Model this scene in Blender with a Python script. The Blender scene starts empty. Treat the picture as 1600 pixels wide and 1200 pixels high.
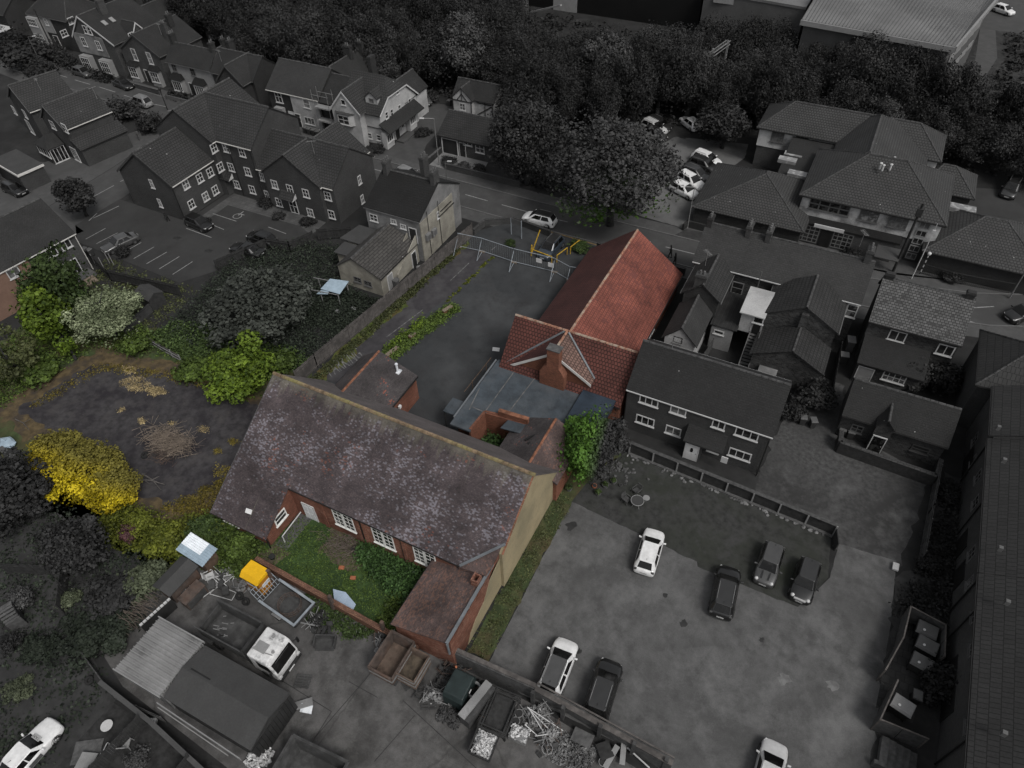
import bpy, bmesh, math, random
import numpy as np
from mathutils import Vector, Matrix
R = math.radians
S = bpy.context.scene
COL = S.collection
# ---------------- camera ----------------
FPX, CAMH = 1111.0, 50.0
_dn = np.array([40.0, 1070.0, FPX]); _dn /= np.linalg.norm(_dn)
_up = -_dn
_y = np.array([0, 0, 1.0]); _y = _y - _up * _y.dot(_up); _y /= np.linalg.norm(_y)
_x = np.cross(_y, _up); _x = _x if _x[0] > 0 else -_x
_a = R(28.43)
_Rz = np.array([[math.cos(_a), -math.sin(_a), 0], [math.sin(_a), math.cos(_a), 0], [0, 0, 1]])
CR = _Rz @ np.array([_x, _y, _up])          # columns: image right, image down, view direction
CC = np.array([0, 0, CAMH])
cam = bpy.data.cameras.new('camera'); co = bpy.data.objects.new('camera', cam); COL.objects.link(co)
cam.sensor_width = 36; cam.lens = FPX / 1600 * 36; cam.clip_end = 2000; cam.clip_start = .5
m = Matrix(((CR[0, 0], -CR[0, 1], -CR[0, 2], 0), (CR[1, 0], -CR[1, 1], -CR[1, 2], 0), (CR[2, 0], -CR[2, 1], -CR[2, 2], CAMH), (0, 0, 0, 1)))
co.matrix_world = m
S.camera = co
# ---------------- light ----------------
W = bpy.data.worlds.new('World'); S.world = W; W.use_nodes = True
wn = W.node_tree.nodes; wl = W.node_tree.links
bg = wn['Background']; sky = wn.new('ShaderNodeTexSky'); sky.sky_type = 'NISHITA'; sky.sun_disc = False
sky.sun_elevation = R(52); sky.sun_rotation = R(115); sky.dust_density = 4
hs = wn.new('ShaderNodeHueSaturation'); hs.inputs['Saturation'].default_value = .12
wl.new(sky.outputs[0], hs.inputs['Color']); wl.new(hs.outputs[0], bg.inputs['Color']); bg.inputs['Strength'].default_value = .1
sl = bpy.data.lights.new('sun', 'SUN'); sl.energy = 1.35; sl.angle = R(16); sl.color = (1, .97, .93)
so = bpy.data.objects.new('sun', sl); COL.objects.link(so)
sd = Vector((math.sin(R(115)) * math.cos(R(52)), math.cos(R(115)) * math.cos(R(52)), math.sin(R(52))))
so.rotation_euler = (-sd).to_track_quat('-Z', 'Y').to_euler()
S.view_settings.view_transform = 'Standard'; S.view_settings.look = 'None'; S.view_settings.gamma = 1
S.view_settings.exposure = 0.35
try:
    S.cycles.use_denoising = True; S.cycles.max_bounces = 5; S.cycles.diffuse_bounces = 2; S.cycles.glossy_bounces = 2
except Exception: pass
# ---------------- pixel -> place ----------------
def ray(px, py): return CR @ np.array([px - 800, py - 600, FPX])
def P(px, py, z=0):
    v = ray(px, py); t = (z - CAMH) / v[2]; q = CC + v * t
    return (float(q[0]), float(q[1]), float(z))
# ---------------- tags ----------------
def tag(o, label=None, cat=None, group=None, kind=None):
    if label: o['label'] = label
    if cat: o['category'] = cat
    if group: o['group'] = group
    if kind: o['kind'] = kind
    return o
def empty(name, loc, rot=0, label=None, cat=None, group=None):
    o = bpy.data.objects.new(name, None); COL.objects.link(o)
    o.location = loc; o.rotation_euler = (0, 0, rot); o.empty_display_size = .3
    return tag(o, label, cat, group)
# ---------------- materials ----------------
MT = {}
def _nt(name):
    m = bpy.data.materials.new(name); m.use_nodes = True
    n = m.node_tree.nodes; l = m.node_tree.links; b = n['Principled BSDF']
    return m, n, l, b
def _c(c): return (c[0], c[1], c[2], 1) if not isinstance(c, (int, float)) else (c, c, c, 1)
def _mix(n, l, fac, a, b, mode='MIX'):
    x = n.new('ShaderNodeMix'); x.data_type = 'RGBA'; x.blend_type = mode
    for k, v in ((0, fac), (6, a), (7, b)):
        if hasattr(v, 'links') or hasattr(v, 'is_output'): l.new(v, x.inputs[k])
        elif k == 0: x.inputs[0].default_value = v
        else: x.inputs[k].default_value = _c(v)
    return x.outputs[2]
def _noise(n, l, vec, sc, det=4, rough=.6, lo=.35, hi=.65):
    t = n.new('ShaderNodeTexNoise'); t.inputs['Scale'].default_value = sc; t.inputs['Detail'].default_value = det
    t.inputs['Roughness'].default_value = rough
    if vec is not None: l.new(vec, t.inputs['Vector'])
    r = n.new('ShaderNodeMapRange'); l.new(t.outputs[0], r.inputs[0])
    r.inputs[1].default_value = lo; r.inputs[2].default_value = hi
    return r.outputs[0]
def mk(name, c, rough=.8, var=.25, sc=1.2, metal=0, spec=.3, c2=None, sc2=.25, bump=0, lo2=.45, hi2=.62, crack=0, c3=None, sc3=.5):
    """noise-mottled surface; c2 = colour of larger patches"""
    if name in MT: return MT[name]
    m, n, l, b = _nt(name)
    tc = n.new('ShaderNodeTexCoord').outputs['Object']
    c = _c(c)
    f = _noise(n, l, tc, sc)
    out = _mix(n, l, f, tuple(x * (1 - var) for x in c[:3]), tuple(x * (1 + var) for x in c[:3]))
    if c2 is not None:
        out = _mix(n, l, _noise(n, l, tc, sc2, 6, .65, lo2, hi2), out, c2)
    if c3 is not None:
        out = _mix(n, l, _noise(n, l, tc, sc3, 8, .72, .5, .68), out, c3)
    if crack:
        v = n.new('ShaderNodeTexVoronoi'); v.feature = 'DISTANCE_TO_EDGE'; v.inputs['Scale'].default_value = crack
        nz = n.new('ShaderNodeTexNoise'); nz.inputs['Scale'].default_value = 1.5; l.new(tc, nz.inputs['Vector'])
        l.new(_mix(n, l, .25, tc, nz.outputs[1]), v.inputs['Vector'])
        r = n.new('ShaderNodeMapRange'); l.new(v.outputs[0], r.inputs[0]); r.inputs[1].default_value = 0; r.inputs[2].default_value = .006
        r.inputs[3].default_value = .5; r.inputs[4].default_value = 0
        out = _mix(n, l, r.outputs[0], out, tuple(x * .35 for x in c[:3]))
    g = _noise(n, l, tc, sc * 14, 3, .7, .3, .7)
    out = _mix(n, l, .5, out, _mix(n, l, g, .72, 1.28), 'MULTIPLY')
    l.new(out, b.inputs['Base Color'])
    b.inputs['Roughness'].default_value = rough; b.inputs['Metallic'].default_value = metal
    b.inputs['Specular IOR Level'].default_value = spec
    if bump:
        bp = n.new('ShaderNodeBump'); bp.inputs['Strength'].default_value = bump; bp.inputs['Distance'].default_value = .05
        l.new(g, bp.inputs['Height']); l.new(bp.outputs[0], b.inputs['Normal'])
    MT[name] = m; return m
def tile(name, c, cb=None, w=.3, h=.33, mortar=.35, ms=.03, rough=.75, patch=None, patch2=None, low=.3, pthr=.62, speck=0, moss=None, streak=None):
    """courses of tiles / bricks laid out in metres on the UV map; patch = odd tiles of another colour"""
    if name in MT: return MT[name]
    m, n, l, b = _nt(name)
    uv = n.new('ShaderNodeUVMap'); uv.uv_map = 'uv'; uv = uv.outputs[0]
    tc = n.new('ShaderNodeTexCoord').outputs['Object']
    c = _c(c)[:3]; cb = _c(cb)[:3] if cb is not None else tuple(x * .7 for x in c)
    br = n.new('ShaderNodeTexBrick'); l.new(uv, br.inputs['Vector']); br.inputs['Scale'].default_value = 1
    br.inputs['Brick Width'].default_value = w; br.inputs['Row Height'].default_value = h; br.inputs['Mortar Size'].default_value = ms
    br.inputs['Color1'].default_value = _c(c); br.inputs['Color2'].default_value = _c(cb)
    br.inputs['Mortar'].default_value = _c(tuple(x * mortar for x in c)); br.inputs['Mortar Smooth'].default_value = .4
    out = br.outputs[0]
    if patch is not None:
        for k, pc in enumerate([patch, patch2] if patch2 is not None else [patch]):
            mp = n.new('ShaderNodeVectorMath'); mp.operation = 'DIVIDE'; l.new(uv, mp.inputs[0]); mp.inputs[1].default_value = (w, h, 1)
            fl = n.new('ShaderNodeVectorMath'); fl.operation = 'FLOOR'; l.new(mp.outputs[0], fl.inputs[0])
            ad = n.new('ShaderNodeVectorMath'); ad.operation = 'ADD'; l.new(fl.outputs[0], ad.inputs[0]); ad.inputs[1].default_value = (k * 37.3, k * 11.1, k)
            wnz = n.new('ShaderNodeTexWhiteNoise'); l.new(ad.outputs[0], wnz.inputs['Vector'])
            lown = _noise(n, l, tc, .16 + .1 * k, 5, .7, .3, .7)
            s = n.new('ShaderNodeMath'); s.operation = 'ADD'; l.new(wnz.outputs[0], s.inputs[0]); l.new(lown, s.inputs[1])
            g = n.new('ShaderNodeMapRange'); l.new(s.outputs[0], g.inputs[0])
            g.inputs[1].default_value = pthr * 2 + k * .25; g.inputs[2].default_value = pthr * 2 + .12 + k * .25
            g.inputs[4].default_value = .75
            out = _mix(n, l, g.outputs[0], out, pc)
    if moss is not None:
        out = _mix(n, l, _noise(n, l, tc, .5, 6, .7, .56, .72), out, moss)
    if streak:   # lichen washing down from the ridge: (height of the ridge on the map, reach, colour)
        sx = n.new('ShaderNodeSeparateXYZ'); l.new(uv, sx.inputs[0])
        d = n.new('ShaderNodeMath'); d.operation = 'SUBTRACT'; d.inputs[0].default_value = streak[0]; l.new(sx.outputs[1], d.inputs[1])
        st = n.new('ShaderNodeVectorMath'); st.operation = 'MULTIPLY'; l.new(uv, st.inputs[0]); st.inputs[1].default_value = (2.6, .12, 1)
        nn = _noise(n, l, st.outputs[0], 1, 3, .6, .3, .7)
        rr = n.new('ShaderNodeMath'); rr.operation = 'MULTIPLY'; l.new(nn, rr.inputs[0]); rr.inputs[1].default_value = streak[1]
        q = n.new('ShaderNodeMath'); q.operation = 'DIVIDE'; l.new(d.outputs[0], q.inputs[0]); l.new(rr.outputs[0], q.inputs[1])
        r = n.new('ShaderNodeMapRange'); l.new(q.outputs[0], r.inputs[0]); r.inputs[1].default_value = .2; r.inputs[2].default_value = 1.2; r.inputs[3].default_value = .8; r.inputs[4].default_value = 0
        out = _mix(n, l, r.outputs[0], out, streak[2])
    if speck:
        v = n.new('ShaderNodeTexVoronoi'); v.inputs['Scale'].default_value = speck; l.new(tc, v.inputs['Vector'])
        r = n.new('ShaderNodeMapRange'); l.new(v.outputs['Distance'], r.inputs[0]); r.inputs[1].default_value = .05; r.inputs[2].default_value = .09
        r.inputs[3].default_value = 1; r.inputs[4].default_value = 0
        w2 = n.new('ShaderNodeMath'); w2.operation = 'GREATER_THAN'; l.new(v.outputs['Color'], w2.inputs[0]); w2.inputs[1].default_value = .75
        mm = n.new('ShaderNodeMath'); mm.operation = 'MULTIPLY'; l.new(r.outputs[0], mm.inputs[0]); l.new(w2.outputs[0], mm.inputs[1])
        out = _mix(n, l, mm.outputs[0], out, .35)
    out = _mix(n, l, low, out, _mix(n, l, _noise(n, l, tc, .35, 6, .65), .35, 1.65), 'MULTIPLY')
    out = _mix(n, l, .5, out, _mix(n, l, _noise(n, l, tc, 9, 3, .7), .7, 1.3), 'MULTIPLY')
    l.new(out, b.inputs['Base Color']); b.inputs['Roughness'].default_value = rough; b.inputs['Specular IOR Level'].default_value = .25
    bp = n.new('ShaderNodeBump'); bp.inputs['Strength'].default_value = .6; bp.inputs['Distance'].default_value = .03; bp.invert = True
    l.new(br.outputs[1], bp.inputs['Height']); l.new(bp.outputs[0], b.inputs['Normal'])
    MT[name] = m; return m
def leaf(name, c, c2=None, sc=.9, split=None):
    """foliage: per-leaf and per-clump variation; split = (colour, axis, lo, hi) a crown that changes colour across its width"""
    if name in MT: return MT[name]
    m, n, l, b = _nt(name)
    tc = n.new('ShaderNodeTexCoord').outputs['Object']
    oi = n.new('ShaderNodeObjectInfo')
    at = n.new('ShaderNodeAttribute'); at.attribute_name = 'rnd'
    c = _c(c)[:3]; c2 = _c(c2)[:3] if c2 is not None else tuple(x * 1.5 for x in c)
    out = _mix(n, l, at.outputs['Fac'], tuple(x * .6 for x in c), c2)
    out = _mix(n, l, .55, out, _mix(n, l, _noise(n, l, tc, sc, 3, .5), .55, 1.5), 'MULTIPLY')
    out = _mix(n, l, .5, out, _mix(n, l, oi.outputs['Random'], .55, 1.45), 'MULTIPLY')
    if split:
        sp = n.new('ShaderNodeVectorMath'); sp.operation = 'DOT_PRODUCT'; l.new(tc, sp.inputs[0]); sp.inputs[1].default_value = split[1]
        r = n.new('ShaderNodeMapRange'); l.new(sp.outputs['Value'], r.inputs[0]); r.inputs[1].default_value = split[2]; r.inputs[2].default_value = split[3]
        out2 = _mix(n, l, at.outputs['Fac'], tuple(x * .6 for x in _c(split[0])[:3]), tuple(x * 1.4 for x in _c(split[0])[:3]))
        out = _mix(n, l, r.outputs[0], out, out2)
    l.new(out, b.inputs['Base Color']); b.inputs['Roughness'].default_value = .6; b.inputs['Specular IOR Level'].default_value = .15
    MT[name] = m; return m
def paint(name, c, rough=.3, metal=0, coat=.6):
    if name in MT: return MT[name]
    m, n, l, b = _nt(name)
    tc = n.new('ShaderNodeTexCoord').outputs['Object']; c = _c(c)[:3]
    l.new(_mix(n, l, _noise(n, l, tc, 2.2), tuple(x * .86 for x in c), tuple(x * 1.08 for x in c)), b.inputs['Base Color'])
    b.inputs['Roughness'].default_value = rough; b.inputs['Metallic'].default_value = metal; b.inputs['Coat Weight'].default_value = coat
    b.inputs['Coat Roughness'].default_value = .12
    MT[name] = m; return m
def gl(name='glass', c=.012, rough=.08, spec=.5):
    if name in MT: return MT[name]
    m, n, l, b = _nt(name)
    oi = n.new('ShaderNodeObjectInfo')
    tc = n.new('ShaderNodeTexCoord').outputs['Object']
    f = _mix(n, l, oi.outputs['Random'], c * .5, c * 2.2)
    l.new(_mix(n, l, _noise(n, l, tc, 1.6, 2, .5, .5, .6), f, c * 3), b.inputs['Base Color'])
    b.inputs['Roughness'].default_value = rough; b.inputs['Specular IOR Level'].default_value = spec
    MT[name] = m; return m
# ---------------- meshes ----------------
class MB:
    def __init__(s): s.v = []; s.f = []
    def poly(s, pts):
        i = len(s.v); s.v += [tuple(map(float, p)) for p in pts]; s.f.append(tuple(range(i, i + len(pts)))); return s
    def solid(s, top, bot):
        n = len(top); i = len(s.v); s.v += [tuple(map(float, p)) for p in top] + [tuple(map(float, p)) for p in bot]
        s.f.append(tuple(range(i, i + n))); s.f.append(tuple(range(i + 2 * n - 1, i + n - 1, -1)))
        for k in range(n):
            j = (k + 1) % n; s.f.append((i + j, i + k, i + n + k, i + n + j))
        return s
    def slab(s, pts, t): return s.solid(pts, [(p[0], p[1], p[2] - t) for p in pts])
    def box(s, x0, y0, z0, x1, y1, z1):
        x0, x1 = min(x0, x1), max(x0, x1); y0, y1 = min(y0, y1), max(y0, y1)
        return s.slab([(x0, y0, z1), (x1, y0, z1), (x1, y1, z1), (x0, y1, z1)], z1 - z0)
    def obox(s, c, ax, ay, az):
        c, ax, ay, az = map(Vector, (c, ax, ay, az))
        t = [c + az + a * ax + b * ay for a, b in ((-1, -1), (1, -1), (1, 1), (-1, 1))]
        return s.solid(t, [p - 2 * az for p in t])
    def bar(s, p, q, w, h=None):
        p, q = Vector(p), Vector(q); d = (q - p) / 2; h = h or w
        u = d.normalized(); a = u.cross(Vector((0, 0, 1)))
        if a.length < .05: a = Vector((1, 0, 0))
        a.normalize(); b = a.cross(u)
        return s.obox((p + q) / 2, d, a * w / 2, b * h / 2)
    def tube(s, p, q, r, n=7, r2=None):
        p, q = Vector(p), Vector(q); u = (q - p).normalized(); a = u.cross(Vector((0, 0, 1)))
        if a.length < .05: a = Vector((1, 0, 0))
        a.normalize(); b = u.cross(a); r2 = r if r2 is None else r2
        A = [p + (a * math.cos(t) + b * math.sin(t)) * r for t in [k * 2 * math.pi / n for k in range(n)]]
        B = [q + (a * math.cos(t) + b * math.sin(t)) * r2 for t in [k * 2 * math.pi / n for k in range(n)]]
        return s.solid(B, A)
    def torus(s, c, r, t, n=16, k=8, ax='z', zs=1):
        i = len(s.v)
        for a in range(n):
            A = a * 2 * math.pi / n
            for b in range(k):
                B = b * 2 * math.pi / k; rr = r + t * math.cos(B)
                q = (rr * math.cos(A), rr * math.sin(A), t * zs * math.sin(B))
                if ax == 'y': q = (q[0], q[2], q[1])
                if ax == 'x': q = (q[2], q[0], q[1])
                s.v.append((c[0] + q[0], c[1] + q[1], c[2] + q[2]))
        for a in range(n):
            for b in range(k):
                s.f.append((i + a * k + b, i + ((a + 1) % n) * k + b, i + ((a + 1) % n) * k + (b + 1) % k, i + a * k + (b + 1) % k))
        return s
    def ball(s, c, rx, ry, rz, n=10, k=6, jit=0, z0=-1, rnd=random):
        i = len(s.v)
        for a in range(k + 1):
            ph = -math.pi / 2 + math.pi * a / k
            for b in range(n):
                th = 2 * math.pi * b / n; q = 1 + jit * (rnd.random() - .5)
                s.v.append((c[0] + rx * q * math.cos(ph) * math.cos(th), c[1] + ry * q * math.cos(ph) * math.sin(th), c[2] + rz * q * max(z0, math.sin(ph))))
        for a in range(k):
            for b in range(n): s.f.append((i + a * n + b, i + a * n + (b + 1) % n, i + (a + 1) * n + (b + 1) % n, i + (a + 1) * n + b))
        return s
    def mesh(s, name, off=(0, 0, 0), smooth=False, uv=True):
        me = bpy.data.meshes.new(name)
        me.from_pydata([(x - off[0], y - off[1], z - off[2]) for x, y, z in s.v], [], s.f)
        bm = bmesh.new(); bm.from_mesh(me)
        bmesh.ops.recalc_face_normals(bm, faces=bm.faces)
        if uv:
            L = bm.loops.layers.uv.new('uv')
            for f in bm.faces:
                nn = f.normal
                if abs(nn.z) > .995: U, V = Vector((1, 0, 0)), Vector((0, 1, 0))
                else:
                    U = Vector((0, 0, 1)).cross(nn); U.normalize(); V = nn.cross(U)
                for lp in f.loops: lp[L].uv = (lp.vert.co.dot(U), lp.vert.co.dot(V))
        if smooth:
            for f in bm.faces: f.smooth = True
        bm.to_mesh(me); bm.free()
        return me
def link(name, me, mat=None, parent=None, loc=(0, 0, 0), rot=0):
    o = bpy.data.objects.new(name, me); COL.objects.link(o); o.location = loc; o.rotation_euler = (0, 0, rot)
    if mat is not None and me is not None and len(me.materials) == 0: me.materials.append(mat)
    if parent is not None: o.parent = parent
    return o
def solo(mb, name, mat, label, cat, group=None, kind=None, bevel=0, smooth=False):
    """a thing that is one mesh: origin at the middle of its base"""
    a = np.array(mb.v); lo = a.min(0); hi = a.max(0); off = ((lo[0] + hi[0]) / 2, (lo[1] + hi[1]) / 2, lo[2])
    o = link(name, mb.mesh(name, off, smooth), mat, None, off)
    if bevel: bv(o, bevel)
    return tag(o, label, cat, group, kind)
def bv(o, w, seg=2):
    b = o.modifiers.new('bevel', 'BEVEL'); b.width = w; b.segments = seg; b.limit_method = 'ANGLE'; b.angle_limit = R(35)
    return o
class B:
    """a thing with parts; frame = world minus origin (rot 0) or its own turned frame"""
    def __init__(s, name, x, y, label, cat, rot=0, group=None, z=0):
        s.e = empty(name, (x, y, z), R(rot), label, cat, group); s.x, s.y, s.z = x, y, z; s.rot = R(rot)
        s.off = (x, y, z) if rot == 0 else (0, 0, 0)
    def add(s, mb, name, mat, parent=None, bevel=0, smooth=False, label=None):
        if not mb.v: return None
        o = link(name, mb.mesh(name, s.off, smooth), mat, parent or s.e)
        if bevel: bv(o, bevel)
        if label: o['label'] = label
        return o
    def inst(s, o, parent=None): o.parent = parent or s.e; return o
    def loc(s, px, py, side, pl):
        """where the sight line of a pixel meets one of this thing's upright planes"""
        v = ray(px, py); c = CC.copy()
        if s.rot:
            ca, sa = math.cos(-s.rot), math.sin(-s.rot); dx, dy = c[0] - s.x, c[1] - s.y
            c = np.array([ca * dx - sa * dy, sa * dx + ca * dy, c[2]]); v = np.array([ca * v[0] - sa * v[1], sa * v[0] + ca * v[1], v[2]])
        k = 1 if side in 'SN' else 0
        t = (pl - c[k]) / v[k]; return c + v * t
ROT = {'S': 0, 'E': math.pi / 2, 'N': math.pi, 'W': -math.pi / 2}
WM = {}
WC = [0]
def winmesh(w, h, nx, ny, sill=True, bar=.05, fr=.1):
    k = (w, h, nx, ny, sill, bar)
    if k in WM: return WM[k]
    a = MB(); d = .05
    a.box(-w / 2, -d, -h / 2, -w / 2 + fr, .03, h / 2); a.box(w / 2 - fr, -d, -h / 2, w / 2, .03, h / 2)
    a.box(-w / 2 + fr, -d, h / 2 - fr, w / 2 - fr, .03, h / 2); a.box(-w / 2 + fr, -d, -h / 2, w / 2 - fr, .03, -h / 2 + fr)
    for i in range(1, nx): x = -w / 2 + w * i / nx; a.box(x - bar / 2, -d + .01, -h / 2 + fr, x + bar / 2, .02, h / 2 - fr)
    for i in range(1, ny): z = -h / 2 + h * i / ny; a.box(-w / 2 + fr, -d + .013, z - bar / 2, w / 2 - fr, .017, z + bar / 2)
    sl = MB()
    if sill: sl.box(-w / 2 - .07, -d - .07, -h / 2 - .09, w / 2 + .07, .03, -h / 2 - .002)
    g = MB().box(-w / 2 + fr - .01, -.02, -h / 2 + fr - .01, w / 2 - fr + .01, .01, h / 2 - fr + .01)
    WM[k] = (a.mesh('window'), g.mesh('pane'), sl.mesh('sill') if sill else None); return WM[k]
def win(b, side, pl, at, z=None, w=1.0, h=1.15, nx=2, ny=2, m='frame', sill=True, name='window', parent=None, glass=None, bar=.075):
    """at = (px,py) pixel on the photo or a number along the wall"""
    if isinstance(at, tuple):
        q = b.loc(at[0], at[1], side, pl); al = q[0] if side in 'SN' else q[1]; zz = q[2]
        if z is not None: zz = z
        if b.rot == 0: al -= (b.x if side in 'SN' else b.y)
        p2 = pl - (0 if b.rot else (b.y if side in 'SN' else b.x))
    else:
        al, zz, p2 = at, z, pl
        if b.rot == 0: al -= (b.x if side in 'SN' else b.y); p2 = pl - (b.y if side in 'SN' else b.x)
    zz -= b.z if b.rot == 0 else 0
    loc = (al, p2, zz) if side in 'SN' else (p2, al, zz)
    f, g, sl = winmesh(w, h, nx, ny, sill, bar)
    fm = MT[m]
    key = ('c', f.name, m)
    if key not in WM: c = f.copy(); c.materials.clear(); c.materials.append(fm); WM[key] = c
    o = link(name, WM[key], None, parent or b.e, loc, ROT[side])
    WC[0] += 1; gm = MT[glass or ('pane_dim' if WC[0] % 4 == 1 else 'glass')]; key = ('g', g.name, gm.name)
    if key not in WM: c = g.copy(); c.materials.clear(); c.materials.append(gm); WM[key] = c
    link('pane', WM[key], None, o)
    if sl:
        key = ('s', sl.name, m)
        if key not in WM: c = sl.copy(); c.materials.clear(); c.materials.append(fm); WM[key] = c
        link('sill', WM[key], None, o)
    return o
def door(b, side, pl, at, w=1.0, h=2.05, m='dark_door', z=None, name='door'):
    d = MB(); d.box(-w / 2, -.05, -h / 2, w / 2, .02, h / 2)
    for s in (-1, 1): d.box(s * w * .24 - w * .15, -.065, -h * .4, s * w * .24 + w * .15, -.045, -h * .05); d.box(s * w * .24 - w * .15, -.065, h * .05, s * w * .24 + w * .15, -.045, h * .4)
    fr = MB()
    for s in (-1, 1): fr.box(s * (w / 2 + .04) - .035, -.08, -h / 2, s * (w / 2 + .04) + .035, .02, h / 2)
    fr.box(-w / 2 - .08, -.08, h / 2, w / 2 + .08, .02, h / 2 + .08)
    if isinstance(at, tuple):
        q = b.loc(at[0], at[1], side, pl); al = q[0] if side in 'SN' else q[1]; zz = h / 2 if z is None else z
    else: al, zz = at, (h / 2 if z is None else z)
    p2 = pl
    if b.rot == 0: al -= (b.x if side in 'SN' else b.y); p2 -= (b.y if side in 'SN' else b.x)
    loc = (al, p2, zz) if side in 'SN' else (p2, al, zz)
    o = link(name, d.mesh(name), MT[m], b.e, loc, ROT[side])
    link('door_frame', fr.mesh('door_frame'), MT['frame'], o)
    link('handle', MB().box(w * .34, -.11, -.06, w * .42, -.05, -.02).mesh('handle'), MT['steel'], o)
    return o
def gable(b, x0, y0, x1, y1, e, r, ax='x', wall='brick', roof='roof_tile', rpos=None, e2=None, h0=0, h1=0, ov=.28, vg=.15, base=0,
          ridge='ridge_grey', gut='gutter', t=.13, rname='roof', nowall=False, bar0=None, bar1=None):
    """walls and pitched roof; e,e2 eave heights, r ridge height, h0/h1 = length of the hip at each end (0 = gable)"""
    T = (lambda p, q, z: (p, q, z)) if ax == 'x' else (lambda p, q, z: (q, p, z))
    a0, a1, c0, c1 = (x0, x1, y0, y1) if ax == 'x' else (y0, y1, x0, x1)
    cm = (c0 + c1) / 2 if rpos is None else rpos; e2 = e if e2 is None else e2
    s0 = (r - e) / (cm - c0); s1 = (r - e2) / (c1 - cm)
    if not nowall:
        w0, w1 = a0 + (ov if h0 else vg), a1 - (ov if h1 else vg); d0, d1 = c0 + ov, c1 - ov
        k0, k1 = e + s0 * ov - t - .02, e2 + s1 * ov - t - .02; km = r - t - .02
        wb = MB()
        if h0: wb.box(*(T(w0, d0, 0)[:2]), base, *(T(w1 if h1 and h0 + h1 >= a1 - a0 - .4 else a0 + h0, d1, 0)[:2]), min(k0, k1))
        if h1: wb.box(*(T(max(a1 - h1, a0 + h0), d0, 0)[:2]), base, *(T(w1, d1, 0)[:2]), min(k0, k1))
        if a1 - h1 - a0 - h0 > .4:
            g0 = w0 if not h0 else a0 + h0; g1 = w1 if not h1 else a1 - h1
            pr = [(d0, base), (d1, base), (d1, k1), (cm, km), (d0, k0)]
            wb.solid([T(g0, p, z) for p, z in pr], [T(g1, p, z) for p, z in pr])
        b.add(wb, 'wall', MT[wall])
    rf = MB(); ra, rb = a0 + h0, a1 - h1
    rf.slab([T(a0, c0, e), T(a1, c0, e), T(rb, cm, r), T(ra, cm, r)], t)
    rf.slab([T(a1, c1, e2), T(a0, c1, e2), T(ra, cm, r), T(rb, cm, r)], t)
    if h0: rf.slab([T(a0, c0, e), T(ra, cm, r), T(a0, c1, e2)], t)
    if h1: rf.slab([T(a1, c0, e), T(a1, c1, e2), T(rb, cm, r)], t)
    ro = b.add(rf, rname, MT[roof])
    if ridge:
        g = MB(); n = max(1, int(abs(rb - ra) / .6)); 
        for i in range(n):
            p = ra + (rb - ra) * i / n; q = ra + (rb - ra) * (i + .93) / n
            g.tube(T(p, cm, r - .02), T(q, cm, r - .02), .11, 6, .125)
        for hh, aa, rr in ((h0, a0, ra), (h1, a1, rb)):
            if hh:
                for cc, ee in ((c0, e), (c1, e2)):
                    A, Bq = Vector(T(aa, cc, ee)), Vector(T(rr, cm, r)); k = max(1, int((Bq - A).length / .55))
                    for i in range(k): g.tube(A.lerp(Bq, i / k), A.lerp(Bq, (i + .9) / k), .07, 5, .095)
        b.add(g, 'ridge_tiles', MT[ridge], ro)
    if gut:
        for cc, ee, sg in ((c0, e, -1), (c1, e2, 1)):
            g = MB().box(*(T(a0 + .02, cc + sg * .005, 0)[:2]), ee - t - .03, *(T(a1 - .02, cc + sg * .08, 0)[:2]), ee - t + .07)
            b.add(g, 'gutter', MT[gut])
    if not h0 and bar0: _barge(b, T, a0, c0, cm, c1, e, r, e2, t, bar0, -1)
    if not h1 and bar1: _barge(b, T, a1, c0, cm, c1, e, r, e2, t, bar1, 1)
    return ro
def _barge(b, T, a, c0, cm, c1, e, r, e2, t, m, sg):
    g = MB(); a += sg * .02
    for p, q in (((c0, e), (cm, r)), ((c1, e2), (cm, r))):
        A = [T(a, p[0], p[1] - t - .15), T(a, q[0], q[1] - t - .15), T(a, q[0], q[1] + .02), T(a, p[0], p[1] + .02)]
        a2 = a + sg * .05
        g.solid(A, [T(a2, p[0], p[1] - t - .15), T(a2, q[0], q[1] - t - .15), T(a2, q[0], q[1] + .02), T(a2, p[0], p[1] + .02)])
    b.add(g, 'bargeboard', MT[m])
def flat(b, pts, z, t=.2, wall='brick', roof='felt', base=0, lip=.0, inset=.12, name='roof'):
    cx = sum(p[0] for p in pts) / len(pts); cy = sum(p[1] for p in pts) / len(pts)
    sh = lambda p: (p[0] + (cx - p[0]) * inset / max(.5, abs(p[0] - cx) + .01) , p[1] + (cy - p[1]) * inset / max(.5, abs(p[1] - cy) + .01))
    if wall: q = [sh(p) for p in pts]; b.add(MB().solid([(p[0], p[1], z - t + .01) for p in q], [(p[0], p[1], base) for p in q]), 'wall', MT[wall])
    return b.add(MB().slab([(p[0], p[1], z) for p in pts], t), name, MT[roof])
def chimney(b, x, y, z0, z1, w=.9, d=.5, n=2, m='brick_dark', par=None, pot='pot'):
    c = MB().box(x - w / 2, y - d / 2, z0, x + w / 2, y + d / 2, z1); c.box(x - w / 2 - .06, y - d / 2 - .06, z1 - .28, x + w / 2 + .06, y + d / 2 + .06, z1 - .1)
    o = b.add(c, 'chimney', MT[m], par)
    g = MB()
    for i in range(n):
        q = (i - (n - 1) / 2) * .36
        xx, yy = (x + q, y) if w >= d else (x, y + q)
        g.tube((xx, yy, z1 + .002), (xx, yy, z1 + .38), .12, 8, .1)
    b.add(g, 'chimney_pots', MT[pot], o if par is None else par)
    return o
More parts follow.
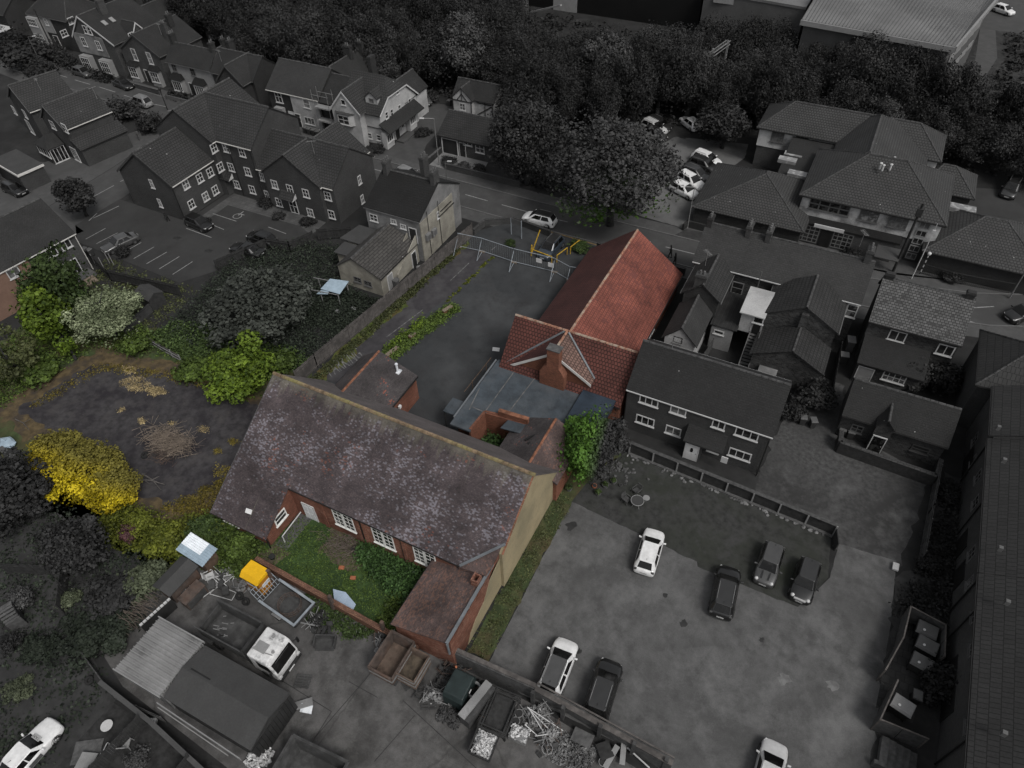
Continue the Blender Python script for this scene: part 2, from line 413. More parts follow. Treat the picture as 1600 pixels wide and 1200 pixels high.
def downpipe(b, x, y, z0, z1, m='black_plastic'): return b.add(MB().tube((x, y, z0), (x, y, z1), .05, 6), 'downpipe', MT[m])
# ---------------- foliage ----------------
def leafmesh(name, pts, nrm, size, rng, asp=.75, rnd=None):
    """one small two-triangle leaf cluster (a bent quad) at each point"""
    n = len(pts); nrm = nrm / (np.linalg.norm(nrm, axis=1, keepdims=True) + 1e-9)
    a = rng.normal(size=(n, 3)); a -= nrm * (a * nrm).sum(1, keepdims=True); a /= np.linalg.norm(a, axis=1, keepdims=True) + 1e-9
    b = np.cross(nrm, a); s = size * rng.uniform(.55, 1.35, (n, 1))
    v = np.stack([pts - a * s, pts - b * s * asp + nrm * s * .25, pts + a * s, pts + b * s * asp + nrm * s * .25], 1).reshape(-1, 3)
    me = bpy.data.meshes.new(name)
    me.vertices.add(4 * n); me.vertices.foreach_set('co', v.astype(np.float32).ravel())
    me.loops.add(4 * n); me.loops.foreach_set('vertex_index', np.arange(4 * n, dtype=np.int32))
    me.polygons.add(n); me.polygons.foreach_set('loop_start', np.arange(0, 4 * n, 4, dtype=np.int32)); me.polygons.foreach_set('loop_total', np.full(n, 4, np.int32))
    at = me.attributes.new('rnd', 'FLOAT', 'FACE'); at.data.foreach_set('value', (rng.random(n) if rnd is None else rnd).astype(np.float32))
    me.update(calc_edges=True); return me
CM = {}
def crownmesh(kind, n, size, seed):
    k = (kind, n, size, seed)
    if k in CM: return CM[k]
    rng = np.random.default_rng(seed + 7)
    nb = {'round': 70, 'tall': 60, 'bushy': 42, 'loose': 30, 'cone': 60, 'column': 60, 'dome': 120}[kind]
    P_, N_, C_ = [], [], []; wv = rng.normal(size=(5, 3)) * 2.2; wp = rng.uniform(0, 6.28, 5)
    lobe = lambda u: 1 + (.0 if kind == 'column' else .05 if kind == 'dome' else .13) * np.sin(u @ wv.T + wp).sum(-1, keepdims=True) * .75
    for i in range(nb):
        d = rng.normal(size=3); d /= np.linalg.norm(d)
        if kind == 'bushy': d[2] = abs(d[2]) * 1.0 - .35
        if kind in ('round', 'tall') and d[2] < -.5: d[2] *= .6
        q = rng.uniform(.3, .86); c = d * q; rb = rng.uniform(.13, .4) * (1.15 - .45 * q)
        rb = max(.12, rb)
        if kind == 'dome': q = rng.uniform(.62, .86); c = d * q; rb = rng.uniform(.12, .22); c[2] = abs(c[2]) - .12 if rng.random() < .7 else c[2]
        if kind == 'cone': z = rng.uniform(-1, .95); w = .85 * (1 - (z + 1) / 2) ** .8 + .04; th = rng.uniform(0, 6.28); c = np.array([math.cos(th) * w * .8, math.sin(th) * w * .8, z]); rb = .12 + .16 * (1 - (z + 1) / 2)
        if kind == 'column': z = rng.uniform(-.95, .9); th = rng.uniform(0, 6.28); w = .62 * (1 - .5 * max(0, z)); c = np.array([math.cos(th) * w, math.sin(th) * w, z]); rb = .26
        if kind == 'loose': rb = rng.uniform(.13, .26); c = d * rng.uniform(.3, .92)
        m = int(n / nb * (rb / .28) ** 2) + 3
        u = rng.normal(size=(m, 3)); u /= np.linalg.norm(u, axis=1, keepdims=True)
        rr = rb * rng.uniform(.6, 1.08, (m, 1)) ** .6
        if kind in ('cone',): u[:, 2] *= .6
        C_.append(np.clip(rng.uniform(0, 1) * .55 + rng.random(m) * .5, 0, 1)); c = c * lobe(c[None, :] / (np.linalg.norm(c) + 1e-6))[0]
        P_.append(c + u * rr); N_.append(u + .5 * rng.normal(size=(m, 3)) + np.array([0, 0, .3]))
    m = n // 9; u = rng.normal(size=(m, 3)); u /= np.linalg.norm(u, axis=1, keepdims=True)
    if kind != 'cone': C_.append(rng.random(m) * .6); P_.append(u * lobe(u) * rng.uniform(.3, 1.0, (m, 1)) ** .7 * ([.8, .8, 1] if kind == 'column' else [1, 1, 1])); N_.append(u + .8 * rng.normal(size=(m, 3)))
    CM[k] = leafmesh('crown', np.vstack(P_), np.vstack(N_), size, rng, rnd=np.concatenate(C_)); return CM[k]
def withmat(me, mat, tagk=''):
    key = ('m', me.name, mat.name)
    if key not in WM: c = me.copy(); c.materials.clear(); c.materials.append(mat); WM[key] = c
    return WM[key]
def tree(x, y, h, r, mat, label, name='broadleaf_tree', kind='round', cat='tree', group=None, n=6000, size=.06, seed=0, zc=None, rz=None, bark='bark', low=.18, ry=None, rot=None, z0=0):
    """tapered trunk with limbs, and a crown of leaf clusters; crown spans low*h .. h"""
    rn = random.Random(seed * 31 + int(x * 10)); t = empty(name, (x, y, z0), 0, label, cat, group)
    zb = h * low; rz = (h - zb) / 2; zc = zb + rz
    tk = ('trunk', round(h), seed % 3)
    if tk not in WM:
        q = MB(); R0 = .035 * h + .05; pz = 0; px = py = 0; rr = R0; rg = random.Random(seed % 3)
        for k in range(4):
            nx, ny, nz = px + rg.uniform(-.25, .25), py + rg.uniform(-.25, .25), pz + zc * .3; q.tube((px, py, pz), (nx, ny, nz), rr, 8, rr * .75); px, py, pz, rr = nx, ny, nz, rr * .75
            if k >= 1:
                for _ in range(2):
                    a = rg.uniform(0, 6.28); L = h * .22; q.tube((px, py, pz), (px + math.cos(a) * L, py + math.sin(a) * L, pz + L * .8), rr * .6, 5, rr * .15)
        me = q.mesh('trunk', smooth=True); me.materials.append(MT[bark]); WM[tk] = me
    link('trunk', WM[tk], None, t)
    c = link('crown', withmat(crownmesh(kind, n, size, seed), MT[mat]), None, t, (0, 0, zc), rn.uniform(0, 6.28) if rot is None else rot)
    c.scale = (r, ry or r, rz); return t
def bush(x, y, r, h, mat, label, name='bush', n=2600, size=.085, seed=0, group=None, ry=None, rot=0, cat='bush', kind='bushy', z0=0, stems=True):
    t = empty(name, (x, y, z0), 0, label, cat, group)
    if stems:
        k = ('stem', round(h, 1))
        if k not in WM:
            q = MB(); rg = random.Random(3)
            for i in range(5): a = i * 1.26; q.tube((0, 0, 0), (math.cos(a) * h * .25, math.sin(a) * h * .25, h * .55), .05, 5, .015)
            me = q.mesh('stem'); me.materials.append(MT['bark']); WM[k] = me
        link('stem', WM[k], None, t)
    c = link('foliage', withmat(crownmesh(kind, n, size, seed), MT[mat]), None, t, (0, 0, h * .42), R(rot)); c.scale = (r, ry or r, h * .6); return t
def inpoly(x, y, p):
    c = False; j = len(p) - 1
    for i in range(len(p)):
        if (p[i][1] > y) != (p[j][1] > y) and x < (p[j][0] - p[i][0]) * (y - p[i][1]) / (p[j][1] - p[i][1]) + p[i][0]: c = not c
        j = i
    return c
def cover(name, poly, n, hh, size, mat, label, cat, seed=1, clump=.5, thin=0):
    """ground cover nobody could count: leaf clusters in clumps over a polygon"""
    rng = np.random.default_rng(seed); xs = [p[0] for p in poly]; ys = [p[1] for p in poly]
    pts = []; nc = max(1, n // 14)
    for _ in range(nc * 6):
        if len(pts) >= n: break
        x, y = rng.uniform(min(xs), max(xs)), rng.uniform(min(ys), max(ys))
        if not inpoly(x, y, poly): continue
        h = hh * rng.uniform(.25, 1)
        for _ in range(14):
            d = rng.normal(size=2) * clump * .5; pts.append((x + d[0], y + d[1], h * rng.uniform(.05, 1) * math.exp(-(d @ d) / clump ** 2)))
    pts = np.array(pts); o = pts.mean(0); o[2] = 0
    nr = rng.normal(size=pts.shape) * .7; nr[:, 2] = np.abs(nr[:, 2]) + .5
    me = leafmesh(name, pts - o, nr, size, rng); ob = link(name, me, MT[mat], None, tuple(o)); return tag(ob, label, cat, None, 'stuff')
# ---------------- cars ----------------
CARS = {  # L, W, H, bonnet height, belt, windscreen base/top, rear roof, rear base (fractions of L from the nose), nose round
 'hatch': (4.1, 1.76, 1.46, .86, .93, .24, .43, .86, .97, .32),
 'suv': (4.4, 1.84, 1.62, .98, 1.04, .23, .41, .87, .985, .28),
 'saloon': (4.55, 1.80, 1.42, .86, .93, .29, .44, .72, .86, .34),
 'mini': (3.75, 1.70, 1.42, .86, .94, .27, .42, .9, .985, .26),
 'mpv': (4.5, 1.82, 1.68, .95, 1.0, .2, .38, .88, .985, .26),
}
def loft(sec, close=True):
    m = MB(); n = len(sec[0])
    for s in sec: m.v += s
    for i in range(len(sec) - 1):
        for k in range(n - 1): m.f.append((i * n + k, i * n + k + 1, (i + 1) * n + k + 1, (i + 1) * n + k))
        m.f.append((i * n + n - 1, i * n, (i + 1) * n, (i + 1) * n + n - 1))
    m.f.append(tuple(range(n))); m.f.append(tuple(range((len(sec) - 1) * n, len(sec) * n))); return m
def car(front, rear, kind, mat, label, group=None, roofmat=None, name='parked_car', at=None, head=None, z=0, plate=True, spot=False):
    """front, rear: pixels of the nose and tail at about bumper height"""
    L, Wd, H, bh, bt, w0, w1, r1, r0, nr = CARS[kind]
    if at is None:
        a, c = P(*front, z=z + .55), P(*rear, z=z + .55); x, y = (a[0] + c[0]) / 2, (a[1] + c[1]) / 2; head = math.atan2(a[1] - c[1], a[0] - c[0])
    else: x, y = at
    t = empty(name, (x, y, z), head, label, 'car', group)
    X = lambda f: L / 2 - f * L; hw = Wd / 2
    def A(mb, nm, mt, par=None, smooth=False, b=0):
        o = link(nm, mb.mesh(nm, smooth=smooth), MT[mt], par or t)
        if b: bv(o, b)
        return o
    sec = []
    for f, wk, zt, zb in ((0, .60, .56, .34), (.012, .78, .68, .24), (.04, .89, .74, .2), (.10, .965, bh - .06, .18), (.18, .99, bh + .01, .18), (w0, 1, bt, .18), (.45, 1, bt + .02, .18), (.7, 1, bt + .03, .18), (.88, .985, bt + .02, .19), (.955, .93, bt - .02, .22), (.985, .84, .78, .26), (1, .7, .62, .34)):
        w = hw * wk; cr = .05 if f < w0 else .02
        sec.append([(X(f), 0, zb)] + [(X(f), -w * .88, zb), (X(f), -w * .99, zb + .1), (X(f), -w, (zb + zt) / 2), (X(f), -w * .965, zt - .13), (X(f), -w * .86, zt - .02), (X(f), -w * .5, zt + cr * .7), (X(f), 0, zt + cr), (X(f), w * .5, zt + cr * .7), (X(f), w * .86, zt - .02), (X(f), w * .965, zt - .13), (X(f), w, (zb + zt) / 2), (X(f), w * .99, zb + .1), (X(f), w * .88, zb)])
    body = A(loft(sec), 'body', mat, smooth=True)
    md = body.modifiers.new('s', 'SUBSURF'); md.levels = 1; md.render_levels = 2
    # cabin: base and top rings
    def ring(f, wk, zz): return [(X(f), -hw * wk, zz), (X(f), hw * wk, zz)]
    b0, b1 = w0 + .005, r0 - .02; zb = bt - .03
    base = [(X(b0), -hw * .74, zb), (X(b0 + .05), -hw * .92, zb), (X(b1 - .05), -hw * .92, zb), (X(b1), -hw * .7, zb), (X(b1), hw * .7, zb), (X(b1 - .05), hw * .92, zb), (X(b0 + .05), hw * .92, zb), (X(b0), hw * .74, zb)]
    tp = [(X(w1), -hw * .62, H - .03), (X(w1 + .03), -hw * .70, H - .04), (X(r1 - .03), -hw * .69, H - .05), (X(r1), -hw * .60, H - .06)]; tp += [(p[0], -p[1], p[2]) for p in tp[::-1]]
    cb = MB().solid(tp, base); A(cb, 'cabin', mat, smooth=False, b=.05)
    rf = MB(); rp = [(X(w1 - .005), -hw * .6, H - .02), (X(w1 + .05), -hw * .655, H), (X(r1 - .05), -hw * .65, H - .005), (X(r1 + .01), -hw * .58, H - .04)]; rp += [(p[0], -p[1], p[2]) for p in rp[::-1]]
    rf.slab(rp, .05); A(rf, 'roof', roofmat or mat, b=.025)
    def pane(nm, i, j, s=.93, zc=.0):
        c4 = [Vector(base[i]), Vector(base[j]), Vector(tp[j]), Vector(tp[i])]; ce = sum(c4, Vector()) / 4
        nn = (c4[1] - c4[0]).cross(c4[3] - c4[0]).normalized()
        if nn.dot(ce - Vector((0, 0, .8))) < 0: nn = -nn
        q = [ce + (p - ce) * s for p in c4]; q = [p + nn * .035 for p in q]
        return MB().solid(q, [p - nn * .05 for p in q])
    A(pane('w', 7, 0, .97), 'windscreen', 'car_glass', b=.006); A(pane('w', 3, 4, .88), 'rear_window', 'car_glass', b=.006)
    for i, j in ((1, 2), (6, 5)):
        c4 = [Vector(base[i]), Vector(base[j]), Vector(tp[j]), Vector(tp[i])]; ce = sum(c4, Vector()) / 4; nn = Vector((0, 1 if ce.y > 0 else -1, .35)).normalized()
        for u0, u1 in ((.04, .47), (.52, .93)):
            lo = lambda u, v: (c4[0].lerp(c4[1], u)).lerp(c4[3].lerp(c4[2], u), v)
            q = [lo(u0, .12), lo(u1, .12), lo(u1, .9), lo(u0, .9)]; q = [p + nn * .02 for p in q]
            A(MB().solid(q, [p - nn * .03 for p in q]), 'side_window', 'car_glass')
    R0 = .33 if kind != 'suv' else .36
    for fx in (.185, .81):
        for sy in (-1, 1):
            yy = sy * (hw - .1); A_ = MB().torus((0, 0, 0), R0 - .1, .1, 18, 8, 'y')
            tyre = link('wheel', A_.mesh('wheel', smooth=True), MT['tyre'], t, (X(fx), yy, R0))
            rm = MB().tube((0, -.07, 0), (0, .07, 0), .2, 14)
            for k in range(5): a = k * 1.257; rm.bar((0, sy * .085, 0), (math.cos(a) * .2, sy * .085, math.sin(a) * .2), .05, .03)
            link('rim', rm.mesh('rim'), MT['rim'], tyre)
            ar = MB().torus((0, 0, 0), R0 + .02, .035, 18, 5, 'y'); link('wheel_arch', ar.mesh('wheel_arch'), MT['black_plastic'], t, (X(fx), sy * (hw - .035), R0 + .01))
    for sy in (-1, 1):
        if kind == 'mini': hl = MB().ball((X(.06), sy * hw * .66, .72), .14, .15, .16, 12, 8); A(hl, 'headlight', 'lamp', smooth=True)
        else: A(MB().obox((X(.055), sy * hw * .7, .66), (.12, -sy * .06, 0), (.03, .1, 0), (0, 0, .05)), 'headlight', 'lamp', b=.02)
        A(MB().obox((X(.972), sy * hw * .76, .8), (.05, 0, 0), (0, .11, 0), (0, 0, .11)), 'tail_light', 'tail_lamp', b=.02)
        A(MB().obox((X(w0 + .07), sy * (hw + .09), bt + .06), (.06, 0, 0), (.02 * sy, .11, 0), (0, 0, .065)), 'mirror', mat, b=.03)
    A(MB().box(X(0) - .02, -.26, .42, X(0) + .015, .26, .53), 'number_plate', 'plate'); A(MB().box(X(1) - .015, -.26, .56, X(1) + .02, .26, .67), 'number_plate', 'plate')
    A(MB().box(X(.015) - .02, -.45, .56, X(.015) + .03, .45, .66), 'grille', 'black_plastic')
    A(MB().bar((X(b0) - .02, -.5, bt + .05), (X(b0) - .04, .25, bt + .06), .025), 'wiper', 'black_plastic')
    if kind in ('suv', 'mpv'):
        for sy in (-1, 1): A(MB().tube((X(w1 + .06), sy * hw * .6, H + .04), (X(r1 - .06), sy * hw * .6, H + .03), .02, 5), 'roof_rail', 'steel')
    A(MB().tube((X(r1 - .06), 0, H - .01), (X(r1 - .02), 0, H + .09), .02, 5, .008), 'aerial', 'black_plastic')
    return t
def ln(pts, w, name, mat, label, cat, z=.02, kind='structure', group=None):
    m = MB()
    for a, c in zip(pts[:-1], pts[1:]):
        A, C_ = Vector((a[0], a[1], 0)), Vector((c[0], c[1], 0)); d = (C_ - A).normalized(); q = Vector((-d.y, d.x, 0)) * w / 2
        m.poly([(*(A - q)[:2], z), (*(C_ - q)[:2], z), (*(C_ + q)[:2], z), (*(A + q)[:2], z)])
    return m
def sheet(name, pts, lvl, mat, jag=0, kind='structure', label=None, cat=None, seed=1):
    """one ground sheet laid 4 mm above the one below; jag = raggedness of its outline in metres"""
    if jag:
        rn = random.Random(seed); out = []
        for i in range(len(pts)):
            a, c = Vector(pts[i][:2]), Vector(pts[(i + 1) % len(pts)][:2]); n = max(1, int((c - a).length / .5)); d = (c - a).normalized() if (c - a).length > 0 else Vector((1, 0)); q = Vector((-d.y, d.x))
            for k in range(n): out.append(a.lerp(c, k / n) + q * rn.uniform(-jag, jag) * (1 + math.sin(k * .7)))
        pts = out
    a = np.array([(p[0], p[1]) for p in pts]); o = a.mean(0); z = lvl * .004
    m = MB(); m.poly([(p[0], p[1], z) for p in pts])
    me = m.mesh(name, (o[0], o[1], z))
    bm = bmesh.new(); bm.from_mesh(me); bmesh.ops.triangulate(bm, faces=bm.faces, ngon_method='EAR_CLIP')
    for f in bm.faces:
        if f.normal.z < 0: f.normal_flip()
    bm.to_mesh(me); bm.free()
    ob = link(name, me, MT[mat], None, (o[0], o[1], z)); return tag(ob, label, cat, None, kind)
def wallrun(name, pts, h, t, mat, label, cat='wall', cap=None, capm=None, z0=0, group=None):
    """a freestanding wall along points, with a coping"""
    x0, y0 = pts[0][:2]; b = B(name, x0, y0, label, cat, group=group); m = MB(); c = MB()
    for p, q in zip(pts[:-1], pts[1:]):
        m.bar((p[0], p[1], z0 + h / 2), (q[0], q[1], z0 + h / 2), t, h)
        if cap: c.bar((p[0], p[1], z0 + h + cap / 2), (q[0], q[1], z0 + h + cap / 2), t + .08, cap)
    b.add(m, 'wall_face', MT[mat]); b.add(c, 'coping', MT[capm or mat]); return b
def fence(name, pts, h, mat, label, post=2.4, pmat=None, group=None, slat=.15, pw=.09, rail=True, gapf=0, lean=0, seed=0):
    """close-board fence: posts, rails and upright boards"""
    rn = random.Random(seed); x0, y0 = pts[0][:2]; b = B(name, x0, y0, label, 'fence', group=group); bd = MB(); rl = MB()
    for p, q in zip(pts[:-1], pts[1:]):
        p, q = Vector((p[0], p[1], 0)), Vector((q[0], q[1], 0)); L = (q - p).length; u = (q - p) / L; k = max(1, round(L / post)); nn = Vector((-u.y, u.x, 0))
        for i in range(k + 1):
            c = p + u * L * i / k; b.add(MB().box(c.x - pw / 2, c.y - pw / 2, 0, c.x + pw / 2, c.y + pw / 2, h + .08), 'post', MT[pmat or mat])
        ns = int(L / slat)
        for i in range(ns):
            if rn.random() < gapf: continue
            c = p + u * (i + .5) * L / ns; hh = h * rn.uniform(.96, 1.0)
            bd.obox(c + Vector((0, 0, hh / 2 + .02)) + nn * rn.uniform(.0, .02), u * L / ns * .47, nn * .012, Vector((0, 0, hh / 2)))
        if rail:
            for z in (.3, h - .25): rl.bar(p + nn * -.05 + Vector((0, 0, z)), q + nn * -.05 + Vector((0, 0, z)), .05, .09)
    b.add(bd, 'boards', MT[mat]); b.add(rl, 'rails', MT[pmat or mat]); return b
def bin_(x, y, mat, label, rot=0, group=None, lid=None):
    b = B('wheelie_bin', x, y, label, 'bin', rot=rot or .01, group=group)
    b.add(MB().solid([(-.29, -.33, .95), (.29, -.33, .95), (.29, .35, .95), (-.29, .35, .95)], [(-.22, -.24, .1), (.22, -.24, .1), (.22, .26, .1), (-.22, .26, .1)]), 'body', MT[mat], bevel=.02)
    b.add(MB().solid([(-.27, -.3, 1.06), (.27, -.3, 1.06), (.27, .36, 1.02), (-.27, .36, 1.02)], [(-.32, -.37, .955), (.32, -.37, .955), (.32, .39, .955), (-.32, .39, .955)]), 'lid', MT[lid or mat], bevel=.02)
    for s in (-1, 1): b.add(MB().tube((s * .2, .28, .1), (s * .26, .28, .1), .1, 10), 'wheel', MT['tyre'])
    b.add(MB().tube((-.22, .42, .98), (.22, .42, .98), .02, 6), 'handle', MT[mat]); return b
def lamp(x, y, h, label, ang=0, out=1.2, m='steel', name='street_lamp', cat='street lamp'):
    b = B(name, x, y, label, cat); p = MB().tube((x, y, 0), (x, y, h * .25), .09, 8, .08); p.tube((x, y, h * .25), (x, y, h), .06, 8, .045); b.add(p, 'pole', MT[m])
    ex, ey = x + math.cos(R(ang)) * out, y + math.sin(R(ang)) * out
    b.add(MB().tube((x, y, h - .03), (ex, ey, h + .15), .035, 6), 'arm', MT[m])
    b.add(MB().obox((ex, ey, h + .14), (math.cos(R(ang)) * .3, math.sin(R(ang)) * .3, .03), (-math.sin(R(ang)) * .12, math.cos(R(ang)) * .12, 0), (0, 0, .06)), 'lantern', MT['lamp'], bevel=.03); return b
# ---------------- the materials of the place ----------------
mk('earth', .02, c2=.012, sc=.5, sc2=.15, rough=.95)
mk('asphalt_road', .05, var=.12, sc=.8, c2=.042, sc2=.3, rough=.85)
mk('asphalt_yard', (.030, .032, .034), var=.2, sc=.8, c2=(.046, .048, .05), sc2=.15, rough=.85, c3=(.024, .024, .025), sc3=.4)
mk('asphalt_strip', (.034, .032, .035), var=.2, sc=1.2, c2=(.055, .053, .055), sc2=.35, rough=.9)
mk('asphalt_carpark', .078, var=.3, sc=.9, c2=.05, sc2=.11, rough=.9, lo2=.42, hi2=.68, c3=.12, sc3=.16)
mk('asphalt_flats', .027, var=.12, sc=.6, c2=.034, sc2=.2, rough=.9)
mk('asphalt_medical', .11, var=.1, sc=.6, c2=.07, sc2=.3, rough=.9)
mk('gravel', .05, var=.35, sc=3, c2=.028, sc2=.16, rough=.95, lo2=.42, hi2=.6, c3=.075, sc3=.3)
mk('concrete_yard', (.075, .073, .072), var=.25, sc=.9, c2=(.036, .035, .034), sc2=.3, rough=.9, crack=.1, c3=(.10, .098, .095), sc3=.4)
mk('pavement', .06, var=.12, sc=1.5, c2=.05, sc2=.4, rough=.9)
mk('drive_pale', .15, var=.08, sc=1, rough=.9)
mk('kerb', .1, var=.1, rough=.9)
mk('paint_white', .2, var=.3, sc=3, rough=.8); mk('paint_worn', .11, var=.6, sc=3, rough=.8)
mk('paint_yellow', (.16, .11, .05), var=.3, sc=3)
mk('lawn_grey', .032, var=.3, sc=1.1, c2=.022, sc2=.3, rough=.95)
mk('lawn_front', .030, var=.45, sc=1.6, c2=(.022, .025, .019), sc2=.2, rough=.95, lo2=.35, hi2=.7, c3=.04, sc3=.5)
mk('lawn_green', (.03, .055, .016), var=.35, sc=1.2, c2=(.018, .036, .012), sc2=.4, rough=.95)
mk('verge', (.034, .048, .018), var=.4, sc=1, c2=(.06, .048, .024), sc2=.3, rough=.95)
mk('moss', (.05, .068, .014), var=.4, sc=1.5, c2=(.075, .055, .02), sc2=.5, rough=.95)
mk('site_soil', (.034, .032, .034), var=.4, sc=1.6, c2=(.017, .015, .018), sc2=.3, rough=.9, c3=(.052, .048, .048), sc3=.45)
mk('site_edge', (.075, .055, .028), var=.4, sc=1.4, c2=(.04, .032, .025), sc2=.5, rough=.95)
mk('straw', (.24, .185, .10), var=.5, sc=3, rough=.95)
mk('soil', .022, var=.4, sc=2, rough=.95); mk('rail_ballast', .03, var=.3, sc=2)
mk('frame', .42, var=.06, rough=.5); mk('frame_dim', .2, var=.08, rough=.5); mk('brush', (.16, .13, .105), var=.4, sc=3, rough=.95); mk('cab_dirty', .48, var=.2, sc=2, c2=.16, sc2=1.6, lo2=.5, hi2=.66); mk('bare_earth', (.07, .055, .04), var=.4, sc=2); mk('frame_hall', (.62, .62, .6), var=.08, rough=.5)
mk('frame_dark', .05, var=.1, rough=.5); mk('frame_grey', .09, var=.1, rough=.5)
mk('gutter', .09, var=.1, rough=.5); mk('gutter_dark', .015, rough=.5); mk('gutter_white', (.5, .49, .47), var=.1, rough=.5)
mk('pot', .09, var=.3); mk('render_white', .34, var=.08, sc=.6, c2=.25, sc2=.4); mk('render_dim', .19, var=.1, sc=.6); mk('render_grey', .16, var=.2, sc=.7, c2=.10, sc2=.5)
mk('render_warm', (.24, .228, .195), var=.15, sc=.7, c2=(.165, .155, .132), sc2=.5)
mk('render_med', .42, var=.08, sc=.7, c2=.12, sc2=.3)
mk('render_cream', (.27, .225, .14), var=.14, sc=.8, c2=(.19, .165, .105), sc2=.4); mk('render_pink', (.16, .1, .075), var=.1)
mk('lead', (.12, .13, .14), var=.2, rough=.5); mk('felt', (.040, .049, .058), var=.3, sc=.8, c2=(.064, .072, .08), sc2=.3, rough=.6)
mk('felt_blue', (.024, .034, .048), var=.2, sc=.6, rough=.55); mk('felt_grey', .04, var=.12, sc=.6, rough=.8); mk('felt_dark', .017, var=.2, sc=.6, rough=.8)
mk('felt_seam', (.10, .10, .10), var=.4, sc=2); mk('black_plastic', .012, rough=.5); mk('plastic_bin', .035, var=.1, rough=.5); mk('plastic_pale', .14, var=.15, rough=.5)
mk('steel', .2, var=.2, rough=.45, metal=.3); mk('galv', (.30, .33, .36), var=.2, rough=.4, metal=.4); mk('rust', (.065, .05, .043), var=.4, sc=2, c2=(.085, .055, .042), sc2=.7, rough=.9)
mk('rust_orange', (.095, .068, .053), var=.35, sc=2, c2=(.09, .07, .056), sc2=.8, rough=.9); mk('rust_grey', .05, var=.3, sc=2, c2=.03, sc2=.8, rough=.9); mk('scrap_pale', .4, var=.6, sc=5, rough=.5)
mk('iron', .02, var=.3, sc=2, rough=.7); mk('alu', (.44, .46, .49), var=.3, sc=2, c2=(.62, .64, .66), sc2=1.2, rough=.4)
mk('sheet_white', (.72, .76, .8), var=.08, sc=2, rough=.4); mk('sheet_blue', (.26, .33, .39), var=.12, sc=2, rough=.4); mk('corr_grey', .20, var=.25, sc=1.2, c2=.1, sc2=.6, rough=.6); mk('corr_dark', .02, var=.3, rough=.7)
mk('wood_grey', (.085, .078, .074), var=.3, sc=3, c2=(.05, .046, .044), sc2=.8, rough=.9); mk('wood_dark', .025, var=.3, sc=3, rough=.9); mk('wood_dim', .055, var=.3, sc=3, rough=.9); mk('wood_pale', (.16, .13, .10), var=.2, sc=3)
mk('wood_brown', (.075, .05, .035), var=.3, sc=3); mk('bark', .03, var=.4, sc=4, rough=.95); mk('twig', (.11, .09, .075), var=.3, sc=4, rough=.9); mk('stone', .07, var=.3, sc=3)
mk('yellow_bin', (.62, .35, .008), var=.1, sc=1.5, rough=.5); mk('orange_bin', (.36, .15, .01), var=.15, sc=1.5, rough=.5); mk('yellow_rail', (.35, .22, .02), var=.3, sc=3)
mk('label_white', .55, var=.05); mk('ink', .03, var=.05); mk('plate', .3, var=.05); mk('lamp', .42, var=.1, rough=.15); mk('tail_lamp', .06, rough=.2); mk('rim', .14, rough=.35, metal=.5)
mk('tyre', .014, var=.2, rough=.9); mk('pond_cover', (.26, .32, .40), var=.1, sc=1, rough=.35); mk('green_cab', (.016, .024, .024), var=.25, sc=1.5, rough=.5); mk('rubble', .16, var=.7, sc=4, c2=.05, sc2=2)
mk('cushion', .3, var=.08); mk('ware_black', .006, var=.2, sc=.3, rough=.5); mk('ware_roof', .115, var=.1, sc=.25, c2=.15, sc2=.12, rough=.5); mk('ware_wall', .075, var=.1, sc=.5); mk('terracotta', (.28, .10, .05), var=.3, sc=3)
mk('bitumen', .022, var=.2, rough=.6); mk('concrete_pale', .12, var=.3, sc=1.5, rough=.95); mk('slab', .07, var=.2, sc=2); mk('blue_tarp', (.02, .035, .09), var=.2); mk('cloth', .3, var=.1); mk('clothes_dark', .01); mk('skin', .14); mk('dark_door', .02, rough=.5); mk('white_door', .5, var=.05, rough=.5); mk('door_hall', (.55, .56, .57), var=.06, rough=.5)
mk('lattice', .12, var=.1); mk('panel', .2, var=.1, rough=.3)
gl('glass', .012); gl('car_glass', .004, .06, .35); gl('pane_dim', .045, .15); gl('pane_curtain', .07, .2); gl('skylight', .1, .15)
paint('p_white', .62, .35); paint('p_black', .006); paint('p_grey', .045); paint('p_silver', .2, .35, .3); paint('p_dark', .018); paint('p_navy', (.026, .034, .045)); paint('p_offwhite', .4); paint('p_roofblack', .05, .25)
tile('brick', .044, .032, .225, .075, 1.35, .012, low=.25); tile('brick_dark', .03, .02, .225, .075, 1.3, .012, low=.3); tile('brick_mid', .052, .036, .225, .075, 1.3, .012, low=.3)
tile('brick_mottle', .05, .018, .3, .15, 1.2, .012, low=.6)
tile('brick_red', (.165, .07, .047), (.10, .043, .03), .225, .075, 1.1, .012, low=.55, patch=(.21, .12, .09), pthr=.68)
tile('brick_warm', (.17, .072, .045), (.09, .038, .026), .225, .075, 1.1, .012, low=.35)
tile('brick_wall_top', (.17, .09, .06), (.10, .052, .036), .24, .11, .4, .02, low=.4)
tile('coping_dark', .05, .035, .45, .3, .4, .03); tile('paving', .075, .055, .6, .6, .6, .03, low=.3); tile('paving_yard', .04, .03, .6, .6, .6, .03, low=.4)
tile('roof_flats', .034, .028, .38, .36, .32, .045, speck=1.1, low=.25)
tile('roof_tile', .030, .023, .33, .36, .4, .05, low=.3); tile('roof_plain', .026, .02, .2, .14, .55, .02, low=.3); tile('roof_light', .045, .034, .33, .36, .4, .05, low=.3, speck=.9)
tile('roof_med', .047, .04, .33, .33, .35, .05, low=.2, speck=1.6); tile('roof_house', .0195, .015, .26, .2, .6, .02, low=.2, speck=1.7); tile('roof_dark', .012, .01, .3, .3, .5, .03, low=.3)
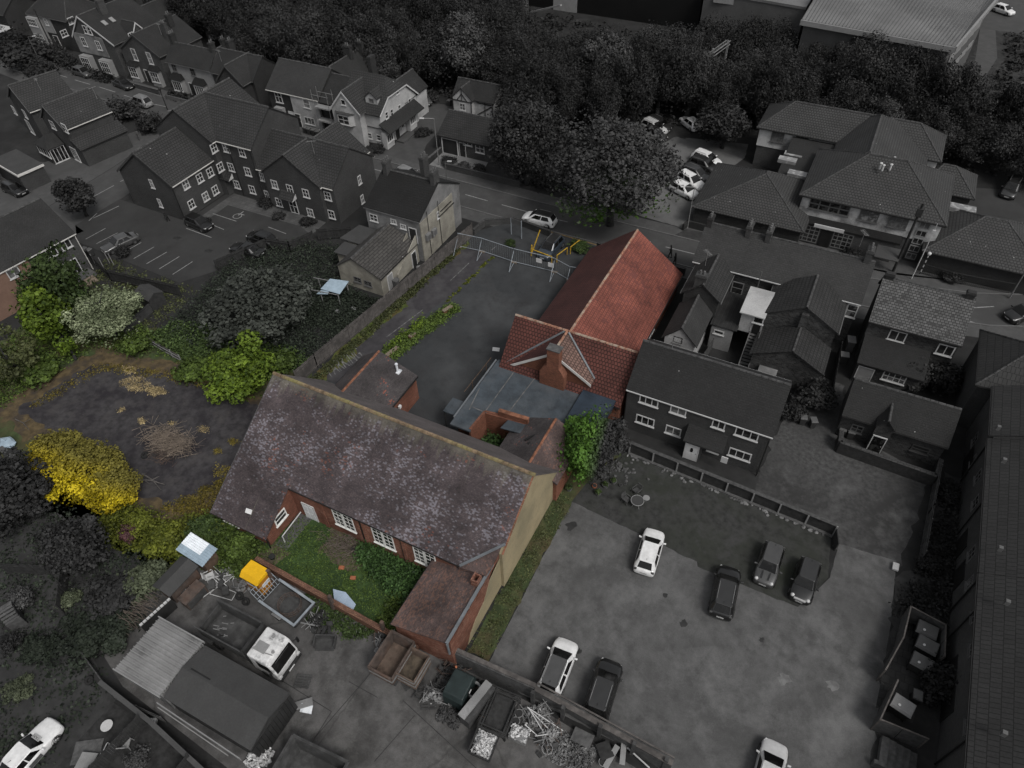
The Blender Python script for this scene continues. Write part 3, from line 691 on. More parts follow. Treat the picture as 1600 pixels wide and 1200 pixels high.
tile('slate', .034, .027, .3, .22, .6, .02, low=.2); tile('slate_old', .1, .06, .34, .26, .2, .035, low=.3, patch=.028, pthr=.68); tile('roof_right', .03, .025, .33, .6, .4, .03, low=.15)
tile('roof_annex', (.06, .057, .054), (.045, .043, .041), .9, .32, .35, .05, low=.3, speck=1.1)
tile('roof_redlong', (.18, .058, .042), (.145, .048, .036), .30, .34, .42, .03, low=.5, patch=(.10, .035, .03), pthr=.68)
tile('roof_redshade', (.075, .031, .028), (.062, .026, .024), .30, .34, .5, .04, low=.3)  # red tiles of the left slopes, their shade put into the colour
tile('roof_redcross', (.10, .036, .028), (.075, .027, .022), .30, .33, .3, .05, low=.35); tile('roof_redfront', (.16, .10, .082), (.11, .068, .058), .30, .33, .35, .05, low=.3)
tile('roof_hall', (.078, .062, .064), (.045, .037, .040), .17, .11, .5, .012, low=.7, patch=(.15, .142, .16), patch2=(.15, .06, .042), pthr=.635, streak=(6.85, 1.9, (.105, .098, .078)))
tile('roof_hallback', (.13, .115, .113), (.10, .09, .09), .17, .11, .6, .012, low=.4, patch=(.11, .10, .11), pthr=.8)  # rear slope tiles, colour lifted to offset facing away from the sun
tile('roof_wing', (.105, .074, .068), (.07, .052, .05), .17, .11, .6, .012, low=.6, patch=(.15, .085, .066), patch2=(.13, .11, .11), pthr=.68)
tile('roof_out', (.07, .062, .062), (.045, .04, .042), .17, .11, .5, .012, low=.6, patch=(.22, .07, .045), pthr=.74)
mk('ridge_grey', .05, var=.4, sc=3); mk('ridge_red', (.24, .12, .08), var=.5, sc=3, c2=(.3, .25, .2), sc2=.9); mk('ridge_hall', (.16, .115, .075), var=.4, sc=2, c2=(.20, .18, .075), sc2=.35); mk('ridge_orange', (.17, .075, .045), var=.4, sc=2)
mk('lichen', (.17, .155, .12), var=.5, sc=1.5, c2=(.30, .27, .04), sc2=.4, lo2=.6, hi2=.7)
leaf('lf_wood', .025, .034); leaf('lf_wood2', .019, .026); leaf('lf_wood3', .034, .045); leaf('lf_pale', .052, .08); leaf('lf_big', .036, .05, 1.2); leaf('lf_hedge', .022, .04)
leaf('lf_bigg', .037, .052, 1.2, split=((.05, .11, .012), (0, 0, -1), .3, .75))
leaf('lf_green', (.034, .056, .014), (.085, .125, .026)); leaf('lf_bright', (.042, .075, .012), (.13, .19, .022)); leaf('lf_dgreen', (.024, .042, .014), (.06, .09, .028)); leaf('lf_blossom', (.055, .08, .03), (.26, .29, .18))
leaf('lf_olive', (.038, .045, .02), (.08, .09, .036)); leaf('lf_yellow', (.21, .165, .008), (.46, .36, .014), 1.2, split=((.13, .115, .025), (-.1, .8, .45), -.2, .45)); leaf('lf_deep', (.02, .042, .014), (.05, .095, .028))
leaf('lf_scrub', (.016, .021, .016), (.034, .043, .03)); leaf('lf_grey', (.034, .038, .033), (.062, .068, .058)); leaf('lf_straw', (.17, .13, .065), (.38, .30, .16)); leaf('lf_moss', (.065, .055, .014), (.16, .125, .022)); leaf('lf_lawn', (.026, .05, .012), (.075, .115, .024)); leaf('lf_split', (.036, .085, .014), (.095, .19, .03), 1.2, split=(.035, (1, .15, 0), .1, .45)); leaf('lf_lime', (.055, .07, .012), (.13, .145, .02)); leaf('lf_purple', (.05, .025, .028), (.08, .04, .04)); leaf('lf_greygreen', (.045, .055, .035), (.10, .115, .07))
leaf('lf_twig', (.12, .09, .07), (.22, .17, .13)); leaf('lf_white', .25, .5)
# ---------------- ground ----------------
G = MB(); G.poly([(-500, -150, -.004), (350, -150, -.004), (350, 600, -.004), (-500, 600, -.004)])
go = link('ground', G.mesh('ground'), MT['earth']); go['kind'] = 'structure'
RC = [(-190, 83), (-150, 77.6), (-130, 75.2), (-117, 74.4), (-104, 73.4), (-88, 72.4), (-60, 71.0), (-44, 70.6), (-30, 70.35), (-13, 70.4), (0, 70.9), (9, 71.9), (17, 73.6), (30, 79), (45, 88)]
def offs(pl, d):
    out = []
    for i, p in enumerate(pl):
        a, c = Vector(pl[max(0, i - 1)]), Vector(pl[min(len(pl) - 1, i + 1)]); u = (c - a).normalized(); out.append((p[0] - u.y * d, p[1] + u.x * d))
    return out
def strip(name, pl, d0, d1, lvl, mat, **k): return sheet(name, offs(pl, d0) + offs(pl, d1)[::-1], lvl, mat, **k)
strip('pavement', RC, 2.6, 4.6, 3, 'pavement'); strip('pavement', RC, -2.7, -4.9, 3, 'pavement'); strip('road', RC, -2.7, 2.6, 4, 'asphalt_road')
for d in (2.6, -2.7):
    q = offs(RC, d); mm = MB()
    for a, c in zip(q[:-1], q[1:]):
        if d < 0 and (-93 < a[0] < -80 or -31 < a[0] < -22): pass
        mm.bar((a[0], a[1], .05), (c[0], c[1], .05), .14, .1)
    k_ = solo(mm, 'kerb', MT['kerb'], None, None, kind='structure')
def lines(name, segs, w, mat, z, kind='structure'):
    m = MB()
    for a, c in segs: m.f and None; q = ln([a, c], w, '', '', '', '', z); i = len(m.v); m.v += q.v; m.f += [tuple(i + t for t in f) for f in q.f]
    return solo(m, name, MT[mat], None, None, kind=kind)
ds = [((P(*a)), P(*b)) for a, b in (((84, 115), (105, 121)), ((117, 125), (141, 132)), ((155, 136), (180, 144)), ((194, 149), (207, 153)), ((237, 162), (260, 167)), ((727, 304), (762, 314)), ((784, 320), (824, 331)), ((845, 337), (887, 347)), ((1040, 386), (1085, 397)), ((1522, 481), (1553, 479)), ((1512, 501), (1533, 508)), ((1520, 478), (1490, 476)))]
for x in (-96, -90, -84, -78, -72, -66, -60, -54, -22): ds.append(((x, 70.6 + max(0, (-x - 44)) * .033 + (.15 if x < -80 else 0)), (x + 3.4, 70.6 + max(0, (-x - 47)) * .033)))
lines('road_markings', ds, .13, 'paint_white', .021)
lines('yellow_line', [(P(800, 345), P(940, 385)), (P(1020, 403), P(1050, 411))], .18, 'paint_yellow', .0205)
# side street and yards to the left
sheet('road', [(-97, 10), (-86, 43.5), (-85.8, 51), (-86.3, 58), (-87, 69.6), (-95, 70), (-93.5, 56), (-93.2, 45), (-106, 10)], 5, 'asphalt_road')
sheet('pavement', [(-98.5, 45), (-93.3, 45), (-93.6, 56), (-95, 69), (-97, 69), (-97, 58), (-99, 54)], 4, 'pavement')
lines('road_markings', [(P(139, 345), P(152, 333)), (P(145, 308), P(178, 290)), (P(188, 284), P(198, 279)), (P(146, 341), P(186, 322))], .12, 'paint_white', .025)
sheet('car_park', [(-86.2, 43.5), (-82.9, 41), (-65, 40.3), (-62.5, 44), (-60.2, 50), (-57, 52.2), (-57, 57.5), (-73.5, 57.6), (-73.8, 50.2), (-85.9, 50.4)], 6, 'asphalt_flats')
sheet('path', [(-72.7, 58), (-72.7, 50.4), (-71.4, 50.4), (-71.4, 55.4), (-59.5, 55.5), (-57, 54.5), (-57, 57.6)], 7, 'paving')
pk = [((165, 357), (134, 374)), ((184, 364), (151, 381)), ((221, 379), (189, 397)), ((241, 386), (209, 404.5)), ((261, 394), (229, 412.5)), ((280.5, 401), (249, 420.5)), ((301, 409), (270, 429)), ((332.5, 334), (369.5, 346)), ((333, 352), (350, 359)), ((291, 357), (330.5, 371.5)), ((362, 394.5), (386, 403)), ((419.5, 355), (447, 365.5))]
lines('parking_lines', [(P(*a), P(*b)) for a, b in pk], .1, 'paint_white', .034)
sheet('path', [(-100, 29), (-86, 38), (-84, 43), (-93, 45), (-106, 45)], 6, 'pavement')
sheet('driveway', [(-110, 45), (-99, 45), (-97, 54), (-96, 64), (-99, 66), (-104, 53), (-112, 50)], 5, 'pavement')
# playground and access strip
sheet('yard', [(-40.5, 31), (-22.5, 31), (-22.5, 66), (-26, 67.6), (-35.6, 67.6), (-38.6, 64)], 5, 'asphalt_yard')
sheet('driveway', [(-40.2, 35), (-37.2, 35), (-36.9, 41), (-36.4, 47), (-35.4, 51), (-34.6, 60.5), (-38.6, 60.5), (-39.2, 50)], 6, 'asphalt_strip', .05)
sheet('moss_strip', [(-41.3, 33), (-39.9, 34.5), (-39.5, 38), (-39.7, 42), (-38.9, 47), (-39.1, 53), (-38.2, 60), (-38.6, 62), (-41, 45)], 7, 'moss', .25, seed=4)
lines('ground_lines', [(P(604, 527), P(661, 484)), (P(704, 438.5), P(733, 411)), (P(775, 385), P(768, 391))], .09, 'paint_worn', .03)
# front car park, lawns, gravel drive
sheet('car_park', [(-12.2, 32.3), (-1.2, 31.4), (-1.0, 31.0), (6.6, 31.0), (8.3, 34.5), (8.4, 37.8), (12.6, 38.2), (13, 30), (16, 20), (14, 16.1), (-12, 16.3)], 5, 'asphalt_carpark', .03)
sheet('lawn', [(-13.8, 17.2), (-12.1, 17.2), (-12.2, 32.3), (-9.5, 35), (-10.5, 40), (-13.6, 37)], 6, 'verge', .1)
sheet('lawn', [(-12.2, 32.3), (-1.2, 31.4), (-1.0, 31.0), (6.6, 31.0), (8.2, 34.5), (7.7, 38.4), (-9.9, 39.3), (-11.6, 36)], 7, 'lawn_front', .05)
sheet('gravel_drive', [(-10.9, 39.6), (7.8, 38.5), (8.4, 37), (12.8, 37), (14.2, 48), (7, 50), (6, 56), (2, 56), (1.2, 42), (-11, 42.2)], 4, 'gravel', .2)
sheet('path', [(-11.2, 39.4), (1.2, 38.9), (1.2, 42), (-11.2, 42.4)], 5, 'bitumen')
sheet('verge', [(12.8, 37), (14.2, 38), (15.2, 49), (17, 49), (17, 5), (13, 5)], 6, 'lawn_grey', .15)
sheet('path', [(12.7, 26), (15, 26), (15.5, 33), (13.4, 33), (12.9, 31)], 7, 'paving_yard')
# demolition site, courtyard, garden
sheet('verge', [(-75, 15), (-60, 12), (-38, 12), (-37.8, 31), (-41.5, 35), (-60, 33), (-75, 34)], 3, 'verge', .4)
sheet('site_border', [(-67, 17.5), (-64.6, 28.2), (-55.5, 30.4), (-48, 30.6), (-37.6, 29.5), (-37.6, 17), (-43, 15), (-54, 15.5)], 4, 'site_edge', .35)
sheet('site_floor', [(-64.6, 19), (-63.0, 26.4), (-56, 28.4), (-49, 29.3), (-37.8, 29.3), (-37.8, 22.5), (-41.2, 19.2), (-42.6, 16.9), (-47, 16.4), (-54, 17)], 5, 'site_soil', .3, seed=6)
DG = []
for i, (q, r_) in enumerate((((215, 600), 1.9), ((243, 611), 1.3), ((202, 578), .9), ((190, 641), .35), ((222, 658), .5), ((268, 662), .3), ((318, 671), .6), ((365, 690), .7), ((340, 705), .5), ((353, 738), 1.5), ((355, 760), 1.2), ((300, 790), 1.3))):
    x, y, _ = P(*q); rn = random.Random(i); pts = [(x + r_ * math.cos(a) * rn.uniform(.5, 1.2), y + r_ * .5 * math.sin(a) * rn.uniform(.6, 1.2)) for a in [k * .45 for k in range(14)]]
    DG.append((pts, i, r_))
sheet('lawn', [(-33, 16.3), (-19, 16), (-19, 21.4), (-32, 21.4)], 6, 'lawn_green')
sheet('soil_patch', [(-28.5, 19), (-25, 18.6), (-24.8, 21.3), (-28.8, 21.3)], 7, 'bare_earth', .2); sheet('soil_patch', [(-32.9, 16.4), (-31, 16.3), (-30.4, 18), (-32.2, 18.2)], 7, 'bare_earth', .15)
sheet('path', [(-32.1, 18), (-30.9, 18), (-30.9, 21.4), (-32.1, 21.4)], 8, 'slab')
sheet('garden_soil', [(-70, -15), (-34, -15), (-34, 3.4), (-38.4, 5), (-38.5, 14), (-60, 14), (-75, 10)], 3, 'lawn_grey', .2)
sheet('yard', [(-38.4, 5.6), (-34.3, 4.3), (-24, 3.6), (-16, -2), (0, -6), (4, 15), (-8, 16), (-19, 16), (-33, 16), (-36.5, 14.5), (-38.4, 10)], 5, 'concrete_yard')
sheet('garden_soil', [(-34.5, -6), (-34, 3.2), (-24.5, 3.4), (-18, 0), (-16, -6)], 6, 'soil')
lines('yard_joints', [(P(570, 1063), P(600, 1025)), (P(570, 1063), P(490, 1155)), (P(441, 1064), P(518, 1112)), (P(518, 1112), P(488, 1160)), (P(630, 1095), P(760, 1215)), (P(648, 1118), P(585, 1190)), (P(545, 1065), P(590, 1090))], .05, 'iron', .026)
# far side of the road
sheet('car_park', [(-23, 75.5), (-16, 75), (-16, 86), (-13.5, 95), (-14, 99), (-24, 97), (-27, 90)], 4, 'asphalt_medical', .05)
sheet('verge', [(-16.5, 73.1), (-3, 73.6), (-3, 75.4), (-15.6, 74.9)], 4, 'lawn_grey')
sheet('path', [(-16, 75), (8, 76), (20, 79), (20, 82), (-16, 82)], 3, 'pavement')
sheet('car_park', [(13, 88), (32, 90), (30, 104), (14, 99)], 4, 'asphalt_flats')
sheet('driveway', [(-60.9, 75.2), (-54, 74.9), (-56, 80), (-57.6, 93), (-63, 92), (-60.5, 84)], 4, 'asphalt_road')
sheet('driveway', [(-52.6, 75.3), (-44.5, 75.1), (-45.5, 79.7), (-52.7, 79.3)], 5, 'drive_pale')
sheet('verge', [(9, 108), (40, 108), (60, 190), (17, 190)], 3, 'lawn_grey', .5); sheet('road', [(13, 158), (60, 158), (60, 190), (14, 190)], 4, 'asphalt_road'); sheet('path', [(9, 119), (12, 119), (16.2, 145), (15.5, 158), (13, 158), (13, 141)], 4, 'pavement'); wallrun('ramp_wall', [(15.3, 117.5), (17, 128), (20, 134)], .9, .25, 'stone', 'low kerb wall beside the warehouse ramp at the top right')
sheet('verge', [(-76, 75.3), (-60.9, 75), (-60.5, 79), (-78, 79.5)], 4, 'pavement')
# writing painted on the strip
tx = bpy.data.curves.new('txt', 'FONT'); tx.body = 'PARKING'; tx.size = 1.0
to = bpy.data.objects.new('txt', tx); COL.objects.link(to); dg = bpy.context.evaluated_depsgraph_get(); dg.update()
me = bpy.data.meshes.new_from_object(to.evaluated_get(dg)); bpy.data.objects.remove(to)
vx = [v.co for v in me.vertices]; mxx = max(v.x for v in vx); mxy = max(v.y for v in vx)
A0, A1, A2 = P(517, 590), P(568, 558), P(505, 573)
for v in me.vertices:
    u, w = v.co.x / mxx, v.co.y / mxy; v.co = (A0[0] + (A1[0] - A0[0]) * u + (A2[0] - A0[0]) * w - A0[0], A0[1] + (A1[1] - A0[1]) * u + (A2[1] - A0[1]) * w - A0[1], 0)
po = link('road_markings', me, MT['paint_worn'], None, (A0[0], A0[1], .031)); po['kind'] = 'structure'

# stains, drains and patches on the big car park
rn = random.Random(21)
for i, (q, r_) in enumerate((((893, 822), .55), ((1068, 974), .3), ((1190, 1000), .22), ((905, 1018), .25), ((1225, 1060), .5), ((1300, 1070), .45), ((880, 1010), .15), ((1040, 930), .2))):
    x, y, _ = P(*q); pts = [(x + r_ * math.cos(a) * rn.uniform(.5, 1.2), y + r_ * math.sin(a) * rn.uniform(.5, 1.2)) for a in [k * .5 for k in range(12)]]
    sheet('oil_stain' if i < 4 or i > 5 else 'dusty_patch', pts, 8, 'bitumen' if i < 4 or i > 5 else 'concrete_pale', .05, seed=i)
for q in ((277, 372), (326, 392), (1067, 215), (1055, 244)):
    x, y, _ = P(*q); solo(MB().box(x - .45, y - .3, .026, x + .45, y + .3, .034), 'drain_cover', MT['iron'], None, None, kind='structure')
x, y, _ = P(371, 338); solo(MB().torus((x, y, .036), .55, .05, 18, 4, zs=.1).box(x - .1, y + .2, .033, x + .05, y + 1.2, .038).box(x, y + .5, .033, x + .7, y + .62, .038), 'bay_symbol', MT['paint_white'], None, None, kind='structure')
# ================= BUILDINGS =================
# ---- the old hall in the middle ----
b = B('hall', -26, 25, 'long brick hall with a huge mottled purple-grey tiled roof and a cream rendered end', 'hall')
SL = .62; zr = 8.0; yr = 28.1
zf = lambda y: zr - (yr - y) * SL
rf = MB(); t = .15
rf.slab([(-38, yr, zr), (-38, 17.5, zf(17.5)), (-32.2, 17.5, zf(17.5)), (-32.2, 21.2, zf(21.2)), (-32.2, yr, zr)], t)
rf.slab([(-32.2, yr, zr), (-32.2, 21.2, zf(21.2)), (-16.3, 21.2, zf(21.2)), (-13.75, 23.5, zf(23.5)), (-13.75, yr, zr)], t)
ro = b.add(rf, 'roof', MT['roof_hall'])
b.add(MB().slab([(-13.62, yr, zr), (-13.62, 33.1, 2.5), (-38, 33.1, 2.5), (-38, yr, zr)], t), 'roof', MT['roof_hallback'], label='plain rear slope of the hall roof, tile colour brightened against its shade')
g = MB()
for i in range(56): x = -38.02 + i * .437; g.tube((x, yr, zr), (x + .41, yr, zr), .15, 6, .17)
b.add(g, 'ridge_tiles', MT['ridge_hall'], ro)
g = MB(); rn = random.Random(5)
for i in range(0):
    x = rn.uniform(-38, -14); L = rn.uniform(.15, .8) * (1.3 if x > -22 or x < -34 else .8); w = rn.uniform(.05, .16)
    g.poly([(x, yr - .12, zf(yr - .12) + .004), (x + w, yr - .12, zf(yr - .12) + .004), (x + w, yr - L, zf(yr - L) + .004), (x, yr - L * .9, zf(yr - L * .9) + .004)])
b.add(MB().bar((-38.02, 17.5, zf(17.5) - .08), (-38.02, yr, zr - .08), .06, .14), 'verge_tiles', MT['wood_dim'], ro)
wl_ = MB(); k = .18
wl_.solid([(-32.3, 21.32, zf(21.32) - k), (-14, 21.32, zf(21.32) - k), (-14, yr, zr - k), (-32.3, yr, zr - k)], [(-32.3, 21.32, 0), (-14, 21.32, 0), (-14, yr, 0), (-32.3, yr, 0)])
wl_.solid([(-14, yr + .002, zr - k), (-14, 32.9, 2.5), (-37.8, 32.9, 2.5), (-37.8, yr + .002, zr - k)], [(-14, yr + .002, 0), (-14, 32.9, 0), (-37.8, 32.9, 0), (-37.8, yr + .002, 0)])
wl_.solid([(-37.8, 17.8, zf(17.8) - k), (-32.32, 17.8, zf(17.8) - k), (-32.32, yr - .002, zr - k), (-37.8, yr - .002, zr - k)], [(-37.8, 17.8, 0), (-32.32, 17.8, 0), (-32.32, yr - .002, 0), (-37.8, yr - .002, 0)])
b.add(wl_, 'wall', MT['brick_red'])
cr = MB(); cr.solid([(-13.76, 22.9, zf(22.9) - .02), (-13.76, 33.0, 2.45), (-13.76, 33.0, 0), (-13.76, 22.9, 0)][:0] or [(-13.72, 22.9, 0), (-13.72, 33.0, 0), (-13.72, 33.0, 2.42), (-13.72, yr, zr - .1), (-13.72, 22.9, zf(22.9) - .1)], [(-13.98, 22.9, 0), (-13.98, 33.0, 0), (-13.98, 33.0, 2.42), (-13.98, yr, zr - .1), (-13.98, 22.9, zf(22.9) - .1)])
b.add(cr, 'end_wall', MT['render_cream'], label='cream rendered end wall of the hall')
g = MB()
for i in range(13):
    y0 = 22.9 + i * .4
    g.bar((-13.7, y0, zf(y0) - .06), (-13.7, y0 + .37, zf(y0 + .37) - .06), .12, .1)
b.add(g, 'verge_tiles', MT['ridge_orange'], ro)
for x in (-29.2, -25.65, -25.1, -21.45): b.add(MB().box(x - .17, 21.22, 0, x + .17, 21.32, 3.4), 'pilaster', MT['brick_red'])
for x in (-25.68, -21.9): b.add(MB().tube((x + .3, 21.25, .1), (x + .3, 21.25, 3.5), .05, 6), 'downpipe', MT['black_plastic'])
for p in ((537, 812), (599, 841), (664, 870)):
    q = b.loc(*p, 'S', 21.32); 
    for dx in (-.5, .5): win(b, 'S', 21.32, float(q[0] + dx), z=2.3, w=.98, h=2.1, nx=2, ny=4, m='frame_hall', bar=.045)
    b.add(MB().box(q[0] - 1.15, 21.24, 3.37, q[0] + 1.15, 21.31, 3.52), 'lintel', MT['stone'])
door(b, 'S', 21.32, (485, 800), 1.1, 2.1, 'door_hall')
win(b, 'E', -32.3, (438, 808), w=1.3, h=1.0, nx=1, ny=2, m='frame_hall')
b.add(MB().tube((-32.2, 17.6, .05), (-32.2, 17.6, 1.35), .06, 6), 'downpipe', MT['black_plastic'])
win(b, 'S', 17.8, -36.3, z=.9, w=1.6, h=.7, nx=2, ny=1, m='frame_hall')
b.add(MB().box(-32.15, 21.14, zf(21.2) - .12, -16.4, 21.2, zf(21.2) - .04), 'gutter', MT['black_plastic'])
# low brick wing of the hall
zz = lambda x: 2.45 + (x + 18.9) * .34
b.add(MB().solid([(-18.7, 15.85, zz(-18.7) - .16), (-14.0, 15.85, zz(-14) - .16), (-14.0, 23, zz(-14) - .16), (-18.7, 21.48, zz(-18.7) - .16)], [(-18.7, 15.85, 0), (-14.0, 15.85, 0), (-14.0, 23, 0), (-18.7, 21.48, 0)]), 'wing_wall', MT['brick_red'], label='bright red brick wall of the low wing')
wr = b.add(MB().slab([(-18.95, 15.7, zz(-18.95)), (-14.25, 15.7, zz(-14.25)), (-14.25, 22.6, zz(-14.25)), (-16.2, 21.5, zz(-16.2)), (-18.95, 21.5, zz(-18.95))], .14), 'wing_roof', MT['roof_wing'], label='pinkish mottled lean-to roof of the wing')
b.add(MB().bar((-14.15, 15.65, 4.12), (-14.15, 23.0, 4.12), .22, .1), 'coping', MT['lead'])
b.add(MB().bar((-16.35, 21.2, zf(21.2) + .06), (-13.75, 23.5, zf(23.5) + .08), .2, .08), 'flashing', MT['lead'])
b.add(MB().slab([(-16.4, 21.1, 3.72), (-14.1, 21.1, 4.28), (-13.95, 23.6, 5.05)], .3), 'wing_roof', MT['roof_wing'])
c = MB(); c.box(-14.85, 20.2, 3.6, -14.3, 20.3, 4.6); c.box(-14.85, 20.75, 3.6, -14.3, 20.85, 4.6); c.box(-14.85, 20.3, 3.6, -14.75, 20.75, 4.6); c.box(-14.4, 20.3, 3.6, -14.3, 20.75, 4.6)
b.add(c, 'chimney', MT['brick_red'])
rp = MB(); rp.solid([(-13.96, 17.7, 0), (-13.96, 22.9, 0), (-13.96, 22.9, 3.9), (-13.96, 21.4, 3.4), (-13.96, 20.3, 1.9), (-13.96, 19, 1.5), (-13.96, 18.2, .9)], [(-14.05, 17.7, 0), (-14.05, 22.9, 0), (-14.05, 22.9, 3.9), (-14.05, 21.4, 3.4), (-14.05, 20.3, 1.9), (-14.05, 19, 1.5), (-14.05, 18.2, .9)])
b.add(rp, 'render_patch', MT['render_cream']); b.add(MB().tube((-14.15, 15.75, 2.3), (-14.15, 15.7, 3.9), .09, 6), 'downpipe', MT['lead'])
b.add(MB().box(-19.03, 15.7, 2.25, -18.93, 21.5, 2.35), 'gutter', MT['black_plastic'])
# ---- small brick outbuilding ----
b = B('outbuilding', -33, 34, 'small brick outbuilding with a slate-grey tiled roof, orange ridge and silver flue', 'outbuilding')
ro = gable(b, -36.3, 30, -30, 37, 3.0, 4.6, 'y', 'brick_red', 'roof_out', rpos=-34, e2=3.0, ridge='ridge_orange', gut='black_plastic', ov=.15)
b.add(MB().tube((-31.6, 36.2, 3.2), (-31.6, 36.2, 4.5), .11, 8).ball((-31.6, 36.2, 4.55), .17, .17, .12, 8, 4).box(-31.9, 35.9, 3.55, -31.3, 36.5, 3.66), 'flue', MT['alu'])
b.add(MB().box(-30.05, 33.5, 1.9, -29.85, 33.8, 2.2), 'lamp', MT['label_white'])
# ---- red roofed long building ----
b = B('community_hall', -18, 50, 'long building with a bright red tiled roof, cross gable and big brick chimney', 'hall')
gable(b, -23.4, 45.0, -12.6, 62.9, 2.5, 6.6, 'y', 'brick_warm', 'roof_redlong', rpos=-18.15, ridge='ridge_red', gut='gutter_dark', nowall=False)
b.add(MB().slab([(-23.4, 45.02, 2.52), (-18.2, 45.02, 6.62), (-18.2, 62.92, 6.62), (-23.4, 62.92, 2.52)], .05), 'roof', MT['roof_redshade'], label='left slope of the red roof, shade painted into its tile colour')
gable(b, -23.7, 41.3, -11.6, 48.6, 3.0, 6.6, 'x', 'brick_warm', 'roof_redcross', rpos=44.98, ridge='ridge_red', gut='gutter_dark')
# front gable
fr = MB(); ap = (-17.9, 41.0); 
fx0, fx1, fzr, fe = -24.2, -12.9, 6.3, 3.2
gable(b, -23.95, 41.75, -14.6, 44.9, 2.4, 6.58, 'y', 'brick_warm', 'roof_redfront', rpos=-18.4, e2=4.2, ridge='ridge_red', gut=None, bar0='gutter_white')
b.add(MB().slab([(-23.95, 41.77, 2.43), (-18.42, 41.77, 6.61), (-18.42, 44.9, 6.61), (-23.95, 44.9, 2.43)], .04), 'roof', MT['roof_redshade'])  # front gable's left slope, overlaid with the same painted-in shade
for A_, B_ in (((-14.6, 42.5, 4.3), (-18.2, 44.8, 6.6)), ((-23.7, 41.5, 3.05), (-18.6, 44.8, 6.6))): b.add(MB().bar(A_, B_, .16, .1), 'valley', MT['lead'])
ch = MB(); cy = 41.05
CP = ((-19.35, 2.9), (-16.95, 2.9), (-16.95, 4.6), (-17.2, 5.1), (-17.5, 5.5), (-17.5, 7.5), (-18.65, 7.5), (-18.65, 5.5), (-19.1, 5.1), (-19.35, 4.6)); ch.solid([(x, cy, z) for x, z in CP], [(x, cy + .75, z) for x, z in CP])
b.add(ch, 'chimney', MT['brick_warm']); b.add(MB().box(-18.72, cy - .06, 7.502, -17.43, cy + .82, 7.6), 'chimney_cap', MT['stone'])
win(b, 'E', -12.88, 50.2, z=1.5, w=1.5, h=1.0); win(b, 'E', -12.88, 54, z=1.5, w=1.5, h=1.0)
b.add(MB().tube((-12.2, 47.5, .1), (-12.2, 47.5, 3.4), .05, 6), 'downpipe', MT['gutter_white'])
# ---- felt roofed link building ----
b = B('flat_roofed_extension', -19, 37, 'low extension with a blue-grey felt flat roof in front of the brick chimney', 'extension')
pts = [(-24.4, 34.0), (-22.6, 33.2), (-19.6, 33.2), (-19.6, 36.6), (-12.7, 36.6), (-12.7, 43.6), (-14.2, 40.75), (-24.2, 40.75)]
b.add(MB().solid([(p[0], p[1], 2.98) for p in ((-24.1, 34.1), (-22.4, 35.6), (-15.8, 36.2), (-12.9, 36.8), (-12.9, 42), (-24, 42))], [(p[0], p[1], 0) for p in ((-24.1, 34.1), (-22.4, 35.6), (-15.8, 36.2), (-12.9, 36.8), (-12.9, 42), (-24, 42))]), 'wall', MT['brick_warm'])
b.add(MB().slab([(x, y, 3.0) for x, y in ((-24.3, 33.2), (-22.3, 33.2), (-22.2, 35.8), (-18.0, 36.1), (-15.3, 36.3), (-15.3, 42.2), (-24.2, 42.2))], .18), 'roof', MT['felt'])
b.add(MB().slab([(x, y, 3.35) for x, y in ((-15.3, 36.6), (-12.3, 36.8), (-12.1, 43.0), (-15.3, 43.0))], .5), 'roof', MT['felt_blue'], label='bluer right part of the felt roof')
for a, c in (((749, 607), (733, 640)), ((803, 581), (758, 643)), ((841, 584), (790, 650)), ((738, 636), (760, 645))):
    A_, C_ = P(*a, 3.02), P(*c, 3.02); b.add(MB().bar(A_, C_, .09, .03), 'seam', MT['felt_seam'])
b.add(MB().bar((-24.35, 34, 3.03), (-24.35, 42, 3.03), .12, .12), 'coping', MT['lead'])
cp = b.add(MB().slab([(-25.9, 34.6, 2.5), (-24.45, 34.6, 2.5), (-24.45, 36.4, 2.5), (-25.9, 36.4, 2.5)], .12), 'canopy', MT['felt']); b.add(MB().tube((-25.8, 34.7, 0), (-25.8, 34.7, 2.38), .05, 6), 'post', MT['iron'], cp)
for x, y in ((-25, 38.5), (-24.9, 41)): b.add(MB().tube((x, y, 2), (x, y, 3.2), .04, 6), 'rail_post', MT['wood_brown'])
b.add(MB().bar((-25, 37, 3.1), (-24.9, 42, 3.1), .05, .04), 'rail', MT['wood_brown'])
# little wall garden and derelict tiled roof by the hall
wallrun('garden_wall', [(-20.9, 36.0), (-18.1, 36.2)], 3.5, .3, 'brick_warm', 'short brick wall with rounded orange coping behind the derelict tiled roof', cap=.14, capm='ridge_orange')
wallrun('courtyard_wall', [(-22.4, 33.4), (-22.2, 35.8), (-20.9, 36.0)], 3.05, .22, 'brick_warm', 'brick walls enclosing the tiny green planted yard beside the hall')
cover('weeds', [(-22, 33.5), (-19.6, 33.5), (-19.4, 35.7), (-21.8, 35.6)], 1500, 1.6, .13, 'lf_deep', 'dense green weeds filling the tiny walled yard beside the hall', 'weeds', 3)
b = B('derelict_outbuilding', -17, 34, 'derelict outbuilding with a sagging mossy tiled roof, orange ridge and holes', 'outbuilding')
ro = gable(b, -19.4, 31.6, -13.3, 36.9, 2.5, 4.1, 'y', 'brick_warm', 'roof_out', rpos=-15.8, ridge='ridge_orange', gut=None, ov=.1, e2=2.6)
b.add(MB().slab([(-15.75, 31.62, 4.12), (-13.28, 31.62, 2.62), (-13.28, 36.92, 2.62), (-15.75, 36.92, 4.12)], .03), 'roof', MT['roof_wing'])
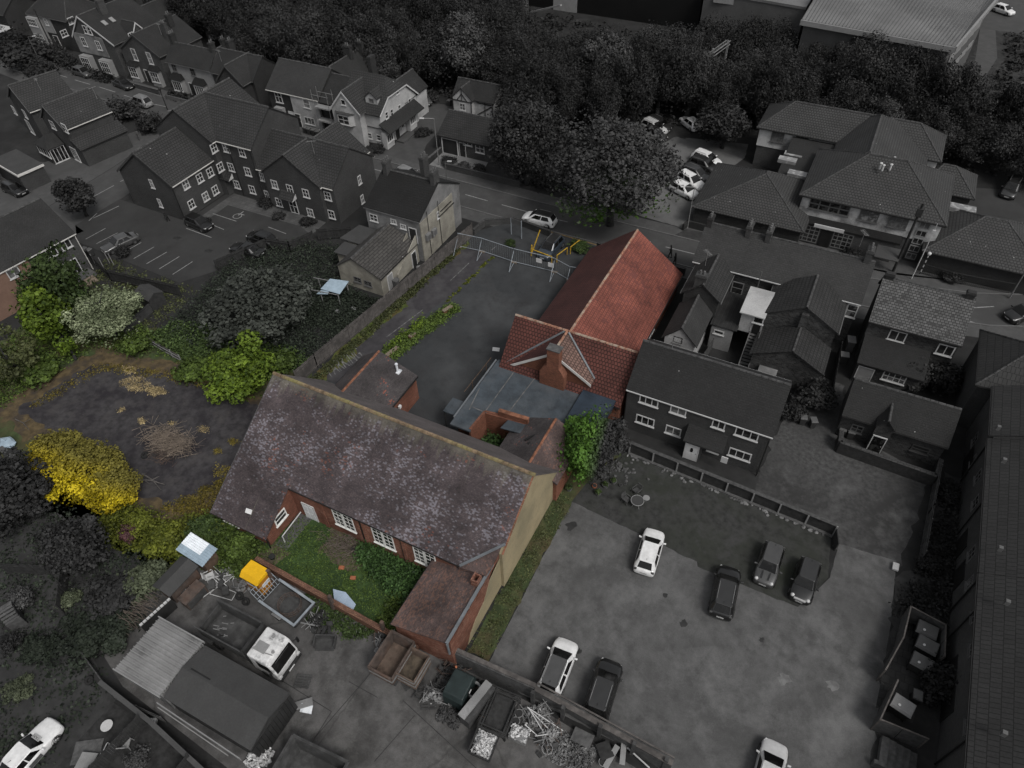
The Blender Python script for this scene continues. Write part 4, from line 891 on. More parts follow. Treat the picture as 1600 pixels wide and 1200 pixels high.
for q in ((829, 683), (833, 689)):
    p = P(*q, 3.6); b.add(MB().obox(p, (.28, .5, .0), (.08, -.04, .03), (0, 0, .05)), 'hole', MT['black_plastic'], ro)
b.add(MB().slab([(-20.1, 34.7, 3.0), (-18.2, 34.9, 3.0), (-18.0, 36.0, 3.0), (-19.9, 35.8, 3.0)], .1), 'flat_roof', MT['felt'])
# ---- flats with car park ----
b = B('apartment_building', -70, 57, 'large L-shaped brick apartment block with several steep tiled gables and white windows', 'apartments')
gable(b, -83.2, 50.2, -73.6, 58, 5.0, 8.5, 'y', 'brick', 'roof_flats', gut='gutter_white', bar0='brick_mid')
gable(b, -82.7, 57.2, -72.6, 67.5, 7.6, 11.0, 'y', 'brick', 'roof_flats', gut='gutter_white')
gable(b, -77.6, 57.95, -66.9, 67.5, 7.6, 11.0, 'x', 'brick', 'roof_flats', gut='gutter_white')
gable(b, -67.1, 57.9, -55.0, 66.8, 5.0, 8.3, 'x', 'brick', 'roof_flats', gut='gutter_white')
gable(b, -66.0, 57.5, -56.6, 62.2, 5.0, 8.3, 'y', 'brick', 'roof_flats', gut='gutter_white')
gable(b, -64.9, 62.2, -56.3, 67.6, 5.0, 8.3, 'y', 'brick', 'roof_flats', gut='gutter_white')
for p in ((237, 287), (250, 317)): win(b, 'S', 50.35, p, w=.6, h=1.2, nx=2, ny=2)
for p in ((290, 288), (312, 278), (328, 269), (299, 319), (321, 307), (336, 297)): win(b, 'E', -73.85, p)
for p in ((344, 261), (334, 231)): win(b, 'E', -72.85, p)
for p in ((353, 231), (361, 261), (378, 238), (387, 268), (370, 288), (394, 296)): win(b, 'S', 58.22, p)
for p in ((409.5, 276), (417, 304)): win(b, 'S', 58.16, p, w=.7)
for p in ((429, 288), (453, 295), (478, 302), (436, 316), (485, 332)): win(b, 'S', 57.65, p)
for p in ((512, 306), (518, 335)): win(b, 'S', 58.16, p)
for p in ((561.5, 281), (566, 311)): win(b, 'E', -55.14, p, w=.65)
door(b, 'S', 58.22, (359, 297)); win(b, 'S', 57.64, float(b.loc(461, 330, 'S', 57.64)[0]), z=1.05, w=1.3, h=2.1, nx=2, ny=2, name='door', sill=False)
for pl, p in ((58.2, (357, 281)), (57.63, (455, 315))):
    q = b.loc(*p, 'S', pl); x, z = q[0], 2.7
    cn = b.add(MB().slab([(x - 1.1, pl - .95, z - .3), (x + 1.1, pl - .95, z - .3), (x + 1.1, pl, z + .45), (x - 1.1, pl, z + .45)], .1), 'canopy', MT['roof_flats'])
    b.add(MB().solid([(x + 1.1, pl - .9, z - .4), (x + 1.1, pl, z - .4), (x + 1.1, pl, z + .36)], [(x + 1.0, pl - .9, z - .4), (x + 1.0, pl, z - .4), (x + 1.0, pl, z + .36)]), 'canopy_side', MT['frame'], cn)
for x, y, h in ((-73.7, 50.2, 4.7), (-67.05, 57.85, 7.3), (-57, 57.8, 4.8), (-71, 58.1, 7.4)): downpipe(b, x, y, 0, h)
for p, z in (((385, 232 + 20), 4.6), ((530 - 0, 297), 4)): pass
# ---- shop by the road with stair annex ----
b = B('rendered_shop', -45, 60, 'grey rendered building with a dark felt roof, stepped chimneys and outside stair', 'shop')
gable(b, -48.8, 55.7, -41.2, 64.9, 5.5, 8.0, 'x', 'render_grey', 'roof_dark', rpos=60.4, gut='gutter', ridge='ridge_grey', ov=.1)
b.add(MB().box(-41.3, 55.8, .02, -41.18, 62.9, 5.2), 'render_panel', MT['render_warm'])
for x, y in ((-48.0, 60.2), (-44.6, 62.8), (-41.7, 60.4)): chimney(b, x, y, 6.4, 9.3, .55, 1.1, 3, 'brick_mid')
for p in ((584, 340), (615, 346), (630, 354)): win(b, 'S', 55.8, p, w=1.1 if p[0] == 584 else .8, h=.95 if p[0] == 584 else .6)
door(b, 'S', 55.8, (645, 361), .9, 1.95, 'dark_door', z=3.3)
win(b, 'E', -41.18, (684, 336), w=.4, h=.9, nx=1)
for p in ((667, 369), (676, 362)):
    q = b.loc(*p, 'E', -41.18); ac = b.add(MB().box(-41.17, q[1] - .42, q[2] - .42, -40.8, q[1] + .42, q[2] + .42), 'air_conditioner', MT['plastic_pale'], bevel=.03); b.add(MB().torus((0, 0, 0), .25, .03, 14, 5, 'x') if 0 else MB().tube((-40.82, q[1], q[2]), (-40.78, q[1], q[2]), .3, 14), 'fan', MT['frame_grey'], ac)
for y in (57.2, 59.6): b.add(MB().box(-41.15, y, .1, -41.1, y + .06, 6), 'downpipe', MT['black_plastic'])
b.add(MB().bar((-41.1, 59.5, 3.9), (-41.1, 63, 3.9), .08, .08).bar((-41.1, 60, 4.4), (-41.1, 62.5, 4.4), .08, .08), 'bracket', MT['black_plastic'])
st = MB()
for i in range(13): st.box(-43.0, 51.4 + i * .3, 0, -42.0, 51.7 + i * .3, .2 + i * .18)
sp = b.add(st, 'stair', MT['render_grey'])
sd_ = MB()
for x in (-43.12, -41.98): sd_.solid([(x, 51.2, 1.0), (x + .12, 51.2, 1.0), (x + .12, 55.6, 3.6), (x, 55.6, 3.6)], [(x, 51.2, 0), (x + .12, 51.2, 0), (x + .12, 55.6, 0), (x, 55.6, 0)])
b.add(sd_, 'stair_wall', MT['render_warm'], sp); door(b, 'E', -41.85, 54.6, .8, 1.9, 'dark_door')
b = B('rendered_annex', -45, 51, 'low cream rendered annex with a grey corrugated tile roof below the shop stair', 'annex')
gable(b, -47.9, 48.2, -41.9, 55.6, 2.5, 4.2, 'y', 'render_warm', 'roof_annex', rpos=-45.5, gut='gutter_dark', ridge='ridge_grey', ov=.12, e2=2.5)
for p in ((559, 437), (575, 443)): win(b, 'S', 48.35, p, w=1.0, h=.7, m='frame_grey')
door(b, 'E', -42.02, (609, 435), .9, 1.9, 'panel')
b.add(MB().slab([(-50.6, 52.6, 2.6), (-47.8, 52.6, 2.6), (-47.0, 55.5, 2.9), (-49.8, 55.5, 2.9)], .1), 'lean_to_roof', MT['felt_grey']); b.add(MB().slab([(-49.9, 50.4, 2.3), (-47.85, 50.4, 2.3), (-47.85, 52.5, 2.4), (-49.9, 52.5, 2.4)], .1), 'lean_to_roof', MT['felt_grey'])
b.add(MB().box(-49.6, 50.6, 0, -47.9, 55.3, 2.2), 'lean_to_wall', MT['render_warm'])
# ---- white villa ----
b = B('white_villa', -64, 81, 'white rendered villa with steep tiled roofs, gabled bay, dormer and long porch', 'house')
gable(b, -67.6, 76.2, -59.8, 86.3, 5.0, 8.3, 'y', 'render_white', 'roof_flats', rpos=-64.5, gut='gutter_white', ridge='ridge_grey', bar0=None) if False else None
vw = ((76.7, 0), (86.0, 0), (86.0, 4.2), (83.6, 6.4), (79, 6.45), (76.7, 4.8)); b.add(MB().solid([(-61, y, z) for y, z in vw], [(-68, y, z) for y, z in vw]), 'wall', MT['render_white'])
b.add(MB().slab([(-68, 76.45, 4.9), (-60.75, 76.45, 4.9), (-60.75, 79, 6.7), (-62.6, 81.2, 8.5), (-68, 81.2, 8.5)], .13).slab([(-60.75, 86.3, 4.2), (-68, 86.3, 4.2), (-68, 81.2, 8.5), (-62.6, 81.2, 8.5), (-60.75, 83.6, 6.6)], .13).slab([(-60.75, 79, 6.7), (-60.75, 83.6, 6.65), (-62.6, 81.2, 8.5)], .13), 'roof', MT['roof_flats'])
b.add(MB().bar((-60.7, 76.45, 4.85), (-60.7, 79, 6.65), .06, .2).bar((-60.7, 86.3, 4.15), (-60.7, 83.6, 6.55), .06, .2).bar((-60.7, 79, 6.6), (-60.7, 83.6, 6.58), .08, .1), 'bargeboard', MT['frame'])
gable(b, -68.6, 75.4, -63.3, 81, 5.1, 8.0, 'y', 'render_white', 'roof_flats', gut='gutter', bar0='frame')
gable(b, -63.9, 77.6, -61.7, 81, 6.7, 7.6, 'y', 'render_white', 'roof_flats', gut=None, ov=.1, base=5.2, rname='dormer_roof', ridge=None)
win(b, 'S', 77.75, -62.8, z=6.25, w=.9, h=.8, nx=1, ny=1, m='frame_dim', sill=False)
b.add(MB().slab([(-59.3, 76.2, 2.7), (-59.3, 85.4, 2.7), (-61.0, 85.4, 3.8), (-61.0, 76.2, 3.8)], .12), 'porch_roof', MT['roof_plain'])
BX = ((-67.6, 75.55), (-67.1, 75.0), (-65.1, 75.0), (-64.6, 75.55), (-64.6, 76), (-67.6, 76)); by = MB().solid([(x, y, 4.9) for x, y in BX], [(x, y, 3.2) for x, y in BX])
by_ = b.add(by, 'bay', MT['render_white']); b.add(MB().slab([(-67.8, 75.5, 4.95), (-67.2, 74.85, 4.95), (-65, 74.85, 4.95), (-64.4, 75.5, 4.95)], .06), 'bay_roof', MT['felt_grey'], by_)
win(b, 'S', 75.0, -66.1, z=4.05, w=1.9, h=1.3, nx=2, ny=2, m='frame'); 
win(b, 'S', 75.53, -66, z=6.4, w=.8, h=.8, nx=1, ny=1, m='frame')
for p in ((555, 213), (578, 212), (592, 215)): win(b, 'S', 76.7 if p[0] > 560 else 75.65, p, w=.8, h=.9, nx=1)
for p in ((604, 180), (612, 176), (624, 169), (640, 159)): win(b, 'E', -61.0, p, w=.7, h=1.0, nx=1)
win(b, 'E', -61.0, (621, 145), w=.7, h=.4, nx=1, ny=1)
for y in (77.3, 83.4): b.add(MB().box(-61, y - .9, .1, -60.2, y + .9, 2.5), 'bay', MT['render_white']); win(b, 'E', -60.2, y, z=1.6, w=1.5, h=1.2, nx=3, ny=1)
door(b, 'E', -61.0, 80.2, 1, 2.0); win(b, 'E', -61.0, 81.7, z=1.5, w=.7, h=1.2, nx=1)
b.add(MB().box(-60.4, 79, 0, -59.2, 82.2, .25), 'step', MT['pavement']); b.add(MB().box(-63.4, 76.6, 2.9, -60.9, 76.68, 3.0), 'band', MT['frame_dark']); downpipe(b, -65.3, 76.8, 0, 5)
chimney(b, -67, 84.5, 6, 9.4, .6, 1.2, 0, 'brick_dark'); gable(b, -66, 83, -61, 89.5, 4, 6.2, 'y', 'render_white', 'roof_plain', gut=None)
# ---- slate roofed pair next to it ----
b = B('terraced_house', -77, 80, 'slate-roofed house with a dark brick half and a whitewashed half', 'house')
gable(b, -81.7, 76.9, -71.9, 85.2, 5, 8, 'x', 'brick_dark', 'slate', rpos=81.2, gut='gutter_white')
b.add(MB().box(-77.2, 76.98, .02, -72.15, 77.2, 4.9), 'white_wall', MT['render_white'])
win(b, 'S', 77.15, (435, 151), w=1.3, h=1.8); win(b, 'S', 76.98, (479, 162), w=1.2, h=1.3, nx=1, glass='pane_curtain'); win(b, 'S', 76.98, (484, 189), w=1.9, h=1.1, nx=3, ny=1, glass='pane_curtain')
door(b, 'S', 76.98, (468, 192), .9); door(b, 'S', 77.15, (457, 183), .9, 2.05, 'white_door'); b.add(MB().box(-80.5, 76.4, 0, -78.9, 77.1, 2.6), 'bay', MT['render_dim']); win(b, 'S', 76.4, -79.7, z=1.7, w=1.4, h=1.2, nx=3)
b = B('terraced_house', -71, 84, 'narrow house with scaffolding round its stripped roof beside the white villa', 'house')
gable(b, -71.8, 76.9, -68.6, 85.2, 4.8, 7.4, 'x', 'brick_dark', 'roof_plain', gut=None); gable(b, -76.5, 83, -71.5, 91, 4.6, 7.2, 'y', 'brick_dark', 'roof_plain', gut=None); chimney(b, -74, 88, 6, 8.6, 1.3, .7, 2); chimney(b, -73.5, 90.4, 6, 8.4, 1.2, .6, 2)
sc_ = MB()
for x in (-71.9, -69.2):
    for y in (75.9, 77.1): sc_.tube((x, y, 0), (x, y, 7), .04, 5)
for z in (2.4, 4.4, 6.3): sc_.tube((-72, 75.9, z), (-69, 75.9, z), .04, 5); sc_.tube((-72, 77.1, z), (-69, 77.1, z), .04, 5)
sb = B('scaffold', -70.5, 76.5, 'scaffold with pale boards in front of the narrow house', 'scaffold'); sb.add(sc_, 'poles', MT['steel']); sb.add(MB().box(-71.9, 75.95, 4.45, -69.1, 77, 4.52).box(-71.9, 75.95, 2.45, -69.1, 77, 2.52), 'boards', MT['frame_dim'])
# ---- row of houses along the far road side ----
b = B('brick_house', -89, 80, 'dark brick house with a front gable between the white cottages and the slate roofs', 'house')
gable(b, -94, 78.2, -85.2, 84.6, 5, 7.6, 'x', 'brick_dark', 'roof_plain'); gable(b, -91, 76.4, -85.6, 82, 5, 7.6, 'y', 'brick_dark', 'roof_plain', bar0='frame_dark')
win(b, 'S', 76.55, (362, 136), w=1.2, h=1.6); win(b, 'S', 78.48, (344, 144), w=1.3, h=1.2); win(b, 'S', 76.55, -88.3, z=1.5, w=1.8, h=1.3, nx=3); chimney(b, -92.5, 82.5, 6, 8.6, .6, 1.1)
b = B('cottage', -100, 81, 'whitewashed pair of cottages with black bay hoods and a black hedge in front', 'cottages')
gable(b, -103.8, 78.4, -94.2, 83.4, 5, 7.3, 'x', 'render_dim', 'roof_plain'); b.add(MB().box(-94.4, 78.7, 0, -94.2, 83.2, 5.1), 'end_wall', MT['render_dim'])
for p in ((272, 105), (301, 112)): win(b, 'S', 78.68, p, w=1, h=1.3, m='frame_grey')
for x in (-102.2, -97.3): b.add(MB().box(x - 1.1, 77.9, 0, x + 1.1, 78.7, 2.5), 'bay', MT['render_dim']); b.add(MB().solid([(x - .9, 78.3, 3.3), (x + .9, 78.3, 3.3), (x + .9, 78.68, 3.3), (x - .9, 78.68, 3.3)], [(x - 1.3, 77.7, 2.51), (x + 1.3, 77.7, 2.51), (x + 1.3, 78.68, 2.51), (x - 1.3, 78.68, 2.51)]), 'bay_hood', MT['roof_dark']); win(b, 'S', 77.9, x, z=1.5, w=2, h=1.6, nx=4, ny=1)
door(b, 'S', 78.68, -99.8); gable(b, -101, 83, -96, 88, 3.6, 5.6, 'y', 'brick_dark', 'roof_plain', gut=None); chimney(b, -103.3, 81, 6.4, 8.6, .6, 1.0, 3); chimney(b, -95, 81, 6.4, 8.4, .6, .9, 2); chimney(b, -98.5, 86.5, 4.5, 6.6, .6, .9, 2)
b = B('brick_house', -109, 83, 'brick house with a broad front gable and pale bay windows beside the cottages', 'house')
gable(b, -115.4, 79.4, -106.0, 89, 5, 7.9, 'y', 'brick_mid', 'roof_plain', bar0='frame_dark')
for p in ((210, 85), (234, 91)): win(b, 'S', 79.55, p, w=1, h=1.9, nx=1, glass='pane_curtain')
for x in (-113.2, -108.2): b.add(MB().box(x - 1, 78.8, 0, x + 1, 79.6, 2.6), 'bay', MT['render_dim']); b.add(MB().solid([(x - .8, 79.2, 3.2), (x + .8, 79.2, 3.2), (x + .8, 79.55, 3.2), (x - .8, 79.55, 3.2)], [(x - 1.2, 78.6, 2.61), (x + 1.2, 78.6, 2.61), (x + 1.2, 79.55, 2.61), (x - 1.2, 79.55, 2.61)]), 'bay_hood', MT['roof_dark']); win(b, 'S', 78.8, x, z=1.6, w=1.8, h=1.7, nx=3)
door(b, 'S', 79.55, -110.8); chimney(b, -107.6, 83.5, 5.6, 8.8, .9, .6, 2, 'brick_mid'); chimney(b, -109.4, 86.4, 7, 9, .6, 1, 2)
b = B('brick_house', -121, 84, 'big gabled house with roof lights, tall gable windows and a side dormer', 'house')
gable(b, -126.2, 79.2, -116, 90, 5.5, 9.2, 'y', 'brick_mid', 'roof_plain', rpos=-122.6, bar0='frame'); b.add(MB().box(-125.7, 79.2, 3.0, -118.6, 79.34, 6.2), 'render_band', MT['render_grey'])
for p in ((133, 46), (140, 48)): win(b, 'S', 79.2, p, w=.8, h=1.3, nx=1)
for p in ((131, 65), (154, 71)): win(b, 'S', 79.2, p, w=1.1, h=1.5)
for x in (-124.2, -119.4): b.add(MB().box(x - 1.2, 78.3, 0, x + 1.2, 79.3, 2.7), 'bay', MT['render_dim']); win(b, 'S', 78.3, x, z=1.6, w=2.1, h=1.8, nx=4)
gable(b, -118.6, 82.6, -115.4, 85.8, 5.6, 7.6, 'x', 'brick_mid', 'roof_plain', gut=None, bar1='frame', rname='dormer_roof'); win(b, 'E', -115.5, (205, 56), w=1, h=1.1, m='frame')
for p in ((164, 37), (176, 32)): q = P(*p, 7.6); b.add(MB().obox((q[0], q[1], 7.75), (.4, 0, -.25), (0, .35, 0), (.0, 0, .05)), 'roof_light', MT['frame_dim'])
chimney(b, -121.4, 83.5, 8, 10.6, .7, 1.3, 4, 'brick_mid'); chimney(b, -123, 92, 6, 9.8, .7, 1.2, 3)
gable(b, -124, 89, -117, 96, 4.6, 7.6, 'y', 'brick_dark', 'roof_plain', gut=None)
b = B('brick_house', -139, 86, 'hipped-roof house with pale rounded bays at the top left corner', 'house')
gable(b, -144, 83.6, -133, 92, 5.5, 8.8, 'x', 'brick_dark', 'roof_plain', h0=3.5, h1=3.5)
for p in ((111, 32), (100, 52)): win(b, 'E', -133.2, p, w=1.3, h=1.1)
b.add(MB().box(-143.4, 82.9, 0, -140.4, 83.9, 5.2), 'bay', MT['render_dim']); win(b, 'S', 82.9, -142, z=4.4, w=2.4, h=1.3, nx=5); win(b, 'S', 82.9, -142, z=1.7, w=2.4, h=1.3, nx=5)
b.add(MB().box(-140.2, 83.7, 2.7, -137.8, 83.85, 5.2), 'render_panel', MT['render_dim']); win(b, 'S', 83.7, (72, 34), w=.8, h=1.2); door(b, 'S', 83.85, -138.6, 1.1, 2.2, 'dark_door')
b = B('house', -157, 84, 'far house with a pale shed roof at the very top left edge', 'house')
gable(b, -166, 84, -152, 92, 4, 6.6, 'x', 'brick_dark', 'roof_plain'); b.add(MB().slab([(-155, 80, 2.4), (-149, 80, 2.4), (-149, 83, 2.6), (-155, 83, 2.6)], .1), 'pale_roof', MT['render_white']); b.add(MB().box(-154.8, 80.2, 0, -149.2, 82.8, 2.3), 'wall', MT['brick_dark'])
# ---- two houses far left, turned ----
b = B('detached_house', -108.4, 56.9, 'tall detached brick house at the left edge beside the conservatory house', 'house', rot=-16)
gable(b, -8.2, -.1, 0, 6.8, 5, 7.8, 'y', 'brick', 'roof_flats', gut='gutter_white', bar0='gutter'); 
for p, w in (((22, 172), 1.1), ((39, 178), 1.1), ((25, 195), 1.1)): win(b, 'S', .05, p, w=w, h=1.2)
win(b, 'S', .05, (50, 204), w=1.7, h=2, nx=3, ny=1, z=1.1)
b = B('detached_house', -98.8, 56.0, 'detached brick house with a side lean-to and small conservatory', 'house', rot=-11)
gable(b, -6.6, -1.0, .2, 6.2, 5, 7.6, 'y', 'brick', 'roof_flats', gut='gutter_white', rpos=-3.5, bar0='gutter')
for p in ((82, 195), (101, 200)): win(b, 'S', -.85, p, w=1.2, h=1.2)
win(b, 'S', -.85, (111, 228), w=1.6, h=2, nx=3, ny=1, z=1.1)
b.add(MB().slab([(.15, -1, 3.7), (2.3, -1, 2.6), (2.3, 6.4, 2.6), (.15, 6.4, 3.7)], .13), 'lean_to_roof', MT['roof_flats']); b.add(MB().box(0, -.8, 0, 2.1, 6.2, 2.5), 'lean_to_wall', MT['brick']); 
cv = b.add(MB().slab([(-6.4, -3.6, 2.3), (-2.4, -3.6, 2.3), (-4.4, -2.2, 3.5)], .1).slab([(-2.4, -3.6, 2.3), (-2.4, -1.05, 2.3), (-4.4, -1.05, 3.5), (-4.4, -2.2, 3.5)], .1).slab([(-6.4, -1.05, 2.3), (-6.4, -3.6, 2.3), (-4.4, -2.2, 3.5), (-4.4, -1.05, 3.5)], .1), 'conservatory_roof', MT['roof_plain'])
b.add(MB().box(-6.2, -3.4, 0, -2.6, -1.1, .9), 'conservatory_wall', MT['brick']); b.add(MB().box(-6.1, -3.3, .9, -2.7, -1.1, 2.25), 'conservatory_glass', MT['glass']); win(b, 'S', -3.4, -4.4, z=1.6, w=3.4, h=1.3, nx=4, ny=1); win(b, 'E', -2.6, -2.2, z=1.1, w=2.1, h=2.1, nx=4, ny=1)
b = B('garage_block', -101, 48, 'low garage with a pale flat roof and white fascia by the side street', 'garage', rot=-10)
flat(b, [(-5, -1.4), (2.4, -1.4), (2.4, 2.2), (-5, 2.2)], 2.7, .25, 'brick', 'felt_grey'); b.add(MB().box(-5.05, -1.5, 2.42, 2.45, -1.4, 2.72).box(2.4, -1.5, 2.42, 2.5, 2.2, 2.72), 'fascia', MT['gutter_white']); b.add(MB().box(.1, -1.38, .05, 2.1, -1.25, 2.2), 'garage_door', MT['wood_dark'])
b = B('garage_block', -105, 44, 'tiled garage end at the left edge above the dark parked car', 'garage', rot=-10); gable(b, -5, -1.6, .6, 2.6, 2.6, 4, 'y', 'brick', 'roof_plain')
b = B('semi_detached_house', -76.9, 33.6, 'brick house with a large dark roof and raised deck at the left edge', 'house', rot=-8.5)
gable(b, -9.2, -12, 0, 4.5, 5.0, 8.0, 'y', 'brick_mid', 'roof_plain', gut='gutter_white', rpos=-4.6)
b.add(MB().box(-.2, -12, 0, -.1, -1.3, 4.9), 'pink_wall', MT['render_pink'])
for p in ((80, 393), (102, 381)): win(b, 'E', -.28 + .0, p, w=1.2, h=1.2, ny=1)
win(b, 'E', -.1, (21, 426), w=1.3, h=1.1, ny=1)
win(b, 'E', -.26, (109, 421), w=2.4, h=2.0, nx=4, ny=1, z=1.3)
dk = b.add(MB().box(-.2, 1.2, 0, 1.4, 3.9, .45), 'deck', MT['slab']); st = MB()
for i in range(3): st.box(1.4 + i * .35, 1.5, 0, 1.75 + i * .35, 3.4, .36 - i * .12)
b.add(st, 'deck_steps', MT['wood_pale'], dk)
downpipe(b, -.1, 4.3, 0, 4.8, 'gutter_white')
# ---- bungalow and timbered garage ----
b = B('bungalow', -49, 82, 'brick bungalow with a plain dark roof, white garage door frame and pale drive', 'bungalow')
gable(b, -53.3, 79.0, -44.5, 86.4, 2.6, 4.7, 'x', 'brick', 'roof_tile', gut='gutter_dark')
b.add(MB().box(-52.6, 79.2, .02, -50.2, 79.3, 2.2), 'garage_door', MT['dark_door'])
b.add(MB().box(-52.72, 79.12, .02, -52.6, 79.3, 2.3).box(-50.2, 79.12, .02, -50.08, 79.3, 2.3).box(-52.6, 79.12, 2.2, -50.2, 79.3, 2.3), 'garage_frame', MT['frame'])
door(b, 'S', 79.3, -49.4, .9, 2.05); win(b, 'S', 79.3, (731, 224), w=1.4, h=.6, nx=2, ny=1); win(b, 'S', 79.3, (750, 232), w=1.4, h=1.3)
b = B('timbered_outbuilding', -54, 93, 'small white half-timbered building with two front gables at the wood edge', 'outbuilding')
gable(b, -57.8, 90.9, -50.5, 95.4, 2.5, 4.5, 'x', 'render_white', 'roof_plain', gut=None); gable(b, -57.6, 90.2, -53.8, 93, 2.6, 4.3, 'y', 'render_white', 'roof_plain', gut=None)
tb = MB(); yy = 90.3
for a, c in (((-57.4, 2.3), (-54, 2.3)), ((-55.7, 2.3), (-55.7, 4.1)), ((-56.6, 2.3), (-55.7, 3.4)), ((-54.8, 2.3), (-55.7, 3.4)), ((-57.3, .1), (-57.3, 2.5)), ((-54.1, .1), (-54.1, 2.5))): tb.bar((a[0], yy, a[1]), (c[0], yy, c[1]), .06, .14)
yy = 91.1
for a, c in (((-53.6, 2.1), (-50.9, 2.1)), ((-53.6, .2), (-50.9, 2.0)), ((-52.2, .1), (-52.2, 2.4)), ((-50.9, .1), (-50.9, 2.4))): tb.bar((a[0], yy, a[1]), (c[0], yy, c[1]), .06, .14)
b.add(tb, 'timber_frame', MT['wood_dark']); win(b, 'S', 90.36, -55.7, z=1.4, w=1, h=1.1)
# ---- slate terrace behind with outriggers ----
b = B('slate_terrace', -3, 63, 'long terrace with a wide plain slate roof, tall chimneys and rear extensions', 'terrace')
gable(b, -11.6, 61.6, 5.0, 67.6, 5.4, 8, 'x', 'brick_mottle', 'slate', rpos=65.2, gut='frame', e2=5.6)
chimney(b, -7.2, 65.2, 7.6, 8.9, .5, 1.2, 3, 'brick_mid'); chimney(b, -5.2, 65.2, 7.6, 8.9, .5, 1.2, 3, 'brick_mid'); chimney(b, 4.2, 65.4, 7.4, 9.2, .6, 1.1, 3, 'brick_mid'); chimney(b, -11.2, 65.2, 7.4, 8.8, .5, 1, 2)
gable(b, -11.2, 56.6, -7.2, 62.2, 5, 6.6, 'y', 'brick_dark', 'roof_tile'); gable(b, -11.2, 51.3, -7.7, 57.0, 3.4, 5.2, 'y', 'render_white', 'slate', gut=None)
chimney(b, -9.6, 57.2, 4.4, 7.4, 1.1, .7, 2, 'brick_mid'); win(b, 'S', 51.5, (1059, 531), w=.9, h=.8, m='frame_dim')
gable(b, -3.2, 56.9, 3.8, 62.3, 5, 7, 'y', 'brick_mottle', 'roof_tile', rpos=.4, ridge='ridge_grey'); gable(b, -3.1, 53.1, 3.7, 57.0, 3, 4.7, 'y', 'brick_mottle', 'roof_tile', rpos=.5, gut=None)
b.add(MB().box(.2, 56.7, 2.6, .85, 57.1, 6.2), 'chimney_breast', MT['brick_mottle'])
win(b, 'S', 61.88, (1152, 450), w=1.2, h=1.5, ny=2, nx=1, m='frame_dim'); win(b, 'S', 61.88, (1214, 456), w=1.2, h=1.5, nx=1, m='frame_dim'); win(b, 'S', 61.88, 4.4, z=4.2, w=1, h=1.5, nx=1)
bx = b.add(MB().box(-5.0, 56.4, 2.6, -2.9, 59.6, 4.9), 'stair_lobby', MT['render_white']); b.add(MB().slab([(-5.2, 56.1, 5.05), (-2.8, 56.1, 5.05), (-2.8, 60.2, 5.25), (-5.2, 60.2, 5.25)], .12), 'lobby_roof', MT['render_white'], bx)
win(b, 'S', 56.4, (1185, 500), w=1.0, h=.8); b.add(MB().box(-3.7, 56.36, 2.7, -3.0, 56.41, 4.7), 'lobby_opening', MT['black_plastic'])
st = MB()
for i in range(14): st.box(-3.75, 52.6 + i * .27, .15 + i * .19, -2.85, 52.9 + i * .27, .2 + i * .19)
for x in (-3.8, -2.85): st.solid([(x, 52.5, .3), (x + .06, 52.5, .3), (x + .06, 56.4, 2.95), (x, 56.4, 2.95)], [(x, 52.5, .0), (x + .06, 52.5, .0), (x + .06, 56.4, 2.65), (x, 56.4, 2.65)]); st.bar((x + .03, 52.6, 1.2), (x + .03, 56.4, 3.8), .05)
for x in (-3.78, -2.82):
    for y, z in ((52.6, 0), (54.5, 1.5), (56.3, 2.6)): st.tube((x, y, z), (x, y, z + 1.2), .03, 5)
b.add(st, 'outside_stair', MT['frame_grey'])
co_ = MB()
for i in range(14): x = -7.6 + i * .19; co_.box(x, 55.6, 2.9 + (i % 2) * .04, x + .185, 61.4, 3.0 + (i % 2) * .04)
b.add(co_, 'corrugated_roof', MT['corr_dark']); b.add(MB().box(-7.4, 55.7, 0, -5.3, 56.0, 2.8), 'wall', MT['render_dim']); win(b, 'S', 55.7, -6.6, z=2.2, w=1, h=.5, nx=1, ny=1)
b.add(MB().box(-1.9, 52.3, 0, -.2, 53.2, 1.9), 'render_patch', MT['render_grey']); b.add(MB().tube((-4.6, 60.8, 3), (-4.6, 60.8, 6.8), .05, 5), 'vent_pipe', MT['frame_grey'])
# ---- dark house with the white front door ----
b = B('semi_detached_house', -5, 44, 'dark brick semi-detached house with a porch and white front door', 'house')
gable(b, -11.4, 41.78, 1.2, 48.8, 5.1, 8.0, 'x', 'brick', 'roof_house', gut='frame', rpos=45.2, ov=.1)
for p, w in (((1014, 626), 1.7), ((1060, 641), 1.4), ((1123, 663), 1.1), ((1167, 678), 1.9), ((1008, 657), 1.7), ((1052, 673), 1.4), ((1156, 710), 1.9)):
    win(b, 'S', 41.87, p, w=w, h=1.0, nx=3 if w > 1.5 else 2, ny=1)
b.add(MB().slab([(-5.55, 40.55, 2.5), (-2.15, 40.55, 2.5), (-2.15, 41.87, 3.4), (-5.55, 41.87, 3.4)], .12), 'porch_roof', MT['roof_house'])
b.add(MB().box(-5.4, 40.9, 0, -3.95, 41.87, 2.35), 'porch_wall', MT['brick'])
door(b, 'S', 40.9, -4.7, 1.1, 2.1, 'white_door'); b.add(MB().ball((-4.7, 40.83, 1.35), .14, .03, .3, 12, 6), 'oval_glass', MT['glass']); b.add(MB().box(-3.6, 41.7, .8, -2.5, 41.86, 1.5), 'panel', MT['frame']); b.add(MB().box(-2.15, 40.7, 1.3, -1.6, 40.8, 2.0), 'meter_box', MT['frame'])
downpipe(b, .95, 41.6, 0, 4.8); b.add(MB().tube((-11.2, 41.6, 0), (-11.2, 41.6, 4.8), .05, 6), 'downpipe', MT['black_plastic'])
